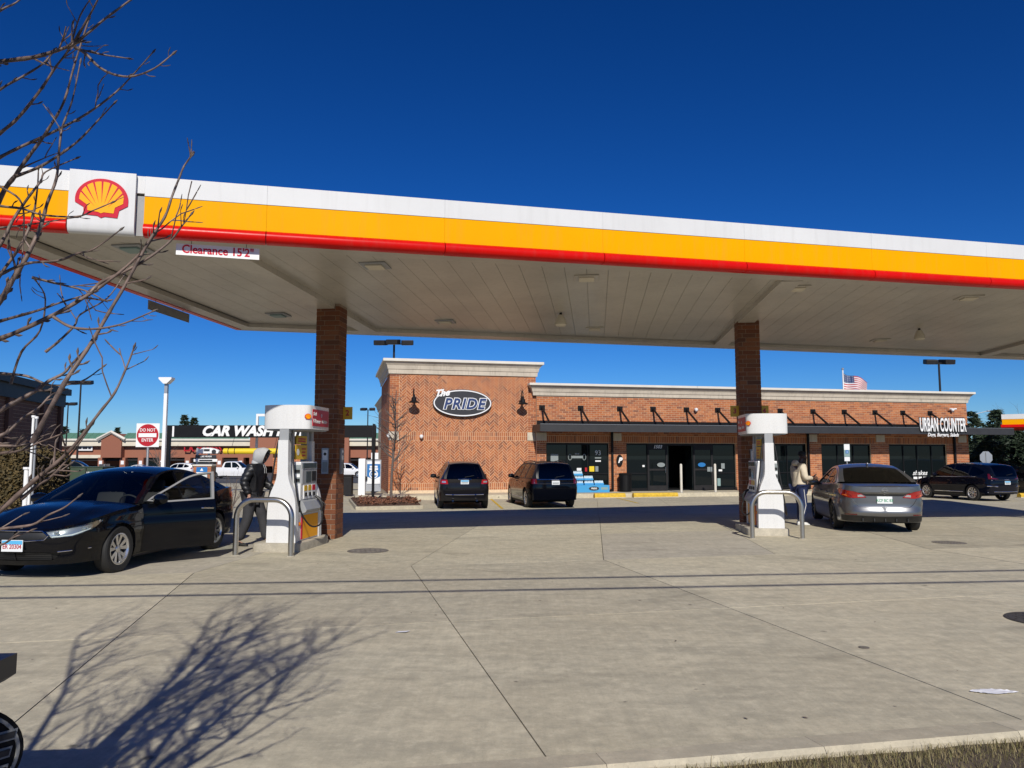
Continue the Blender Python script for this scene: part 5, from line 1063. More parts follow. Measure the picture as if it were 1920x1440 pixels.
# ---------------------------------------------------------------- silver sedan at the right pump
def alt_rear(c):
    c.tl = [(c.qr(0.36), 0.765), (c.qr(0.46), 0.845), (c.qr(0.60), 0.895), (c.qs(-2.12), 0.935), (c.qs(-1.93), 0.95), (c.qs(-1.90), 0.925), (c.qs(-2.06), 0.83), (c.qs(-2.22), 0.765), (c.qr(0.62), 0.745)]
    return [c.tl]
def alt_feat(z):
    return 0.045*sstep(0.88, 0.83, z)*sstep(0.50, 0.56, z)-0.02*sstep(0.50, 0.44, z)*sstep(0.30, 0.36, z)
def alt_extra(c):
    for s in (1, -1):
        t = c.part('taillight', sheet_mb(shrink(c.tl, 0.003), lambda a, b, o: c.skin(a, b, o+0.010), (), 0.05, 0.03, s), 'tail_red')
        for pl, m in (([(c.qr(0.40), 0.785), (c.qr(0.54), 0.775), (c.qr(0.54), 0.83), (c.qr(0.46), 0.825)], 'lamp_clear'), ([(c.qr(0.74), 0.787), (c.qs(-2.10), 0.825), (c.qs(-2.12), 0.85), (c.qr(0.74), 0.81)], 'amber'), ([(c.qr(0.65), 0.78), (c.qr(0.67), 0.78), (c.qs(-2.21), 0.92), (c.qs(-2.23), 0.915)], 'tail_dark')):
            c.part('lamp_segment', sheet_mb(pl, lambda a, b, o: c.skin(a, b, o+0.013), (), 0.05, 0, s), m, t)
        c.part('trunk_strip', sheet_mb([(c.qr(0.38), 0.80), (c.Q, 0.80), (c.Q, 0.845), (c.qr(0.45), 0.845)], lambda a, b, o: c.skin(a, b, o+0.006), (), 0.06, 0.01, s), 'plastic_black')
        c.part('reflector', sheet_mb([(c.qr(0.56), 0.385), (c.qs(-2.2), 0.385), (c.qs(-2.2), 0.41), (c.qr(0.56), 0.41)], lambda a, b, o: c.skin(a, b, o+0.004), (), 0.05, 0, s), 'tail_dark')
        c.part('diffuser', sheet_mb([(c.qs(-2.02), 0.25), (c.qs(-2.05), 0.375), (c.qr(0.55), 0.375), (c.Q, 0.355), (c.Q, 0.245)], lambda a, b, o: c.skin(a, b, o+0.008), (), 0.06, 0.02, s), 'plastic_black')
        b = MB(); b.tube([(lambda p: Vector((s*p.x, p.y, p.z)))(c.skin(q, z, 0.004)) for q, z in ((c.qr(0.68), 0.74), (c.qr(0.60), 0.63), (c.qr(0.52), 0.565), (c.qr(0.4), 0.552), (c.Q, 0.55))], 0.005, 5); c.part('trunk_gap', b, 'plastic_black')
    for x in (-0.45, -0.22, 0, 0.22, 0.45): MB().box(x-0.012, x+0.012, -c.L/2+0.03, -c.L/2+0.10, 0.255, 0.32).build('diffuser_fin', 'plastic_black', c.root)
    c.plate(c.Q, 0.715, 'white', 'KCF BC 83', 0.012); 
    p = c.skin(c.Q, 0.93, 0.004); b = MB(); ring(b, 0.055, 0.048, 0.010, -0.006, 0.004); b.box(-0.068, 0.068, -0.008, 0.004, -0.010, 0.010); b.v = [(x, y+p.y, z+0.925) for x, y, z in b.v]; c.part('emblem', b, 'chrome', smooth=None)
    b = MB(); b.rbox(-0.02, 0.02, -0.06, 0.06, 0, 0.045, 0.012, T(0, -0.85, 1.455)); c.part('roof_antenna', b, c.paint, smooth=40)
    c.interior(False)
S2 = dict(SEDAN); S2.update(L=4.90, paint='paint_silver', rear_holes=alt_rear, extra=alt_extra, rear_feat=alt_feat, glass='car_glass_dark', chrome_line=True, lean_r=0.0, tuck_r=0.13, alloy='alloy_dark', spokes=5, rim=0.235, zlow_r=0.25, lean=0.54,
    edge=[(-2.45, 1.00), (-2.2, 1.045), (-1.9, 1.055), (-1.5, 1.03), (-1.0, 1.0), (-0.2, 0.97), (0.6, 0.945), (1.0, 0.93), (1.5, 0.885), (2.0, 0.80), (2.25, 0.735), (2.45, 0.70)])
CALT = Car('sedan', 'silver grey sedan seen from behind at the right pump', S2, (8.58, 19.1, 0), R(13)).build()

# ---------------------------------------------------------------- sport utility vehicles
SUV = dict(L=5.05, W=0.99, res=0.09, tyre=0.375, rim=0.24, arch=0.42, axle_f=1.55, axle_r=-1.45, sill=0.30, zlow_f=0.27, zlow_r=0.34, zm=0.75, crease=0.95,
    front=[(0, 0), (0.35, 0.015), (0.6, 0.06), (0.78, 0.16), (0.88, 0.33), (0.94, 0.6), (0.975, 0.95)], rear=[(0, 0), (0.4, 0.008), (0.66, 0.03), (0.83, 0.09), (0.915, 0.22), (0.955, 0.5), (0.98, 0.9)],
    edge=[(-2.53, 1.13), (-1.5, 1.13), (-0.5, 1.11), (0.6, 1.09), (1.1, 1.08), (1.7, 1.04), (2.1, 0.96), (2.53, 0.86)],
    rail=[(1.22, 1.09), (0.85, 1.40), (0.5, 1.62), (0.1, 1.715), (-0.8, 1.745), (-1.7, 1.72), (-2.12, 1.67), (-2.30, 1.50), (-2.44, 1.14)], hdr=0.5, bkl=-2.12,
    dlo=[(0.98, 1.13), (0.72, 1.40), (0.42, 1.585), (0.08, 1.655), (-0.8, 1.68), (-1.7, 1.655), (-2.0, 1.60), (-2.12, 1.45), (-2.2, 1.17)], panes=[(-0.10, 9), (-1.10, -0.18), (-9, -1.22)],
    doors=(1.08, -0.14, -1.14), hood_y0=2.2, cowl_bow=0.12, hood_crown=0.06, mirror=(0.80, 1.18), hz=1.0, deck_y1=-2.47, lean=0.30, spokes=5, rear_bow=0.05, hdr_bow=0.05, roof_crown=0.05, pil_r=0.88, tuck=0.05, tuck_r=0.12, lean_r=0.04, deck_name='tailgate_ledge', hnd2=0.2)
def suv_rails(c, mat='plastic_black'):
    for s in (1, -1):
        pts = [(y, interp([(r[0], r[1]) for r in c.S['rail'][::-1] if r[1] > 1.0], y)) for y in (0.35, 0.2, -0.8, -1.6, -1.75)]
        P_ = [c.side(y, z) for y, z in pts]; b = MB(); b.tube([Vector((s*(p.x-0.04), p.y, p.z+(0.06 if 0 < i < 4 else 0.005))) for i, p in enumerate(P_)], 0.02, 6); c.part('roof_rail', b, mat)
def wrapstrip(c, s, pts, r, mat, name, off=0.004):
    b = MB(); b.tube([(lambda p: Vector((s*p.x, p.y, p.z)))(c.skin(q, z, off)) for q, z in pts], r, 6); return c.part(name, b, mat)
def tails(c, pl, seg=None, mat='tail_red'):
    for s in (1, -1):
        t = c.part('taillight', sheet_mb(pl, lambda a, b, o: c.skin(a, b, o+0.012), (), 0.07, 0.03, s), mat)
        if seg: c.part('lamp_segment', sheet_mb(seg, lambda a, b, o: c.skin(a, b, o+0.016), (), 0.07, 0, s), 'lamp_clear', t)
def wiper(c, z=1.16):
    b = MB(); y = -c.L/2; b.tube([(0.0, y+0.03, z), (0.35, y+0.05, z+0.06)], 0.01, 5); c.part('rear_wiper', b, 'plastic_black')
def acadia(c):
    tails(c, [(c.qr(0.62), 0.95), (c.qs(-2.30), 0.95), (c.qs(-2.28), 1.11), (c.qr(0.66), 1.11)], [(c.qr(0.70), 1.0), (c.qr(0.85), 1.0), (c.qr(0.86), 1.06), (c.qr(0.72), 1.06)])
    for s in (1, -1):
        wrapstrip(c, s, [(c.qr(0.72), 0.56), (c.qr(0.3), 0.55), (c.Q, 0.55)], 0.018, 'chrome', 'bumper_trim'); wrapstrip(c, s, [(c.qr(0.75), 0.72), (c.Q, 0.73)], 0.03, c.paint, 'bumper_edge', 0.0)
        wrapstrip(c, s, [(c.qr(0.25), 1.12), (c.Q, 1.13)], 0.018, 'chrome', 'tailgate_trim')
        b = MB(); b.tube([(s*0.45, -2.5, 0.33), (s*0.45, -2.62, 0.33)], 0.04, 10); c.part('exhaust_tip', b, 'chrome')
    c.plate(c.Q, 1.02, 'blue', '', 0.02); suv_rails(c, 'chrome'); wiper(c, 1.2); b = MB(); b.tube([(0, -1.9, 1.78), (0, -2.0, 2.0)], 0.008, 5); c.part('roof_antenna', b, 'black'); c.interior(False)
def explorer(c):
    tails(c, [(c.qr(0.72), 0.94), (c.qs(-2.26), 0.94), (c.qs(-2.22), 1.13), (c.qr(0.74), 1.13)], [(c.qr(0.80), 0.96), (c.qs(-2.42), 0.96), (c.qs(-2.42), 1.07), (c.qr(0.82), 1.07)], 'tail_dark')
    for s in (1, -1): wrapstrip(c, s, [(c.qr(0.72), 1.10), (c.qr(0.4), 1.10), (c.Q, 1.10)], 0.022, 'chrome', 'tailgate_trim', 0.008); wrapstrip(c, s, [(c.qs(0.9), 0.36), (c.qs(-0.8), 0.36)], 0.03, 'trim_grey', 'step_bar')
    c.plate(c.Q, 0.98, 'plain', '', 0.02); suv_rails(c); wiper(c, 1.18); b = MB(); oval(b, 0.09, 0.035, -0.004, 0.004, 20); b.v = [(x, y+c.skin(c.Q, 1.2, 0.02).y, z+1.16) for x, y, z in b.v]; c.part('emblem', b, 'chrome', smooth=None); c.interior(False)
def gpos(x, y): return (x, y, gz(x, y)+0.005)
S3 = dict(SUV); S3.update(paint='paint_charcoal', extra=acadia, glass='car_glass_dark', wglass='car_glass', tuck_r=0.15, lean=0.46)
CAC = Car('sport_utility_vehicle', 'dark grey sport utility vehicle parked beside the planted bed', S3, gpos(-2.12, 31.55), R(-8)).build()
S4 = dict(SUV); S4.update(L=5.0, paint='paint_black', extra=explorer, glass='car_glass_dark', W=0.985, rim=0.25, sill_mat='trim_grey', lean=0.40, frame_mat='plastic_black')
CEX = Car('sport_utility_vehicle', 'black sport utility vehicle parked next to the bottled water display', S4, gpos(1.15, 32.0), R(-12)).build()
def crv(c):
    tails(c, [(c.qr(0.42), 0.98), (c.qs(-2.1), 0.98), (c.qs(-2.06), 1.20), (c.qr(0.80), 1.22), (c.qr(0.72), 1.05)], None, 'tail_dark')
    for s in (1, -1):
        wrapstrip(c, s, [(c.qr(0.75), 0.93), (c.Q, 0.96)], 0.016, 'chrome', 'tailgate_trim', 0.008); wrapstrip(c, s, [(c.qs(-2.05), 0.68), (c.qr(0.8), 0.68), (c.qr(0.5), 0.66)], 0.03, 'chrome', 'bumper_trim'); wrapstrip(c, s, [(c.qr(0.85), 0.40), (c.qr(0.6), 0.43), (c.Q, 0.42)], 0.02, 'chrome', 'skid_trim')
        wrapstrip(c, s, [(c.qs(0.85), 0.37), (c.qs(-0.8), 0.39)], 0.015, 'chrome', 'sill_trim'); wrapstrip(c, s, [(c.qs(1.08), 1.04), (c.qs(-0.2), 1.055), (c.qs(-1.5), 1.08)], 0.01, 'chrome', 'belt_trim', 0.0)
    c.plate(c.Q, 0.82, 'blue', '', 0.02); wiper(c, 1.15); c.interior(False)
S5 = dict(SUV); S5.update(L=4.6, W=0.93, paint='paint_navy', extra=crv, glass='car_glass_dark', axle_f=1.38, axle_r=-1.28, tyre=0.36, rim=0.24, arch=0.405, alloy='alloy', doors=(1.0, -0.12, -1.02),
    front=[(0, 0), (0.35, 0.02), (0.6, 0.08), (0.75, 0.19), (0.84, 0.36), (0.89, 0.6), (0.915, 0.95)], rear=[(0, 0), (0.4, 0.012), (0.62, 0.05), (0.77, 0.13), (0.855, 0.28), (0.895, 0.55), (0.92, 0.9)],
    edge=[(-2.3, 1.10), (-1.5, 1.10), (-0.5, 1.06), (0.6, 1.03), (1.05, 1.02), (1.5, 0.98), (1.9, 0.90), (2.3, 0.80)],
    rail=[(1.12, 1.03), (0.75, 1.32), (0.42, 1.53), (0.05, 1.63), (-0.7, 1.655), (-1.5, 1.62), (-1.95, 1.55), (-2.12, 1.38), (-2.24, 1.11)], hdr=0.42, bkl=-1.95,
    dlo=[(0.90, 1.07), (0.65, 1.30), (0.35, 1.48), (0.05, 1.565), (-0.7, 1.59), (-1.2, 1.54), (-1.6, 1.42), (-1.85, 1.27), (-1.6, 1.14)], panes=[(-0.10, 9), (-0.98, -0.17), (-9, -1.08)], hood_y0=2.0, deck_y1=-2.26, mirror=(0.75, 1.12), hz=0.92)
CCR = Car('sport_utility_vehicle', 'dark navy sport utility vehicle parked by the counter end of the store', S5, gpos(21.25, 36.4), R(-15)).build()
# second dark vehicle at the frame edge
S6 = dict(SUV); S6.update(paint='paint_black', handles=False, res=0.14, extra=lambda c: tails(c, [(c.qr(0.72), 0.94), (c.qs(-2.26), 0.94), (c.qs(-2.22), 1.13), (c.qr(0.74), 1.13)]))
Car('sport_utility_vehicle', 'black sport utility vehicle cut off by the right edge of the picture', S6, gpos(28.3, 41.0), R(-14)).build()
# ---------------------------------------------------------------- far cars
S7 = dict(SEDAN); S7.update(paint='paint_white', res=0.16, handles=False)
Car('sedan', 'white sedan far off behind the do not enter sign, the left one of two', S7, gpos(-50.5, 104), R(-88)).build()
S8 = dict(S5); S8.update(paint='paint_white', res=0.16, handles=False, extra=lambda c: tails(c, [(c.qr(0.62), 0.95), (c.qs(-2.1), 0.95), (c.qs(-2.06), 1.11), (c.qr(0.66), 1.11)]))
Car('sport_utility_vehicle', 'white sport utility vehicle far off behind the tall white lamp pole', S8, gpos(-44.3, 103), R(-82)).build()
S9 = dict(SUV); S9.update(paint='paint_black', res=0.16, handles=False)
Car('sport_utility_vehicle', 'black sport utility vehicle far off left of the green transformer box', S9, gpos(-35.2, 62), R(70)).build()
S10 = dict(S5); S10.update(paint='paint_white', res=0.18, handles=False, extra=lambda c: None)
Car('sport_utility_vehicle', 'white sport utility vehicle far off behind the air machine', S10, gpos(-19.5, 92), R(90)).build()
# white pickup far off
TR = dict(SUV); TR.update(L=5.8, W=0.99, paint='paint_white', res=0.16, handles=False, axle_f=1.75, axle_r=-1.75, doors=(1.2, 0.15, -0.72), deck_y1=-2.85,
    edge=[(-2.9, 1.20), (-0.95, 1.20), (-0.5, 1.16), (0.6, 1.15), (1.3, 1.14), (2.1, 1.12), (2.9, 1.02)], rail=[(1.25, 1.16), (0.95, 1.45), (0.6, 1.72), (0.3, 1.80), (-0.3, 1.80), (-0.72, 1.76), (-0.86, 1.5), (-0.95, 1.21)], hdr=0.6, bkl=-0.72,
    dlo=[(1.0, 1.2), (0.8, 1.45), (0.5, 1.68), (0.25, 1.74), (-0.2, 1.74), (-0.6, 1.70), (-0.68, 1.5), (-0.74, 1.24)], panes=[(0.2, 9), (-9, 0.1)], hood_y0=2.55, cat='pickup')
Car('pickup_truck', 'white pickup truck far off beside the person in the puffer jacket', TR, gpos(-30.2, 84), R(92)).build()
# ================================================================ people
varied('skin_dark', (0.085, 0.042, 0.027), 0.5, 0.1, 8); varied('skin_light', (0.42, 0.24, 0.17), 0.5, 0.1, 8); P('hair', (0.006, 0.005, 0.005), 0.7)
varied('puffer', (0.013, 0.013, 0.015), 0.45, 0.2, 8, bmp=0.2); varied('grey_jersey', (0.42, 0.425, 0.43), 0.9, 0.08, 12, bmp=0.3); varied('charcoal_cloth', (0.035, 0.035, 0.040), 0.9, 0.2, 10, bmp=0.3)
varied('cream_fleece', (0.62, 0.54, 0.41), 0.95, 0.08, 12, bmp=0.4); varied('navy_cloth', (0.010, 0.020, 0.075), 0.8, 0.2, 10, bmp=0.3); varied('shoe_white', (0.72, 0.72, 0.70), 0.6, 0.08, 14); varied('shoe_dark', (0.015, 0.014, 0.014), 0.6, 0.2, 14)
def skinned(name, vs, es, mat, parent, root=0, sub=2, disp=None, smooth=180):
    me = bpy.data.meshes.new(name); bm = bmesh.new(); sk = bm.verts.layers.skin.verify(); L = []
    for i, v in enumerate(vs):
        b = bm.verts.new(v[:3]); b[sk].radius = (v[3], v[4] if len(v) > 4 else v[3]); b[sk].use_root = (i == root); L.append(b)
    for a, b in es: bm.edges.new((L[a], L[b]))
    bm.to_mesh(me); bm.free(); o = bpy.data.objects.new(name, me); COL.objects.link(o)
    o.modifiers.new('s', 'SKIN').use_smooth_shade = True; m = o.modifiers.new('d', 'SUBSURF'); m.levels = sub; m.render_levels = sub
    dg = bpy.context.evaluated_depsgraph_get(); nm = bpy.data.meshes.new_from_object(o.evaluated_get(dg)); bpy.data.objects.remove(o); bpy.data.meshes.remove(me)
    if disp:
        no = [v.normal.copy() for v in nm.vertices]
        for v, k in zip(nm.vertices, no): v.co += k*disp(v.co)
    nm.polygons.foreach_set('use_smooth', [True]*len(nm.polygons)); nm.materials.clear(); nm.materials.append(MATS[mat]); return link(name, nm, parent)
def chain(V, E, start, pts):
    p = start
    for q in pts:
        V.append(q); E.append((p, len(V)-1)); p = len(V)-1
    return p
def hand(V, E, wrist, w, d, side, curl=0.5):
    """palm, four fingers and a thumb beyond wrist position w along d"""
    w = Vector(w); d = Vector(d).normalized(); sdv = Vector(side).normalized(); pn = d.cross(sdv)
    pm = chain(V, E, wrist, [(*(w+d*0.05), 0.032, 0.022), (*(w+d*0.09), 0.034, 0.020)]); k0 = w+d*0.10
    for i, ln in enumerate((0.070, 0.080, 0.074, 0.056)):
        b = k0+sdv*((i-1.5)*0.020); c1 = (d*(1-curl*0.4)+pn*curl).normalized(); c2 = (d*(1-curl)+pn*curl*1.4).normalized()
        chain(V, E, pm, [(*b, 0.0095), (*(b+c1*ln*0.5), 0.0088), (*(b+c1*ln*0.5+c2*ln*0.5), 0.0075)])
    t = w+d*0.04-sdv*0.034; chain(V, E, pm-1, [(*t, 0.011), (*(t+d*0.035-sdv*0.012+pn*0.02), 0.010), (*(t+d*0.06-sdv*0.004+pn*0.03), 0.0085)])
def figure(root, J, skin, h=1.8):
    """one continuous body: pelvis, spine, neck, head with nose and ears, limbs, hands"""
    V = [(*J['pelvis'], 0.145, 0.11)]; E = []
    ch = chain(V, E, 0, [(*J['waist'], 0.13, 0.095), (*J['chest'], 0.155, 0.105)]); nk = chain(V, E, ch, [(*J['neck'], 0.062), (*J['neck2'], 0.055)])
    hd = Vector(J['head']); f = Vector(J['face']).normalized(); up = Vector(J['up']).normalized(); rt = f.cross(up)
    c0 = chain(V, E, nk, [(*(hd-up*0.065+f*0.015), 0.062, 0.066), (*hd, 0.076, 0.09), (*(hd+up*0.07-f*0.005), 0.074, 0.088)])
    chain(V, E, c0-1, [(*(hd+f*0.092-up*0.012), 0.020), (*(hd+f*0.118-up*0.028), 0.012)]); chain(V, E, c0-2, [(*(hd+f*0.082-up*0.09), 0.022), (*(hd+f*0.092-up*0.105), 0.012)])
    for s in (1, -1): chain(V, E, c0-1, [(*(hd+rt*s*0.088-f*0.01), 0.018), (*(hd+rt*s*0.098-f*0.015+up*0.01), 0.012)])
    for k in ('r', 'l'):
        sh = chain(V, E, ch, [(*J['sh_'+k], 0.062)]); wr = chain(V, E, sh, [(*J['el_'+k], 0.043), (*J['wr_'+k], 0.029)]); hand(V, E, wr, J['wr_'+k], J['hd_'+k], J['hs_'+k], J.get('curl', 0.5))
        hp = chain(V, E, 0, [(*J['hip_'+k], 0.095)]); an = chain(V, E, hp, [(*J['kn_'+k], 0.062), (*J['an_'+k], 0.036)]); chain(V, E, an, [(*(Vector(J['ball_'+k])-Vector((0, 0, 0.012))), 0.018), (*(Vector(J['toe_'+k])-Vector((0, 0, 0.012))), 0.012)])
    b = skinned('body', V, E, skin, root)
    for s in (1, -1):
        e = MB(); M_ = T(*(hd+f*0.083+rt*s*0.032+up*0.012)); e.lathe([(0.002, -0.011), (0.010, -0.005), (0.010, 0.005), (0.002, 0.011)], 8, M_); e.build('eye', 'hair', root, 60)
    return b
def shoe(root, an, toe, mat):
    a = Vector(an); t = Vector(toe); d = (t-a); d.z = 0; L_ = d.length; d.normalize(); yaw = math.atan2(-d.x, d.y); b = MB(); z0 = a.z-0.085
    M_ = T(a.x, a.y, z0) @ RZ(yaw); n = 10; prof = [(-0.085, 0.028, 0.075), (-0.07, 0.040, 0.095), (-0.02, 0.044, 0.105), (0.04, 0.043, 0.090), (0.10, 0.050, 0.062), (0.16, 0.048, 0.050), (0.20, 0.034, 0.038), (0.215, 0.01, 0.025)]
    rows = [[M_ @ Vector((w*math.copysign(abs(math.cos(x))**0.6, math.cos(x)), y, max(0.0, h*(0.5+0.5*math.sin(x))**0.8))) for x in [2*PI*k/n for k in range(n)]] for y, w, h in prof]
    b.add([p for r in rows for p in r], [(i*n+k, i*n+(k+1) % n, (i+1)*n+(k+1) % n, (i+1)*n+k) for i in range(len(rows)-1) for k in range(n)]+[tuple(range(n)), tuple((len(rows)-1)*n+k for k in range(n))]); b.build('shoe', mat, root, 60)
# ---- person in the puffer jacket (facing right, towards the pump)
p1 = thing('person', 'person in black puffer jacket and grey hood standing at the left pump', 'person', (-4.86, 14.55, 0.0), R(-97))
J1 = dict(pelvis=(0, 0, 0.95), waist=(0, 0.02, 1.12), chest=(0, 0.05, 1.36), neck=(0, 0.08, 1.50), neck2=(0, 0.10, 1.57), head=(0, 0.14, 1.67), face=(0, 1, -0.22), up=(0, 0.2, 1),
    sh_r=(0.21, 0.05, 1.44), el_r=(0.27, -0.06, 1.17), wr_r=(0.25, 0.05, 0.95), hd_r=(0, 0.25, -1), hs_r=(0, 1, 0.2), sh_l=(-0.21, 0.05, 1.44), el_l=(-0.27, 0.08, 1.18), wr_l=(-0.23, 0.32, 1.02), hd_l=(0.05, 1, -0.1), hs_l=(1, 0, 0), curl=0.8,
    hip_r=(0.10, 0, 0.90), kn_r=(0.12, -0.03, 0.49), an_r=(0.13, -0.20, 0.085), ball_r=(0.15, -0.07, 0.04), toe_r=(0.16, 0.0, 0.035), hip_l=(-0.10, 0, 0.90), kn_l=(-0.12, 0.16, 0.50), an_l=(-0.12, 0.24, 0.085), ball_l=(-0.13, 0.37, 0.04), toe_l=(-0.135, 0.44, 0.035))
figure(p1, J1, 'skin_light')
puff = lambda c: 0.013*abs(math.sin(c.z*PI/0.085))-0.004
def coat(root, J, mat, r=0.2, hem=0.86, name='jacket', disp=None, thick=1.0):
    V = [(*J['pelvis'][:2], hem, 0.20*thick, 0.165*thick)]; E = []
    c_ = chain(V, E, 0, [(*J['waist'], 0.195*thick, 0.165*thick), (*J['chest'], 0.205*thick, 0.165*thick)]); chain(V, E, c_, [(*J['neck'], 0.10, 0.10)])
    for k in ('r', 'l'): chain(V, E, c_, [(*J['sh_'+k], 0.10*thick), (*J['el_'+k], 0.083*thick), (*J['wr_'+k], 0.062*thick)])
    return skinned(name, V, E, mat, root, 1, 3 if disp else 2, disp)
def trousers(root, J, mat, f=1.0):
    V = [(*J['pelvis'], 0.165, 0.135)]; E = []
    for k in ('r', 'l'): chain(V, E, 0, [(*J['hip_'+k], 0.118*f), (*J['kn_'+k], 0.092*f), (*(Vector(J['an_'+k])+Vector((0, 0, 0.015))), 0.082*f)])
    return skinned('trousers', V, E, mat, root)
coat(p1, J1, 'puffer', disp=puff, hem=0.88); trousers(p1, J1, 'charcoal_cloth', 1.08)
for k in ('r', 'l'): shoe(p1, J1['an_'+k], J1['toe_'+k], 'shoe_dark')
hd = Vector(J1['head'])
b = MB(); n = 18                                                   # hood: open at the face
rows = [(-0.125, 0.055, 0.02), (-0.115, 0.105, 0.0), (-0.06, 0.142, 0.0), (0.02, 0.15, 0.0), (0.085, 0.138, -0.004), (0.12, 0.118, -0.006), (0.105, 0.105, -0.006)]
vs = []
for y, r_, dz in rows:
    for k in range(n):
        a = 2*PI*k/n; vs.append(hd+Vector((r_*0.88*math.sin(a), y-0.10*max(0, -math.cos(a))*0.3+0.04*math.cos(a)*(y > 0), r_*(math.cos(a) if math.cos(a) > 0 else math.cos(a)*1.25)+dz)))
b.add(vs, [(i*n+k, i*n+(k+1) % n, (i+1)*n+(k+1) % n, (i+1)*n+k) for i in range(len(rows)-1) for k in range(n)]+[tuple(range(n))]); b.build('hood', 'grey_jersey', p1, 70)
skinned('hood_collar', [(0, 0.04, 1.47, 0.13, 0.11), (0, 0.07, 1.54, 0.115, 0.11), (0, 0.09, 1.59, 0.10, 0.10)], [(0, 1), (1, 2)], 'grey_jersey', p1)
b = MB(); b.prism([(0.085*math.cos(a), 0.10*math.sin(a)) for a in [PI*i/10 for i in range(11)]], lambda x, y, d: Vector((x, 0.22+y*0.9, 1.712-y*0.35+d)), 0, 0.008); b.build('cap_brim', 'hair', p1)
for s in (-1, 1): b = MB(); b.tube([(s*0.03, 0.20, 1.50), (s*0.035, 0.235, 1.42), (s*0.035, 0.235, 1.34)], 0.005, 5); b.build('drawstring', 'grey_jersey', p1)
# ---- person in the cream hoodie (looking down at a phone)
p2 = thing('person', 'person in cream hoodie and navy track trousers looking at a phone beside the silver sedan', 'person', (6.98, 18.85, 0.0), R(-80))
J2 = dict(pelvis=(0, 0, 0.93), waist=(0, -0.02, 1.10), chest=(0, 0.0, 1.33), neck=(0, 0.03, 1.47), neck2=(0, 0.06, 1.535), head=(0, 0.12, 1.635), face=(0, 1, -0.55), up=(0, 0.5, 1),
    sh_r=(0.20, 0.0, 1.41), el_r=(0.25, 0.02, 1.12), wr_r=(0.12, 0.27, 1.13), hd_r=(-0.25, 1, 0.1), hs_r=(0.2, 0.1, 1), sh_l=(-0.20, 0.0, 1.41), el_l=(-0.25, 0.03, 1.12), wr_l=(-0.10, 0.28, 1.12), hd_l=(0.2, 1, 0.1), hs_l=(-0.2, 0.1, 1), curl=0.7,
    hip_r=(0.10, 0, 0.88), kn_r=(0.12, 0.04, 0.48), an_r=(0.13, -0.06, 0.085), ball_r=(0.15, 0.07, 0.04), toe_r=(0.16, 0.14, 0.035), hip_l=(-0.10, 0, 0.88), kn_l=(-0.13, 0.10, 0.48), an_l=(-0.14, 0.08, 0.085), ball_l=(-0.15, 0.21, 0.04), toe_l=(-0.155, 0.28, 0.035))
figure(p2, J2, 'skin_dark'); fold = lambda c: 0.006*noise.noise(c*16)+0.008*math.sin(c.z*40)*max(0, 1-abs(c.z-1.0)*6)
coat(p2, J2, 'cream_fleece', hem=0.92, name='hoodie', disp=fold, thick=0.95); trousers(p2, J2, 'navy_cloth', 1.0)
for k in ('r', 'l'): shoe(p2, J2['an_'+k], J2['toe_'+k], 'shoe_white')
skinned('hood', [(0, -0.12, 1.42, 0.07, 0.06), (0, -0.10, 1.50, 0.12, 0.075), (0, -0.02, 1.535, 0.12, 0.07)], [(0, 1), (1, 2)], 'cream_fleece', p2)
b = MB(); hd = Vector(J2['head']); b.lathe([(0.05, -0.015), (0.080, 0.0), (0.094, 0.03), (0.090, 0.075), (0.055, 0.11), (0.004, 0.122)], 18, T(*(hd+Vector((0, -0.040, 0.035)))) @ RX(-0.40) @ Matrix.Diagonal((0.95, 0.90, 1, 1))); b.build('hair', 'hair', p2, 60)
for k, s in (('r', 1), ('l', -1)):
    a, c, d = Vector(J2['hip_'+k]), Vector(J2['kn_'+k]), Vector(J2['an_'+k]); b = MB(); b.tube([a+Vector((s*0.112, 0, -0.02)), c+Vector((s*0.09, 0, 0)), d+Vector((s*0.083, 0, 0.06))], 0.007, 6); b.build('side_stripe', 'white', p2)
skinned('shirt_hem', [(0, 0.0, 0.86, 0.155, 0.13), (0, 0, 0.93, 0.16, 0.135)], [(0, 1)], 'white', p2)
ph = thing('phone', 'small dark phone held in the hands of the person in the cream hoodie', 'phone', (6.98, 18.85, 0), R(-80)); MB().rbox(-0.035, 0.035, -0.075, 0.075, -0.004, 0.004, 0.003, T(0.01, 0.40, 1.17) @ RX(0.7)).build('phone_body', 'black', ph)
# ================================================================ trees and plants
def twig(b, pts, r0, r1, n=5):
    k = len(pts); b.tube(pts, [lerp(r0, r1, i/(k-1)) for i in range(k)], n)
def grow(b, p, d, ln, r, lev, rg, spread=0.6, up=0.15, n=5, buds=None, kids=(3, 5), shrink_=0.62):
    """recursive bare branch with kinks"""
    k = max(3, int(ln/0.12)) if ln < 2 else 12; pts = [Vector(p)]; d = Vector(d).normalized()
    for i in range(k):
        d = (d+Vector((rg.gauss(0, 0.10), rg.gauss(0, 0.10), rg.gauss(0, 0.08)+up*0.12))).normalized(); pts.append(pts[-1]+d*(ln/k))
    twig(b, pts, r, max(0.0018, r*0.45), n)
    if lev > 0:
        for j in range(rg.randint(*kids)):
            i = rg.randint(max(1, k//4), k); q = pts[i]; t = (pts[i]-pts[i-1]).normalized(); s = Vector((rg.gauss(0, 1), rg.gauss(0, 1), rg.gauss(0, 1))); s = (s-t*s.dot(t)).normalized()
            grow(b, q, t+s*spread*rg.uniform(0.6, 1.3), ln*shrink_*rg.uniform(0.6, 1.15), max(0.002, r*0.5*(1-0.3*i/k)), lev-1, rg, spread, up, n, buds, kids, shrink_)
    elif buds is not None: buds.tube([pts[-1], pts[-1]+d*0.012, pts[-1]+d*0.026], [r*0.45, r*0.9, 0.001], 5)
    return pts
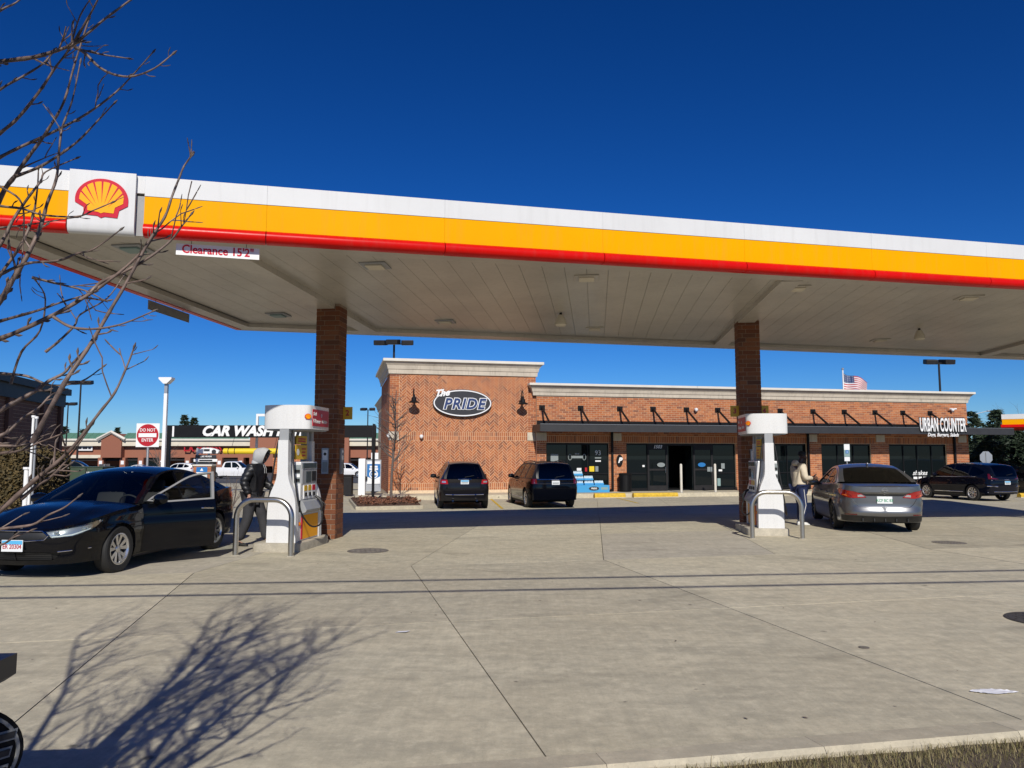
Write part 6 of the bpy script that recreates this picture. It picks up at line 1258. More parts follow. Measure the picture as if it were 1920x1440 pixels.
# ---- the bare street tree whose branches reach into the picture
TB = Vector((-1.95, 1.75, 0.09)); rg = random.Random(11)
street = thing('bare_tree', 'bare leafless tree reaching in from the left edge', 'tree', TB)
st = MB(); br = MB(); bu = MB(); O = -TB
trace = [  # sighted limbs: (distance, base radius, tip radius, bearings)
 (2.35, .0085, .003, [(-90, 135), (0, 116), (60, 108), (100, 97), (135, 84), (160, 66), (200, 33), (252, -5)]), (2.35, .006, .002, [(135, 85), (150, 60), (170, 25), (188, -10)]), (2.3, .0055, .0022, [(140, 88), (160, 100), (185, 125), (215, 140), (250, 143), (290, 128), (322, 103)]),
 (2.3, .004, .0018, [(140, 90), (190, 102), (236, 109)]), (2.5, .007, .002, [(-60, 330), (0, 295), (40, 275), (105, 245), (165, 212), (215, 175), (245, 145), (285, 100)]), (2.6, .0075, .002, [(-60, 300), (0, 250), (35, 220), (75, 170), (105, 125), (130, 90), (150, 30), (172, -5)]),
 (2.45, .005, .003, [(-70, 220), (0, 168), (40, 145), (80, 120), (100, 97)]), (2.55, .0095, .0025, [(-60, 520), (0, 372), (28, 330), (45, 305), (75, 265), (95, 235), (120, 190), (140, 120), (166, 38)]), (2.5, .006, .002, [(28, 331), (80, 310), (140, 270), (180, 230), (212, 196)]),
 (2.2, .0075, .0024, [(60, 830), (120, 720), (150, 675), (173, 640), (205, 585), (236, 532), (279, 453), (309, 407), (322, 370), (336, 334), (345, 312), (358, 294)]), (2.25, .009, .0022, [(-90, 655), (0, 635), (103, 589), (173, 548), (225, 510), (271, 467), (288, 444)]),
 (2.25, .0065, .002, [(170, 549), (190, 529), (238, 507), (284, 480), (320, 451), (340, 425), (356, 405)]), (2.35, .0068, .002, [(-80, 625), (0, 602), (68, 583), (114, 567), (173, 549)]), (2.2, .005, .0018, [(100, 594), (130, 612), (168, 617), (211, 612), (244, 602), (284, 585)]),
 (2.45, .0105, .002, [(-60, 640), (0, 564), (24, 524), (46, 489), (68, 445), (81, 410), (89, 380), (106, 334), (111, 280), (118, 235), (135, 190), (150, 120)]), (2.5, .007, .002, [(-50, 590), (0, 516), (41, 456), (62, 405), (70, 353), (72, 320)]), (2.4, .007, .002, [(-60, 540), (0, 459), (24, 413), (54, 369), (76, 340), (86, 322), (140, 298)]),
 (2.3, .005, .0018, [(-70, 370), (0, 386), (41, 391), (81, 403), (144, 406), (176, 394), (207, 381)]), (2.35, .0055, .002, [(0, 515), (49, 494), (108, 489), (146, 475), (176, 467), (223, 433)]), (2.4, .0095, .003, [(-90, 830), (0, 770), (30, 753), (66, 733), (92, 714), (119, 700), (137, 680), (175, 640)]),
 (2.3, .007, .002, [(-80, 860), (0, 817), (15, 810), (41, 785), (73, 764), (95, 741), (114, 733)]), (2.3, .006, .002, [(-70, 840), (0, 836), (30, 836), (58, 830), (79, 827), (114, 815)]), (2.35, .006, .002, [(-70, 862), (0, 850), (23, 848), (46, 842), (73, 830), (112, 815)]),
 (2.15, .0085, .0022, [(-80, 1010), (0, 957), (47, 916), (80, 888), (108, 866), (140, 834), (187, 773), (216, 735), (240, 682), (250, 655)]), (2.15, .006, .002, [(40, 935), (70, 910), (100, 890), (135, 850), (170, 800)]), (2.1, .0048, .0018, [(-90, 1010), (0, 992), (60, 984), (90, 966), (120, 952), (144, 934)]), (2.1, .004, .0018, [(-80, 1040), (0, 1022), (25, 1008), (55, 996)]),
 (2.6, .006, .002, [(-60, 60), (0, 20), (30, 5), (60, -20)]), (2.4, .0045, .0018, [(-60, 320), (10, 355), (40, 380), (45, 430), (40, 500)]), (2.4, .005, .002, [(0, 700), (50, 705), (95, 722), (150, 716), (190, 690)]), (2.5, .0045, .0018, [(-30, 430), (20, 425), (60, 420), (140, 408)]),
 (2.3, .005, .0018, [(60, 520), (100, 530), (160, 545), (190, 560)]), (2.45, .005, .0018, [(85, 660), (110, 640), (140, 610), (150, 590), (200, 560), (230, 520)]), (2.4, .0045, .0018, [(20, 720), (40, 660), (75, 620), (85, 560), (70, 530)]) ]
for dist, r0, r1, pl in trace:
    P_ = []; k = len(pl); dr = rg.uniform(-0.12, 0.12)
    for i, (u, v) in enumerate(pl): P_.append(tuple(at(u, v, dist+dr*i/k+rg.uniform(-0.006, 0.006))+O))
    sp = [Vector(p) for p in crom(P_, 4)]; m = len(sp)
    br.tube(sp, [lerp(r0, r1, (i/(m-1))**0.8)*(1+0.10*math.sin(i*2.1)) for i in range(m)], 7)
    bu.tube([sp[-1], sp[-1]+(sp[-1]-sp[-2]).normalized()*0.010, sp[-1]+(sp[-1]-sp[-2]).normalized()*0.022], [r1, r1*1.9, 0.0008], 6)
    for i in range(2, m-2):                                    # finer side twigs
        if dist > 2.12 and rg.random() < 0.05:
            t = (sp[i+1]-sp[i]).normalized(); s = Vector((rg.gauss(0, 1), rg.gauss(0, 0.6), rg.gauss(0.2, 1))); s = (s-t*s.dot(t)).normalized(); grow(br, sp[i], t+s*0.8, rg.uniform(0.05, 0.13), lerp(r0, r1, i/m)*0.5, 1, rg, 0.6, 0.2, 5, bu, (1, 2), 0.6)
    for i in range(3, m-1):                                    # spurs and side buds at the nodes
        if rg.random() < (0.30 if dist > 2.12 else 0.12):
            t = (sp[i+1]-sp[i]).normalized(); s = Vector((rg.gauss(0, 1), rg.gauss(0, 1), rg.gauss(0, 1))); s = (s-t*s.dot(t)).normalized(); L_ = rg.choice((0.012, 0.018, 0.03, 0.06)); rr = lerp(r0, r1, i/m)
            e = sp[i]+(t*0.8+s).normalized()*L_; br.tube([sp[i], (sp[i]+e)/2, e], [rr*0.6, rr*0.45, rr*0.35], 5); bu.tube([e, e+(t+s*0.6).normalized()*0.009, e+(t+s*0.5).normalized()*0.02], [rr*0.35, rr*0.62, 0.0008], 5)
# stems and the rest of the crown, outside the picture
def in_view(p):
    x, y, z = p[0]+TB.x, p[1]+TB.y, p[2]+TB.z-CAM_H; d = y*_ct+z*_st
    if d < 0.05: return False
    u, v = 960+FPX*x/d, 720-FPX*(-y*_st+z*_ct)/d; return u > -25 and v > -25
def grow_out(dst, tries, a, **k):
    for _ in range(tries):
        t = MB(); p = grow(t, *a(), **k)
        if not any(in_view(q) for q in t.v): dst.add(t.v, t.f); return p
    return None
for k in range(9):
    sd = k/8.0; tx, ty = lerp(-0.13, 0.13, sd)+rg.uniform(-0.02, 0.02), rg.uniform(-0.02, 0.16)
    base = (rg.uniform(-0.08, 0.10), rg.uniform(-0.06, 0.06), 0.0)
    pts = grow_out(st, 40, lambda: (base, (tx+rg.gauss(0, .02), ty+rg.gauss(0, .02), 1), rg.uniform(3.4, 4.2), 0.026, 0, rg), up=0.5, n=8)
    if not pts: continue
    for i in range(3, len(pts)):
        for j in range(3):
            grow_out(br, 6, lambda: (pts[i], (rg.gauss(0.05, 0.42), rg.gauss(0.05, 0.42), 1), rg.uniform(0.35, 0.85), 0.0085, 2, rg, 0.42, 0.35, 5, None, (2, 4), 0.6))
st.tube([(0, 0, -0.2), (0, 0, 0.15), (0.01, 0.02, 0.5)], [0.10, 0.075, 0.055], 10)
st.build('trunk', 'bark', street, 60); br.build('branches', 'bark_twig', street, 60); stuff(bu.build('buds', 'bark', street, 60))
# ---- sapling in the planted bed
sp_ = at(733, 944, 32.8); sap = thing('bare_tree', 'young bare tree in the mulch bed before the tower', 'tree', (sp_.x, sp_.y, gz(sp_.x, sp_.y)+0.1)); rg = random.Random(5)
b = MB(); tp = [(0, 0, -0.1), (0.01, 0, 0.9), (0.06, 0.02, 1.8), (0.14, 0.0, 2.8), (0.12, 0.03, 3.8), (0.16, 0, 4.7)]; twig(b, crom(tp, 4), 0.065, 0.016, 8); b.build('trunk', 'bark', sap, 60)
b = MB()
for i in range(34):
    z = rg.uniform(1.0, 4.3); x = interp([(0, 0), (0.9, 0.01), (1.8, 0.06), (2.8, 0.14), (4.7, 0.16)], z); a = rg.uniform(0, 2*PI); grow(b, (x, 0, z), (math.cos(a), math.sin(a)*0.8, 0.75), lerp(1.25, 0.5, (z-1)/3.4)*rg.uniform(0.7, 1.1), 0.024, 2, rg, 0.5, 0.25, 4, None, (2, 4), 0.55)
b.build('branches', 'bark', sap, 60)
# ---- conifers
def conifer(loc, h, w, seed, label, group, dens=1.0, mat='needle'):
    rg = random.Random(seed); t = thing('evergreen_tree', label, 'tree', loc, 0, group); b = MB(); b.tube([(0, 0, -0.5), (0, 0, h*0.5), (0, 0, h*0.98)], [h*0.022, h*0.014, h*0.003], 7); b.build('trunk', 'bark', t)
    c = MB(); nl = int(max(26, h*5.0)*dens)
    for i in range(nl):
        f = (i+rg.random())/nl; z = h*(0.06+0.93*f); R0 = w*(1-f)**0.9*rg.uniform(0.75, 1.12)+0.10*(h/8)
        for j in range(int(6+8*(1-f))):
            a = rg.uniform(0, 2*PI); rr = R0*rg.uniform(0.7, 1.15); n = max(3, int(rr/0.22*dens)); d = Vector((math.cos(a), math.sin(a), 0)); q = Vector((-d.y, d.x, 0))
            for k in range(n):
                s = (k+1)/n; p = d*(rr*s)+Vector((0, 0, z-rr*0.28*s+0.12*rr*s*s)); sz = (0.12+0.16*rg.random())*(1+0.4*(h > 7))
                for m in range(5):
                    e = (d*rg.uniform(0.2, 1)+q*rg.uniform(-1, 1)+Vector((0, 0, rg.uniform(-0.7, 0.25)))).normalized()*sz*2.0; w_ = e.cross(Vector((rg.gauss(0, 1), rg.gauss(0, 1), rg.gauss(0, 1)))).normalized()*sz*0.38
                    pp = p+Vector((rg.gauss(0, .06), rg.gauss(0, .06), rg.gauss(0, .05))); c.add([pp-w_, pp+w_, pp+e], [(0, 1, 2)])
    c.build('crown', mat, t, recalc=False); return t
for i, (u, v, Y, w, lb_) in enumerate(((1822, 772, 66, 3.0, 'dark spruce rising just right of the store corner'), (1866, 766, 70, 3.4, 'tallest dark spruce right of the store beneath the far canopy'), (1905, 800, 64, 3.2, 'dark spruce at the right edge of the picture'), (1846, 806, 60, 3.0, 'lower spruce behind the stop sign'))):
    p = at(u, v, Y); conifer((p.x, p.y, gz(p.x, p.y)-0.3), p.z-gz(p.x, p.y)+0.3, w, 20+i, lb_, 'evergreens right of the store')
for i, (u, v, Y, lb_) in enumerate(((122, 799, 150, 'far round evergreen left of the parking lamp poles above the green roof'), (158, 803, 150, 'far evergreen behind the nearer parking lamp above the green roof'), (220, 801, 150, 'tiny far spruce beside the brick gable'), (346, 776, 150, 'far spruce left of the car wash lettering, taller of two'), (365, 781, 152, 'far spruce beside the car wash lettering, shorter of two'))):
    p = at(u, v, Y); conifer((p.x, p.y, gz(p.x, p.y)), p.z-gz(p.x, p.y), 2.6 if i != 2 else 1.6, 40+i, lb_, 'evergreens beyond the shops', 0.7)
# ---- hedge, shrubs
def leaf_box(b, x0, x1, y0, y1, z0, z1, n, rg, sz=0.07):
    for _ in range(n):
        f = rg.random()
        p = Vector((rg.uniform(x0, x1), rg.uniform(y0, y1), rg.uniform(z0, z1))); k = rg.randint(0, 3)
        if k == 0: p.y = y0+rg.gauss(0, 0.05)
        elif k == 1: p.z = z1+rg.gauss(0, 0.06)
        elif k == 2: p.x = x1+rg.gauss(0, 0.05)
        e = Vector((rg.gauss(0, 1), rg.gauss(0, 1), rg.gauss(0, 1))).normalized()*sz*rg.uniform(0.6, 1.3); w_ = e.orthogonal().normalized()*sz*0.5; b.add([p-e-w_*0.2, p-w_, p+e, p+w_], [(0, 1, 2, 3)])
rg = random.Random(9)
for (u0, u1, vt, Y, lb_) in ((-60, 40, 846, 24.0, 'clipped brown green hedge at the left edge before the dark building'), (42, 82, 856, 27.5, 'clipped brown green hedge behind the white pipe posts')):
    a, c = at(u0, vt, Y), at(u1, vt, Y); zg = gz(a.x, Y); h = thing('hedge', lb_, 'hedge', (a.x, Y, zg), 0, 'hedges by the dark building'); w = c.x-a.x; H_ = a.z-zg
    b = MB(); leaf_box(b, 0, w, 0, 1.6, 0.15, H_, 9000, rg, 0.07); b.build('foliage', 'hedge_leaf', h, recalc=False); b = MB(); b.rbox(0.12, w-0.12, 0.12, 1.5, 0.0, H_-0.12, 0.1); b.build('twigs', 'soil', h)
    for i in range(5): MB().tube([(w*(i+.5)/5, 0.7, -0.1), (w*(i+.5)/5+0.1, 0.75, 0.5)], [0.04, 0.02], 6).build('stem', 'bark', h)
def shrub(u, v, Y, h, label, seed, n=9, group=None):
    p = at(u, v, Y); rg = random.Random(seed); t = thing('bare_shrub', label, 'shrub', (p.x, p.y, gz(p.x, p.y)), 0, group); b = MB()
    for i in range(n): a = rg.uniform(0, 2*PI); grow(b, (0, 0, 0), (math.cos(a)*0.45, math.sin(a)*0.45, 1), h*rg.uniform(0.6, 0.95), 0.014, 2, rg, 0.5, 0.2, 4, None, (2, 3), 0.5)
    b.build('branches', 'bark', t)
shrub(437, 925, 30, 1.5, 'bare shrub behind the person in the puffer jacket', 3); shrub(162, 915, 26, 1.1, 'bare shrub before the green transformer box', 4)
p = at(300, 885, 88); t = thing('bare_tree', 'small bare tree before the shops behind the tall white pole', 'tree', (p.x, p.y, gz(p.x, p.y))); b = MB(); rg = random.Random(8); b.tube([(0, 0, -0.2), (0.05, 0, 1.6)], [0.11, 0.08], 7); b.build('trunk', 'bark', t); b = MB()
for i in range(14): a = rg.uniform(0, 2*PI); grow(b, (0.05, 0, rg.uniform(1.0, 1.7)), (math.cos(a)*0.8, math.sin(a)*0.8, 0.9), rg.uniform(1.6, 2.6), 0.045, 2, rg, 0.55, 0.15, 4, None, (2, 4), 0.55)
b.build('branches', 'bark', t)
p = at(1900, 780, 75); t = thing('bare_tree', 'bare tree far off above the far canopy at the right edge', 'tree', (p.x, p.y, gz(p.x, p.y))); b = MB(); rg = random.Random(12); b.tube([(0, 0, -0.2), (0.05, 0, 3.6)], [0.14, 0.1], 7); b.build('trunk', 'bark', t); b = MB()
for i in range(12): a = rg.uniform(0, 2*PI); grow(b, (0.05, 0, rg.uniform(2.0, 3.6)), (math.cos(a)*0.5, math.sin(a)*0.5, 1), rg.uniform(2.2, 3.4), 0.04, 2, rg, 0.5, 0.15, 4, None, (3, 4), 0.55)
b.build('branches', 'bark', t)
# ================================================================ strip of shops far off
MY0 = 125.0; MG = gz(-40, 125)
shops = thing('shopping_strip', 'far brick shopping strip with green metal roof, cream bands and a gable', 'building', (0, MY0, MG))
def mx(u): return (u-960)/FPX*MY0
zf = lambda v: at(400, v, MY0).z-MG
x0, x1 = -90.0, mx(740)
b = MB(); b.box(x0, x1, 6, 30, -1, zf(836)); b.build('wall', 'brick_far', shops)
b = MB(); b.box(x0, x1, 5.7, 5.99, zf(874), zf(848)); b.build('arcade_wall', 'brick_far', shops)
b = MB(); b.box(x0, x1, 4.0, 5.69, zf(852), zf(848)); b.build('cream_band', 'cream', shops)
for a, c in ((x0, mx(190)), (mx(225), mx(470)), (mx(655), x1)):
    MB().box(a, c, 0.6, 5.6, zf(836), zf(826)).build('cornice', 'cream', shops); MB().box(a, c, 0.3, 5.6, zf(825.9), zf(822.5)).build('gutter', 'stone_cap', shops); MB().box(a, c, 1.5, 5.69, zf(858), zf(836.1)).build('frieze', 'brick_far', shops); MB().box(a, c, 1.2, 5.69, zf(859), zf(853)).build('cream_band', 'cream', shops) if c < mx(400) else None
# green roof with standing seams
def roof(a, c, name='roof'):
    r = MB(); r.add([(a, 0.4, zf(822.4)), (c, 0.4, zf(822.4)), (c, 2.2, zf(811)), (a, 2.2, zf(811))], [(0, 1, 2, 3)]); o = r.build(name, 'roof_green', shops, recalc=False)
    n = int((c-a)/0.9); s = MB()
    for i in range(n): x = a+(i+.5)*(c-a)/n; s.tube([(x, 0.4, zf(822.2)), (x, 2.2, zf(810.9))], 0.05, 4)
    s.build('roof_seams', 'roof_green', o)
roof(x0, mx(190)); roof(mx(228), mx(465)); roof(mx(655), x1)
# gable
gx0, gx1, gm = mx(190), mx(228), mx(209); b = MB(); b.prism([(gx0, zf(858)), (gx1, zf(858)), (gx1, zf(822)), (gm, zf(812)), (gx0, zf(822))], lambda a, z, d: (a, d, z), 0.3, 6); b.build('gable', 'brick_far', shops)
b = MB(); b.tube([(gx0-0.6, 0.1, zf(824)), (gm, 0.1, zf(810)), (gx1+0.6, 0.1, zf(824))], 0.28, 4); b.build('gable_trim', 'stone_cap', shops)
b = MB(); b.box(mx(470), mx(655), 0.0, 6, zf(874), zf(812)); b.build('wall', 'brick_far', shops); MB().box(mx(468), mx(657), -0.3, 6, zf(811.9), zf(806)).build('cornice', 'cream', shops)
for u in (118, 187, 228, 262, 302, 350, 410, 450, 485, 560, 610, 680):
    x = mx(u); MB().box(x-0.45, x+0.45, 0.9, 2.0, -1, zf(858)).build('column', 'brick_far', shops); MB().box(x-0.25, x+0.25, 0.86, 0.899, 1.3, 1.9).build('column_lamp', 'white', shops)
for a, c in ((118, 187), (187, 228), (228, 262), (262, 302), (302, 350), (350, 410), (410, 450), (485, 560), (560, 610), (610, 680)):
    MB().box(mx(a)+0.46, mx(c)-0.46, 5.5, 5.69, -1, zf(874)).build('shopfront', 'glass_dark', shops)
    MB().box(mx(a)+0.46, mx(c)-0.46, 1.6, 5.6, zf(859.5)-0.4, zf(859.5)-0.1).build('arcade_ceiling', 'dark_metal', shops)
for u, w in ((205, 3.2), (240, 4.5), (335, 3.0)): MB().box(mx(u), mx(u)+w, 5.4, 5.49, 0.2, 2.4).build('window_panel', 'frost_panel', shops)
s = thing('shop_sign', 'white shop sign with dark ends on the far brick strip', 'sign', (mx(154), MY0+1.2, MG+zf(840))); MB().rbox(-1.3, 1.3, -0.1, 0.1, -0.45, 0.45, 0.08).build('sign_body', 'white', s); [MB().box(x_-w_/2, x_+w_/2, -0.13, -0.105, -0.18, 0.2).build('print_line', 'sign_dark', s) for x_, w_ in ((-0.7, 0.5), (0.1, 0.8), (0.85, 0.45))]
s = thing('shop_sign', 'row of red letters on the far brick shopping strip', 'sign', (mx(378), MY0+0.9, MG+zf(841))); text('lettering', 'L.A. FITNESS', 1.35, 'sign_red', s, (0.0, 0, 0), extrude=0.06, bold=0.03, xs=0.85)
# ================================================================ dark building at the left
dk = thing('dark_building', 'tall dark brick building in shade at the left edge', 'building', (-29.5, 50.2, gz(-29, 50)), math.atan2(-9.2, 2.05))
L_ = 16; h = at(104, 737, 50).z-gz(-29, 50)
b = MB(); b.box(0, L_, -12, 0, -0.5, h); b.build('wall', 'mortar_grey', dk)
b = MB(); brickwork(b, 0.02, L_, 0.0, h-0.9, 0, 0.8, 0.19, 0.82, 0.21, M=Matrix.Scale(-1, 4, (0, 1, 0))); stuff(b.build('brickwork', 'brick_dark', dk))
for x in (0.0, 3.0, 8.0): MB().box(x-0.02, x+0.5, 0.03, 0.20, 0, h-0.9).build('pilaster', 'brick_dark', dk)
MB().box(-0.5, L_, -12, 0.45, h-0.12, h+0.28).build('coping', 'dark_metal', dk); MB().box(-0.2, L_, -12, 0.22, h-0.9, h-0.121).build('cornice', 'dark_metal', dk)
# ================================================================ lamp poles
def pole_lamp(u, v, Y, label, heads=2, hw=0.75, vb=None):
    p = at(u, v, Y); zg = gz(p.x, p.y); t = thing('parking_lamp', label, 'lamp post', (p.x, p.y, zg), 0, 'dark parking lamp poles'); H_ = p.z-zg
    MB().tube([(0, 0, -0.1), (0, 0, H_-0.1)], [0.10, 0.075], 8).build('pole', 'dark_metal', t); MB().cyl((0, 0, -0.1), 0.26, 0.7, 12).build('footing', 'concrete_pad', t)
    xs_ = (-0.62, 0.62) if heads == 2 else (-0.95, 0.0, 0.95)
    MB().box(xs_[0], xs_[-1], -0.04, 0.04, H_-0.16, H_-0.08).build('arm', 'dark_metal', t)
    for k, x in enumerate(xs_):
        y = -0.35 if heads == 3 and k == 1 else 0; M_ = T(x, y, H_) @ RX(0.15) @ RZ(0.2*(1 if x > 0 else -1))
        MB().rbox(-0.42, 0.42, -0.42, 0.42, -0.2, 0.16, 0.05, M_).build('lamp_head', 'dark_metal', t); MB().box(-0.34, 0.34, -0.34, 0.34, -0.215, -0.201, M_).build('lens', 'white', t)
pole_lamp(152, 717, 72, 'tall dark parking lamp right of the dark building, nearer of two'); pole_lamp(128, 757, 98, 'dark parking lamp right of the dark building, smaller and farther of two'); pole_lamp(739, 642, 55, 'dark three headed parking lamp behind the brick tower', 3); pole_lamp(690, 767, 112, 'small far parking lamp left of the brick tower'); pole_lamp(1760, 678, 58, 'dark two headed parking lamp behind the right end of the store')
p = at(313, 708, 36); wp = thing('lamp_post', 'slim square white lamp post with flared head behind the car wash banner', 'lamp post', (p.x, p.y, gz(p.x, p.y))); H_ = p.z-gz(p.x, p.y)
MB().box(-0.075, 0.075, -0.075, 0.075, 0, H_-0.75).build('pole', 'white', wp); MB().box(-0.072, 0.072, -0.072, 0.072, H_-0.749, H_-0.22).build('neck', 'galv', wp); b = MB(); b.prism([(-0.075, H_-0.3), (0.075, H_-0.3), (0.30, H_-0.08), (0.30, H_), (-0.30, H_), (-0.30, H_-0.08)], lambda a, z, d: (a, d, z), -0.2, 0.2); b.build('lamp_head', 'white', wp)
p = at(483, 776, 44); wp = thing('lamp_post', 'white bent arm lamp post behind the left pump topper', 'lamp post', (p.x, p.y, gz(p.x, p.y))); H_ = p.z-gz(p.x, p.y)
MB().box(-0.06, 0.06, -0.06, 0.06, 0, H_).build('pole', 'white', wp); MB().box(0.061, 1.1, -0.06, 0.06, H_-0.14, H_).build('arm', 'white', wp); MB().box(1.101, 1.25, -0.06, 0.06, H_-1.2, H_).build('arm', 'white', wp)
p = at(1860, 770, 150); wp = thing('street_lamp', 'faint curved street lamp far off above the spruces', 'lamp post', (p.x-8, p.y, gz(p.x, p.y))); b = MB(); H_ = p.z-gz(p.x, p.y); b.tube([(0, 0, 0), (0, 0, H_-2.4), (2.2, 0, H_-1.3), (7.0, 0, H_-0.1)], 0.07, 6); b.build('pole', 'galv', wp); MB().rbox(7.0, 8.2, -0.2, 0.2, H_-0.2, H_+0.05, 0.05).build('lamp_head', 'galv', wp)
# ================================================================ DO NOT ENTER
p = at(277, 816, 25.5); dn = thing('road_sign', 'square white and red DO NOT ENTER sign on a post', 'sign', (p.x, p.y, gz(p.x, p.y)), R(-2)); H_ = p.z-gz(p.x, p.y)
MB().tube([(0, 0.05, -0.1), (0, 0.05, H_+0.3)], 0.04, 8).build('post', 'galv', dn); MB().rbox(-0.39, 0.39, -0.004, 0.004, H_-0.39, H_+0.39, 0.003).build('sign_plate', 'white', dn); MB().cyl((0, -0.006, H_), 0.365, -0.004, 40, 'y').build('red_disc', 'sign_red', dn); MB().box(-0.30, 0.30, -0.018, -0.0105, H_-0.065, H_+0.065).build('white_bar', 'white', dn)
text('lettering', 'DO NOT', 0.15, 'white', dn, (0, -0.014, H_+0.165), extrude=0.003, bold=0.012, xs=0.88); text('lettering', 'ENTER', 0.15, 'white', dn, (0, -0.014, H_-0.165), extrude=0.003, bold=0.012, xs=0.88)
# ================================================================ car wash portal
cwY = 43.0; a, c = at(313, 809, cwY), at(705, 813, cwY); zt = at(313, 797.5, cwY).z; zb = at(313, 820.5, cwY).z; zg = gz(a.x, cwY)
cw = thing('car_wash_portal', 'long black car wash exit banner portal on black posts', 'portal', (a.x, cwY, zg)); Wd = c.x-a.x
MB().box(0, Wd, -0.10, 0.10, zb-zg, zt-zg).build('banner', 'black_metal', cw)
for x in (0.02, Wd-0.22): MB().box(x, x+0.20, -0.1, 0.1, 0, zb-zg-0.002).build('post', 'black_metal', cw)
MB().box(0.35, 0.45, -0.125, -0.101, zb-zg+0.05, zt-zg-0.05).build('white_edge', 'white', cw)
text('lettering', 'CAR WASH EXIT', 0.75, 'white', cw, (at(476, 809, cwY).x-a.x, -0.125, (zt+zb)/2-zg), extrude=0.015, bold=0.05, shear=0.28, xs=1.02)
yb = thing('clearance_bar', 'round yellow clearance bar hanging under the car wash banner', 'clearance bar', at(475, 846, cwY-0.6)); q = at(420, 845, cwY-0.6)-at(475, 846, cwY-0.6); w_ = at(528, 846, cwY-0.6)-at(475, 846, cwY-0.6)
MB().tube([(q.x, 0, 0), (w_.x, 0, 0)], 0.16, 14).build('bar', 'decal_yellow', yb, 50)
for x in (q.x+0.25, q.x+0.6): MB().tube([(x, 0, 0), (x+0.04, 0, 0)], 0.166, 14).build('band', 'dark_metal', yb)
for x in (q.x+0.4, w_.x-0.4): MB().tube([(x, 0, 0.15), (x, 0.5, zb-yb.location.z+0.1)], 0.012, 5).build('chain', 'dark_metal', yb)
MB().box(w_.x-1.3, w_.x-0.5, -0.168, -0.155, -0.03, 0.03).build('print_line', 'black', yb)
pa, pb_ = at(512, 850, cwY+1.5), at(590, 925, cwY+1.5); zg2 = gz(pa.x, cwY); bp_ = thing('car_wash_pier', 'brick pier under the car wash banner behind the left pump', 'pier', (pa.x, cwY+1.5, zg2))
MB().box(0, pb_.x-pa.x, 0, 1.2, -0.3, pa.z-zg2).build('core', 'mortar', bp_); b = MB(); brickwork(b, 0, pb_.x-pa.x, 0, pa.z-zg2, 0); stuff(b.build('brickwork', 'brick_isl', bp_)); MB().rbox(-0.1, pb_.x-pa.x+0.1, -0.1, 1.3, pa.z-zg2, pa.z-zg2+0.12, 0.02).build('coping', 'stone_trim', bp_)
# menu board and small brick sign
p = at(388, 905, 41); mb_ = thing('menu_sign', 'stacked black car wash menu sign with white car picture', 'sign', (p.x, p.y, gz(p.x, p.y))); sc_ = 41/FPX; zg = gz(p.x, p.y); zz = lambda v: at(388, v, 41).z-zg
MB().box(-0.42, 0.42, -0.1, 0.1, 0, zz(868)).build('board', 'black_metal', mb_)
for k, (v0, v1, w) in enumerate(((859, 853, 0.62), (866, 860.5, 0.70), (874, 868, 0.45), (885, 877, 0.5))): MB().rbox(-w/1.0+0.0, w*0.8, -0.14, -0.101, zz(v0), zz(v1), 0.02).build('menu_plate', 'white' if k == 1 else 'sign_dark', mb_)
text('lettering', 'CAR WASH', 0.12, 'white', mb_, (-0.05, -0.145, zz(856)), extrude=0.002, bold=0.02); MB().box(-0.4, 0.3, -0.15, -0.1405, zz(863.3)-0.04, zz(863.3)+0.04).build('print_line', 'sign_dark', mb_)
b = MB(); b.prism([(-0.55, zz(850)), (0.55, zz(850)), (0.62, zz(845)), (0.45, zz(842)), (0.15, zz(839.5)), (-0.25, zz(839.5)), (-0.5, zz(844))], lambda a, z, d: (a, d, z), -0.1, 0.1); b.build('car_cutout', 'white', mb_); MB().cyl((0.35, -0.10, zz(847)), 0.12, -0.02, 14, 'y').build('cutout_wheel', 'sign_dark', mb_); MB().box(-0.18, 0.12, -0.12, -0.101, zz(846), zz(842)).build('cutout_window', 'sign_dark', mb_)
for x in (-0.62, 0.0): MB().box(x-0.05, x+0.05, 0.101, 0.2, 0, zz(840)).build('post', 'galv', mb_)
p = at(378, 915, 37); bs = thing('brick_sign', 'low brick pier with blue and white notice panel', 'sign', (p.x, p.y, gz(p.x, p.y))); w = 33/FPX*37/2; h = at(378, 871, 37).z-gz(p.x, p.y)
MB().box(-w, w, 0, 0.5, -0.2, h-0.08).build('core', 'mortar_grey', bs); b = MB(); brickwork(b, -w, w, 0, h-0.08, 0); stuff(b.build('brickwork', 'brick_isl', bs)); MB().rbox(-w-0.05, w+0.05, -0.06, 0.55, h-0.08, h, 0.02).build('coping', 'stone_cap', bs); MB().box(-w*0.62, w*0.62, -0.06, -0.03, h-0.62, h-0.12).build('notice_panel', 'white', bs); MB().box(-w*0.62, w*0.62, -0.065, -0.0605, h-0.36, h-0.12).build('notice_band', 'decal_blue', bs); b = MB(); b.prism([(-0.08, h-0.30), (0.08, h-0.30), (0, h-0.16)], lambda a, z, d: (a, d, z), -0.07, -0.0655); b.build('notice_mark', 'white', bs)
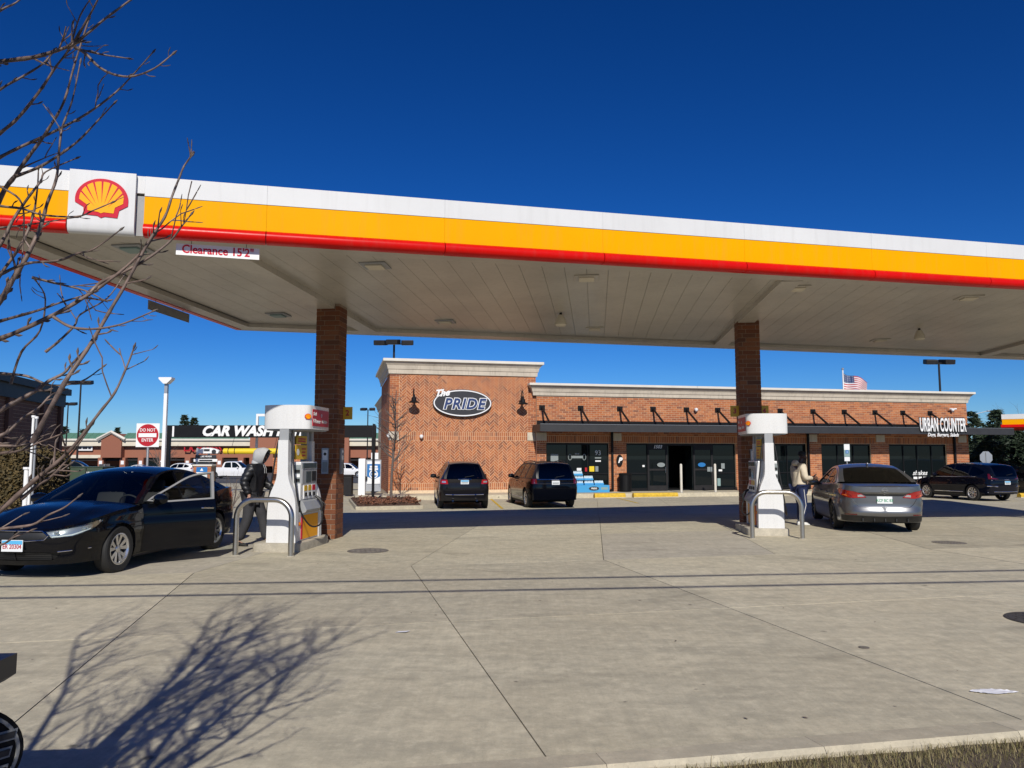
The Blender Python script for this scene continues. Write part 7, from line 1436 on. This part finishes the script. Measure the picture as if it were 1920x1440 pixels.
# transformer, pipes, small posts
p = at(160, 912, 29); tf = thing('transformer_box', 'dull green transformer cabinet behind the black sedan', 'utility box', (p.x, p.y, gz(p.x, p.y)), R(6)); w = 58/FPX*29/2; h = at(160, 877, 29).z-gz(p.x, p.y)
MB().rbox(-w, w, 0, 1.1, 0.08, h, 0.03).build('cabinet', 'utility_green', tf); MB().box(-w-0.1, w+0.1, -0.15, 1.3, -0.1, 0.079).build('plinth', 'concrete_pad', tf); MB().rbox(-w-0.02, w+0.02, -0.03, 1.12, h, h+0.04, 0.01).build('lid', 'utility_green', tf); MB().box(-0.02, 0.02, -0.012, -0.001, 0.1, h-0.02).build('door_seam', 'black', tf); text('numerals', '104', 0.13, 'white', tf, (0.1, -0.006, h-0.2), extrude=0.002, bold=0.03)
for u, v, vb, r, lb_ in ((63, 783, 915, 0.035, 'tall white pipe post left of the lamp poles'), (69, 785, 915, 0.03, 'tall grey pipe post beside the white pipe post'), (50, 880, 922, 0.06, 'short white bollard by the hedge')):
    p = at(u, v, 21); zg = gz(p.x, 21); t = thing('pipe_post', lb_, 'post', (p.x, 21, zg), 0, 'pipe posts by the hedge'); MB().tube([(0, 0, -0.1), (0, 0, p.z-zg)], r, 10).build('pipe', 'white' if r != 0.03 else 'galv', t, 60); MB().tube([(0, 0, p.z-zg), (0, 0, p.z-zg+0.06)], r*1.5, 10).build('cap', 'white', t)
p = at(196, 870, 30); t = thing('road_sign', 'sign seen edge on from behind beside the green transformer box', 'sign', (p.x, p.y, gz(p.x, p.y)), R(80)); H_ = p.z-gz(p.x, p.y); MB().tube([(0, 0, 0), (0, 0, H_)], 0.03, 6).build('post', 'galv', t); MB().box(-0.3, 0.3, -0.005, 0.005, H_-0.6, H_).build('sign_plate', 'galv', t)
# kerb islands at the left
for (u0, v0, u1, v1, w, lb_) in ((-120, 940, 110, 915, 0.5, 'left'), (110, 915, 260, 905, 0.4, 'mid')):
    pass
isl = MB(); A_ = [at(-160, 945, 0.1)] 
kb = MB(); pts = [(-30, 20.2), (-14.5, 21.2), (-13.4, 22.2), (-13.2, 30), (-30, 30)]; kb.prism(pts, lambda a, b, d: (a, b, gz(a, b)+d), -0.06, 0.11); struct(kb.build('planting_kerb', 'kerb_concrete')); kb = MB(); pts = [(-29.8, 20.45), (-14.7, 21.4), (-13.65, 22.3), (-13.45, 29.8), (-29.8, 29.8)]; kb.prism(pts, lambda a, b, d: (a, b, gz(a, b)+d), 0.0, 0.125); struct(kb.build('planting_soil', 'soil'))
# ================================================================ planted bed in front of the tower
def bed_poly(k=0.0):
    P_ = [Vector(p) for p in ((-5.75, 28.9), (-3.5, 29.7), (-4.5, 35.0), (-7.15, 34.4))]; c = sum(P_, Vector((0, 0)))/4; return [p+(c-p).normalized()*k for p in P_]
kb = MB(); kb.prism([(p.x, p.y) for p in bed_poly(-0.18)], lambda a, b, d: (a, b, gz(a, b)+d), -0.1, 0.13); struct(kb.build('bed_kerb', 'kerb_concrete'))
kb = MB(); kb.prism([(p.x, p.y) for p in bed_poly(0.0)], lambda a, b, d: (a, b, gz(a, b)+d), 0.0, 0.16); struct(kb.build('mulch_bed', 'mulch'))
sw = MB(); pl = [bpt(x, y, 0) for x, y in ((-1.6, -2.15), (35.5, -2.15), (35.5, 0.4), (-1.6, 0.4))]; sw.prism([(p.x, p.y) for p in pl], lambda a, b, d: (a, b, gz(a, b)+d), -0.1, 0.20); struct(sw.build('sidewalk', 'kerb_concrete'))
mb2 = MB(); rg = random.Random(4)
bp4 = bed_poly(0.1)
for _ in range(2600):
    s_, t_ = rg.random(), rg.random(); p = bp4[0].lerp(bp4[1], s_).lerp(bp4[3].lerp(bp4[2], s_), t_); q = Vector((p.x, p.y, gz(p.x, p.y)+0.17)); e = Vector((rg.gauss(0, 1), rg.gauss(0, 1), rg.gauss(0, 0.4))).normalized()*0.05; w_ = e.orthogonal().normalized()*0.02; mb2.add([q-e-w_, q+e-w_, q+e+w_, q-e+w_], [(0, 1, 2, 3)])
stuff(tag(mb2.build('mulch_chips', 'mulch', recalc=False), 'brown bark mulch spread over the planted bed', 'mulch'))
for i, (x, y, lb_) in enumerate(((-5.5, 29.7, 'low rusty dead perennial clump at the left of the mulch bed'), (-4.8, 30.0, 'low rusty dead perennial clump at the middle of the mulch bed'), (-4.0, 30.5, 'low rusty dead perennial clump at the right of the mulch bed'), (-5.8, 31.6, 'low rusty dead perennial clump behind the black post'))):
    p = Vector((x, y)); t = thing('dead_perennial', lb_, 'plant', (p.x, p.y, gz(p.x, p.y)+0.15), 0, 'dead perennials in the bed'); b = MB(); s_ = MB()
    for k in range(46):
        a = rg.uniform(0, 2*PI); d = Vector((math.cos(a)*rg.uniform(0.3, 1), math.sin(a)*rg.uniform(0.3, 1), 0.8)); pts = [Vector((rg.gauss(0, .12), rg.gauss(0, .12), 0))]; 
        for m in range(4): d = (d+Vector((rg.gauss(0, .3), rg.gauss(0, .3), -0.2))).normalized(); pts.append(pts[-1]+d*0.08)
        s_.tube(pts, 0.005, 4)
        for q in pts[1:]:
            for m in range(5): e = Vector((rg.gauss(0, 1), rg.gauss(0, 1), rg.gauss(0, 1))).normalized()*0.06; w_ = e.orthogonal().normalized()*0.022; b.add([q, q+e*0.5+w_, q+e, q+e*0.5-w_], [(0, 1, 2, 3)])
    b.build('leaves', 'dead_leaf', t, recalc=False); s_.build('stems', 'bark_twig', t)
p = at(699, 938, 31.6); t = thing('sign_post', 'black square post standing in the mulch bed', 'post', (p.x, p.y, gz(p.x, p.y)), BA); h = at(702, 795, 31.6).z-gz(p.x, p.y); MB().box(-0.055, 0.055, -0.055, 0.055, 0, h).build('post', 'black_metal', t); MB().box(-0.22, 0.0, -0.03, 0.03, h-1.05, h-0.97).build('arm', 'black_metal', t)
# air machine
p = at(697, 922, 36.2); zg = gz(p.x, p.y); am = thing('air_machine', 'white and grey air machine with blue poster left of the tower', 'air machine', (p.x, p.y, zg), BA-0.1); h = lambda v: at(697, v, 36.2).z-zg
MB().rbox(-0.62, -0.30, -0.2, 0.25, h(929), h(860), 0.03).build('tower_cabinet', 'white_gloss', am); MB().box(-0.28, 0.42, -0.1, 0.1, h(921), h(862)).build('poster_frame', 'galv', am); MB().box(-0.22, 0.38, -0.13, -0.101, h(907), h(865)).build('poster', 'white', am)
b = MB(); b.prism([(-0.22, h(893)), (0.08, h(899)), (0.38, h(893)), (0.38, h(870)), (-0.22, h(870))], lambda a, z, d: (a, d, z), -0.135, -0.1305); b.build('poster_field', 'decal_blue', am); ring(MB(), 0.20, 0.20, 0.05, -0.14, -0.1355).build('poster_ring', 'white', am).location = (0.08, 0, h(889)); MB().box(-0.02, 0.22, -0.14, -0.1355, h(891), h(887)).build('poster_mark', 'white', am); [MB().box(0.08-w_, 0.08+w_, -0.14, -0.1355, h(v_)-0.045, h(v_)+0.045).build('print_line', 'white', am) for v_, w_ in ((875, 0.18), (879.5, 0.2))]
MB().box(-0.05, 0.28, -0.05, 0.05, h(861), h(849)).build('top_sign', 'white', am); MB().rbox(-0.29, -0.2, -0.22, -0.1, h(900), h(893), 0.01).build('coin_box', 'black', am)
p = at(653, 905, 40); t = thing('litter_bin', 'dark square litter bin behind the left brick column', 'bin', (p.x, p.y, gz(p.x, p.y))); MB().rbox(-0.22, 0.22, -0.22, 0.22, 0.0, 0.95, 0.03).build('bin_body', 'dark_metal', t); MB().rbox(-0.24, 0.24, -0.24, 0.24, 0.951, 1.05, 0.03).build('lid', 'dark_metal', t)
# ================================================================ store front furniture
def sfz(x, y): p = bpt(x, y, 0); return gz(p.x, p.y)+0.20
for x, lb_ in ((14.33, 'slim white bollard before the shop doors, leftmost of three'), (16.18, 'slim white bollard before the shop doors, middle of three'), (18.05, 'slim white bollard before the shop doors, rightmost of three')):
    t = on_store('bollard', lb_, 'bollard', x, -1.9, sfz(x, -1.9), 'bollards before the doors'); MB().lathe([(0.062, 0), (0.062, 1.36), (0.05, 1.40), (0.02, 1.42)], 14).build('bollard_pipe', 'bollard_white', t, 40); MB().lathe([(0.09, 0), (0.09, 0.01), (0.06, 0.02)], 14).build('base_collar', 'galv', t)
t = on_store('trash_can', 'black slatted trash can between shop window and doors', 'trash can', 11.85, -0.65, sfz(11.8, -0.6))
MB().lathe([(0.27, 0.02), (0.29, 0.1), (0.29, 0.85)], 20).build('liner', 'black', t)
for k in range(28): a = 2*PI*k/28; MB().box(-0.022, 0.022, -0.008, 0.008, 0.02, 0.86, RZ(a) @ T(0, -0.31, 0)).build('slat', 'black_metal', t)
MB().lathe([(0.33, 0.86), (0.34, 0.9), (0.30, 0.94), (0.18, 0.95)], 20).build('rim', 'black_metal', t, 40)
t = on_store('hanging_sign', 'small black oval P plaque on the brick pier beside the doors', 'sign', 11.72, MY-0.06, 1.45); oval(MB(), 0.17, 0.30, -0.03, 0.0).build('plaque', 'black_metal', t); text('lettering', 'P', 0.36, 'white', t, (0, -0.035, 0), extrude=0.003, bold=0.05, shear=0.3)
# bottled water
wd = on_store('water_display_base', 'blue printed base box under the bottled water', 'display', 9.85, -0.75, sfz(9.8, -0.7)); MB().rbox(-0.85, 1.0, -0.35, 0.3, 0, 0.36, 0.02).build('box', 'sky_blue', wd); oval(MB(), 0.27, 0.10, -0.36, -0.351, 24, 0.18, 0.2).build('oval_print', 'sign_dark', wd); text('lettering', 'PRIDE', 0.11, 'white', wd, (0.18, -0.365, 0.2), extrude=0.002, bold=0.03); MB().box(0.55, 0.9, -0.354, -0.351, 0.14, 0.26).build('print_line', 'frost_panel', wd)
P('water_plastic', (0.55, 0.68, 0.75), 0.25); bcase = MB()
for i in range(6):
    for j in range(2): bcase.lathe([(0.036, 0.0), (0.037, 0.13), (0.030, 0.17), (0.012, 0.205), (0.014, 0.225)], 8, T((i-2.5)*0.076, (j-0.5)*0.09, 0))
cm = bcase.mesh('bottles', 'water_plastic', 40); wrap = MB().rbox(-0.24, 0.24, -0.10, 0.10, 0.002, 0.10, 0.01).mesh('shrink_label', 'sky_blue')
k = 0; names = ['left', 'middle', 'right']
for (x, z, lb_) in ((-0.52, 0.362, 'left case of the lower row'), (0.02, 0.362, 'middle case of the lower row'), (0.55, 0.362, 'right case of the lower row'), (-0.50, 0.60, 'left case of the middle row'), (0.0, 0.60, 'right case of the middle row'), (-0.55, 0.83, 'topmost case')):
    p = bpt(9.85+x, -0.75, sfz(9.8, -0.7)+z); t = thing('water_case', 'shrink wrapped bottled water on the blue base, '+lb_, 'water case', p, BA, 'bottled water cases'); link('bottles', cm, t); link('shrink_label', wrap, t)
# handicap sign
p = at(1588, 848, 39.5); t = thing('road_sign', 'blue and white disabled parking sign behind the silver sedan', 'sign', (p.x, p.y, gz(p.x, p.y)), R(8)); H_ = p.z-gz(p.x, p.y); MB().tube([(0, 0.03, 0), (0, 0.03, H_+0.3)], 0.03, 8).build('post', 'galv', t)
MB().rbox(-0.16, 0.16, -0.004, 0.004, H_-0.23, H_+0.42, 0.003).build('sign_plate', 'frost_panel', t); MB().box(-0.15, 0.15, -0.008, -0.0045, H_+0.12, H_+0.41).build('white_field', 'decal_white', t); MB().box(-0.08, 0.08, -0.012, -0.0085, H_-0.06, H_+0.10).build('blue_field', 'decal_blue', t); MB().rbox(-0.15, 0.15, -0.004, 0.004, H_-0.45, H_-0.24, 0.003).build('fine_plate', 'decal_white', t)
b = MB(); ring(b, 0.035, 0.035, 0.01, -0.015, -0.0125, 16); b.v = [(x, y, z+H_+0.0) for x, y, z in b.v]; b.box(-0.012, 0.012, -0.015, -0.0125, H_+0.02, H_+0.06); b.build('wheelchair_mark', 'white', t)
# parking paint and painted kerb stops
pk = [(928, 942, 942, 954), (1153, 932.7, 1197, 943.8)]
for (u0, v0, u1, v1), lb_ in zip(pk, ('yellow parking line between the two dark sport utility vehicles', 'yellow parking line before the shop doors')):
    def gp(u, v):
        d = at(u, v, 1.0)-Vector((0, 0, CAM_H)); z = -0.33; t_ = (z-CAM_H)/d.z; return Vector((d.x*t_, d.y*t_, 0))
    a, c = gp(u0, v0), gp(u1, v1); d = (c-a).normalized(); a = a-d*3.5; n = Vector((-d.y, d.x, 0))*0.05; b = MB(); b.grid(lambda s, t_: (lambda q: (q.x, q.y, gz(q.x, q.y)+0.006))(a.lerp(c, s)+n*(2*t_-1)), 14, 1); tag(b.build('parking_line', 'paint_yellow', recalc=False), lb_, 'road marking', 'yellow parking lines')
for x, w, lb_ in ((10.4, 1.55, 'yellow painted kerb stop before the bottled water'), (12.75, 2.3, 'yellow painted kerb stop before the trash can'), (25.2, 1.6, 'yellow painted kerb stop behind the silver sedan'), (29.8, 2.2, 'yellow painted kerb stop beneath the counter windows')):
    z = sfz(x, -2.3); t = on_store('kerb_stop', lb_, 'kerb stop', x, -2.35, z-0.20, 'yellow kerb stops'); b = MB(); b.prism([(-0.12, 0.0), (-0.12, 0.12), (-0.05, 0.215), (0.10, 0.225), (0.15, 0.0)], lambda a, zz_, d: (d, a, zz_), -w/2, w/2); b.build('stop_block', 'paint_yellow', t); MB().box(-w/2-0.01, w/2+0.01, -0.14, 0.14, -0.01, 0.03).build('stop_base', 'kerb_concrete', t)
t = thing('kerb_stop', 'yellow painted kerb end at the right edge beside the navy vehicle', 'kerb stop', gpos(25.0, 37.6), R(10), 'yellow kerb stops'); b = MB(); b.prism([(-0.12, 0.0), (-0.12, 0.12), (-0.05, 0.205), (0.10, 0.215), (0.15, 0.0)], lambda a, zz_, d: (d, a, zz_), -0.5, 1.6); b.build('stop_block', 'paint_yellow', t); MB().box(-0.52, 1.62, -0.14, 0.17, -0.01, 0.03).build('stop_base', 'kerb_concrete', t)
# flag
p = at(1580, 694, 62); fl = thing('flag', 'American flag flying on a pole behind the store', 'flag', (p.x, p.y, gz(p.x, p.y))); H_ = p.z-gz(p.x, p.y); MB().tube([(0, 0, 0), (0, 0, H_)], [0.08, 0.05], 10).build('pole', 'white', fl); MB().lathe([(0.01, -0.1), (0.1, -0.05), (0.1, 0.05), (0.01, 0.1)], 10, T(0, 0, H_+0.1)).build('finial', 'galv', fl)
def fpt2(a, t): return Vector((0.06+1.95*a, 0.25*math.sin(a*7+t), H_-0.25-1.25*t*(1-0.25*a)-0.72*a*(0.6+0.4*a)-0.05*math.sin(a*9)))
for k in range(13):
    b = MB(); b.grid(lambda a, t: fpt2(a, (k+t)/13), 14, 1); b.build('stripe', 'sign_red' if k % 2 == 0 else 'white', fl, 60, False)
b = MB(); b.grid(lambda a, t: fpt2(a*0.42, t*0.54)+Vector((0, -0.012, 0)), 6, 5); b.build('canton', 'navy', fl, 60, False)
for i in range(5):
    for j in range(4): q = fpt2(0.42*(i+.5)/5, 0.54*(j+.5)/4); MB().box(q.x-0.03, q.x+0.03, q.y-0.022, q.y-0.018, q.z-0.03, q.z+0.03).build('star', 'white', fl)
# stop sign seen from behind, far canopy
p = at(1849, 858, 44); t = thing('stop_sign', 'grey back of an octagonal stop sign behind the navy vehicle', 'sign', (p.x, p.y, gz(p.x, p.y))); H_ = p.z-gz(p.x, p.y); b = MB(); b.prism([(0.38*math.cos(R(22.5+45*i)), H_+0.38*math.sin(R(22.5+45*i))) for i in range(8)], lambda a, z, d: (a, d, z), -0.004, 0.004); b.build('sign_plate', 'galv', t); MB().box(-0.03, 0.03, -0.05, -0.01, 0, H_+0.3).build('post', 'galv', t)
p = at(1878, 788, 52); fc = thing('canopy', 'corner of a second canopy with white, yellow and red bands at the right edge', 'canopy', (p.x, p.y, gz(p.x, p.y)), R(-33)); z0 = at(1878, 801, 52).z-gz(p.x, p.y); z1 = at(1878, 777, 52).z-gz(p.x, p.y); hh = z1-z0
for (f0, f1, m, o) in ((0.62, 1.0, 'white_panel', 0.0), (0.2, 0.618, 'yellow_panel', 0.02), (0.0, 0.198, 'red_panel', -0.06)): MB().box(o, 14, o, 9, z0+hh*f0, z0+hh*f1).build('fascia_band', m, fc)
for x in (6, 12): MB().box(x, x+0.5, 4, 4.5, 0, z0).build('post', 'stone_trim', fc)
# ================================================================ near left monument sign
ms = thing('monument_sign', 'brick pier with dark stone cap at the lower left corner', 'sign', (-2.515, 2.95, 0.0), R(4)); zt = 0.81
MB().box(-0.368, 0.368, -0.368, 0.368, -0.05, zt-0.12).build('core', 'mortar_grey', ms)
for rot in (0, PI/2):
    for r in range(6):
        z = r*CH_+0.052+0.01
        for px, me in ([(-0.297, brick_h), (-0.0745, brick_l), (0.2255, brick_l)] if r % 2 else [(-0.2255, brick_l), (0.0745, brick_l), (0.297, brick_h)]):
            o = link('brick', me, ms); o.matrix_local = RZ(rot) @ T(px, -0.362, z)
b = MB(); b.prism([(-0.42, zt-0.085), (-0.375, zt-0.115), (0.375, zt-0.115), (0.42, zt-0.085), (0.42, zt), (-0.42, zt)], lambda a, z, d: (a, d, z), -0.42, 0.42); b.build('cap', 'sign_dark', ms)
os_ = thing('oval_sign', 'black oval sign with grey outlined letters at the lower left corner', 'sign', (-2.165, 2.92, 0.49), R(58)); oval(MB(), 0.355, 0.235, -0.02, 0.03, 48).build('sign_body', 'black_metal', os_); ring(MB(), 0.338, 0.217, 0.013, -0.026, -0.0205).build('sign_border', 'trim_grey', os_)
text('lettering_edge', 'PRIDE', 0.215, 'trim_grey', os_, (0.0, -0.0235, -0.01), extrude=0.002, bold=0.05, shear=0.25, space=1.1, xs=0.95); text('lettering', 'PRIDE', 0.215, 'sign_dark', os_, (0.0, -0.028, -0.01), extrude=0.002, bold=0.012, shear=0.25, space=1.1, xs=0.95); MB().box(-0.05, 0.05, 0.031, 0.30, -0.05, 0.05).build('bracket', 'dark_metal', os_)
# ================================================================ overhead cables (above and behind the eye; only their shadows show)
sh = Vector((SUN_DIR.x, SUN_DIR.y))/math.tan(SUN_EL)*1.0; sh = Vector((SUN_DIR.x, SUN_DIR.y)).normalized()/math.tan(SUN_EL)
for (a, c, h, lb_) in (((-6.49, 9.95), (7.43, 11.37), 4.9, 'upper overhead cable across the street side of the lot'), ((-5.96, 9.15), (6.8, 10.41), 4.7, 'lower overhead cable across the street side of the lot')):
    a, c = Vector(a), Vector(c); d = (c-a).normalized(); m = (a+c)/2+sh*h; pts = [Vector((m.x+d.x*s, m.y+d.y*s, h+0.0006*s*s)) for s in range(-34, 35, 2)]
    t = thing('overhead_cable', lb_, 'cable', (0, 0, 0), 0, 'overhead cables'); MB().tube(pts, 0.031, 8).build('cable', 'rubber', t)
for s, lb_ in ((-34, 'wooden utility pole outside the left of the picture'), (34, 'wooden utility pole outside the right of the picture')):
    a, c = Vector((-6.2, 9.5)), Vector((7.1, 10.9)); d = (c-a).normalized(); m = (a+c)/2+sh*5.45+d*s; t = thing('utility_pole', lb_, 'pole', (m.x, m.y, -0.1), 0, 'utility poles'); MB().tube([(0, 0, 0), (0, 0, 8.5)], [0.16, 0.11], 12).build('pole', 'bark', t, 60); MB().box(-0.06, 0.06, -0.9, 0.9, 6.2, 6.34).build('crossarm', 'bark', t)
# ================================================================ covers and litter on the slabs
for x, y, r, lb_ in ((-2.53, 13.72, 0.36, 'round dark fuel cover set in the slab right of the left pump'), (5.45, 7.98, 0.40, 'round iron manhole cover at the right edge of the lot'), (8.4, 15.0, 0.3, 'small dark fuel cover right of the right pump'), (3.05, 6.85, 0.045, 'tiny round utility cap in the slab right of centre')):
    t = thing('manhole_cover', lb_, 'manhole cover', (x, y, 0.002), GA, 'covers in the slabs'); MB().lathe([(r, 0.0), (r, 0.004), (r-0.02, 0.007), (r-0.03, 0.004)], 36).build('rim', 'iron' if x > 5 and y < 9 else 'fuel_lid', t); MB().lathe([(r-0.035, 0.0), (r-0.035, 0.0055), (0.01, 0.0055)], 36).build('lid', 'iron' if x > 5 and y < 9 else 'fuel_lid', t)
    if r > 0.2:
        b = MB()
        for i in range(-3, 4):
            for j in range(-3, 4):
                if math.hypot(i, j)*r*0.24 < r*0.8: b.box(i*r*0.24-0.025, i*r*0.24+0.025, j*r*0.24-0.012, j*r*0.24+0.012, 0.0056, 0.009)
        stuff(b.build('tread', 'iron' if x > 5 and y < 9 else 'fuel_lid', t))
rg = random.Random(2)
b = MB(); n = 22; b.grid(lambda a, t_: Vector((3.38+0.16*(a-0.5)*2*(1-0.35*(2*t_-1)**2)+0.02*math.sin(t_*5), 5.58+0.055*(2*t_-1)*(1-0.5*(2*a-1)**2), 0.008+0.018*abs(noise.noise(Vector((a*5, t_*4, 3))))*(0.4+a*t_))), 16, 8); tag(b.build('paper_litter', 'litter', smooth=60, recalc=False), 'crumpled white napkin lying near the kerb', 'litter')
b = MB(); b.grid(lambda a, t_: Vector((-1.03+0.11*(a-0.5)+0.03*(t_-.5), 7.43+0.06*(t_-0.5), 0.006+0.006*a)), 3, 2); tag(b.build('paper_litter', 'litter', recalc=False), 'small white paper scrap on the slab left of centre', 'litter')
leaves = MB()
for i in range(110):
    x, y = rg.uniform(-5, 6), rg.uniform(4.4, 13); e = Vector((rg.gauss(0, 1), rg.gauss(0, 0.5), 0)).normalized()*rg.uniform(0.006, 0.026); w_ = Vector((-e.y, e.x, 0.15*e.length))*0.35; q = Vector((x, y, 0.006)); leaves.add([q-e, q+w_, q+e, q-w_], [(0, 1, 2, 3)])
stuff(tag(leaves.build('leaf_crumbs', 'bark', recalc=False), 'scattered dark leaf crumbs and grit on the concrete slabs', 'debris'))
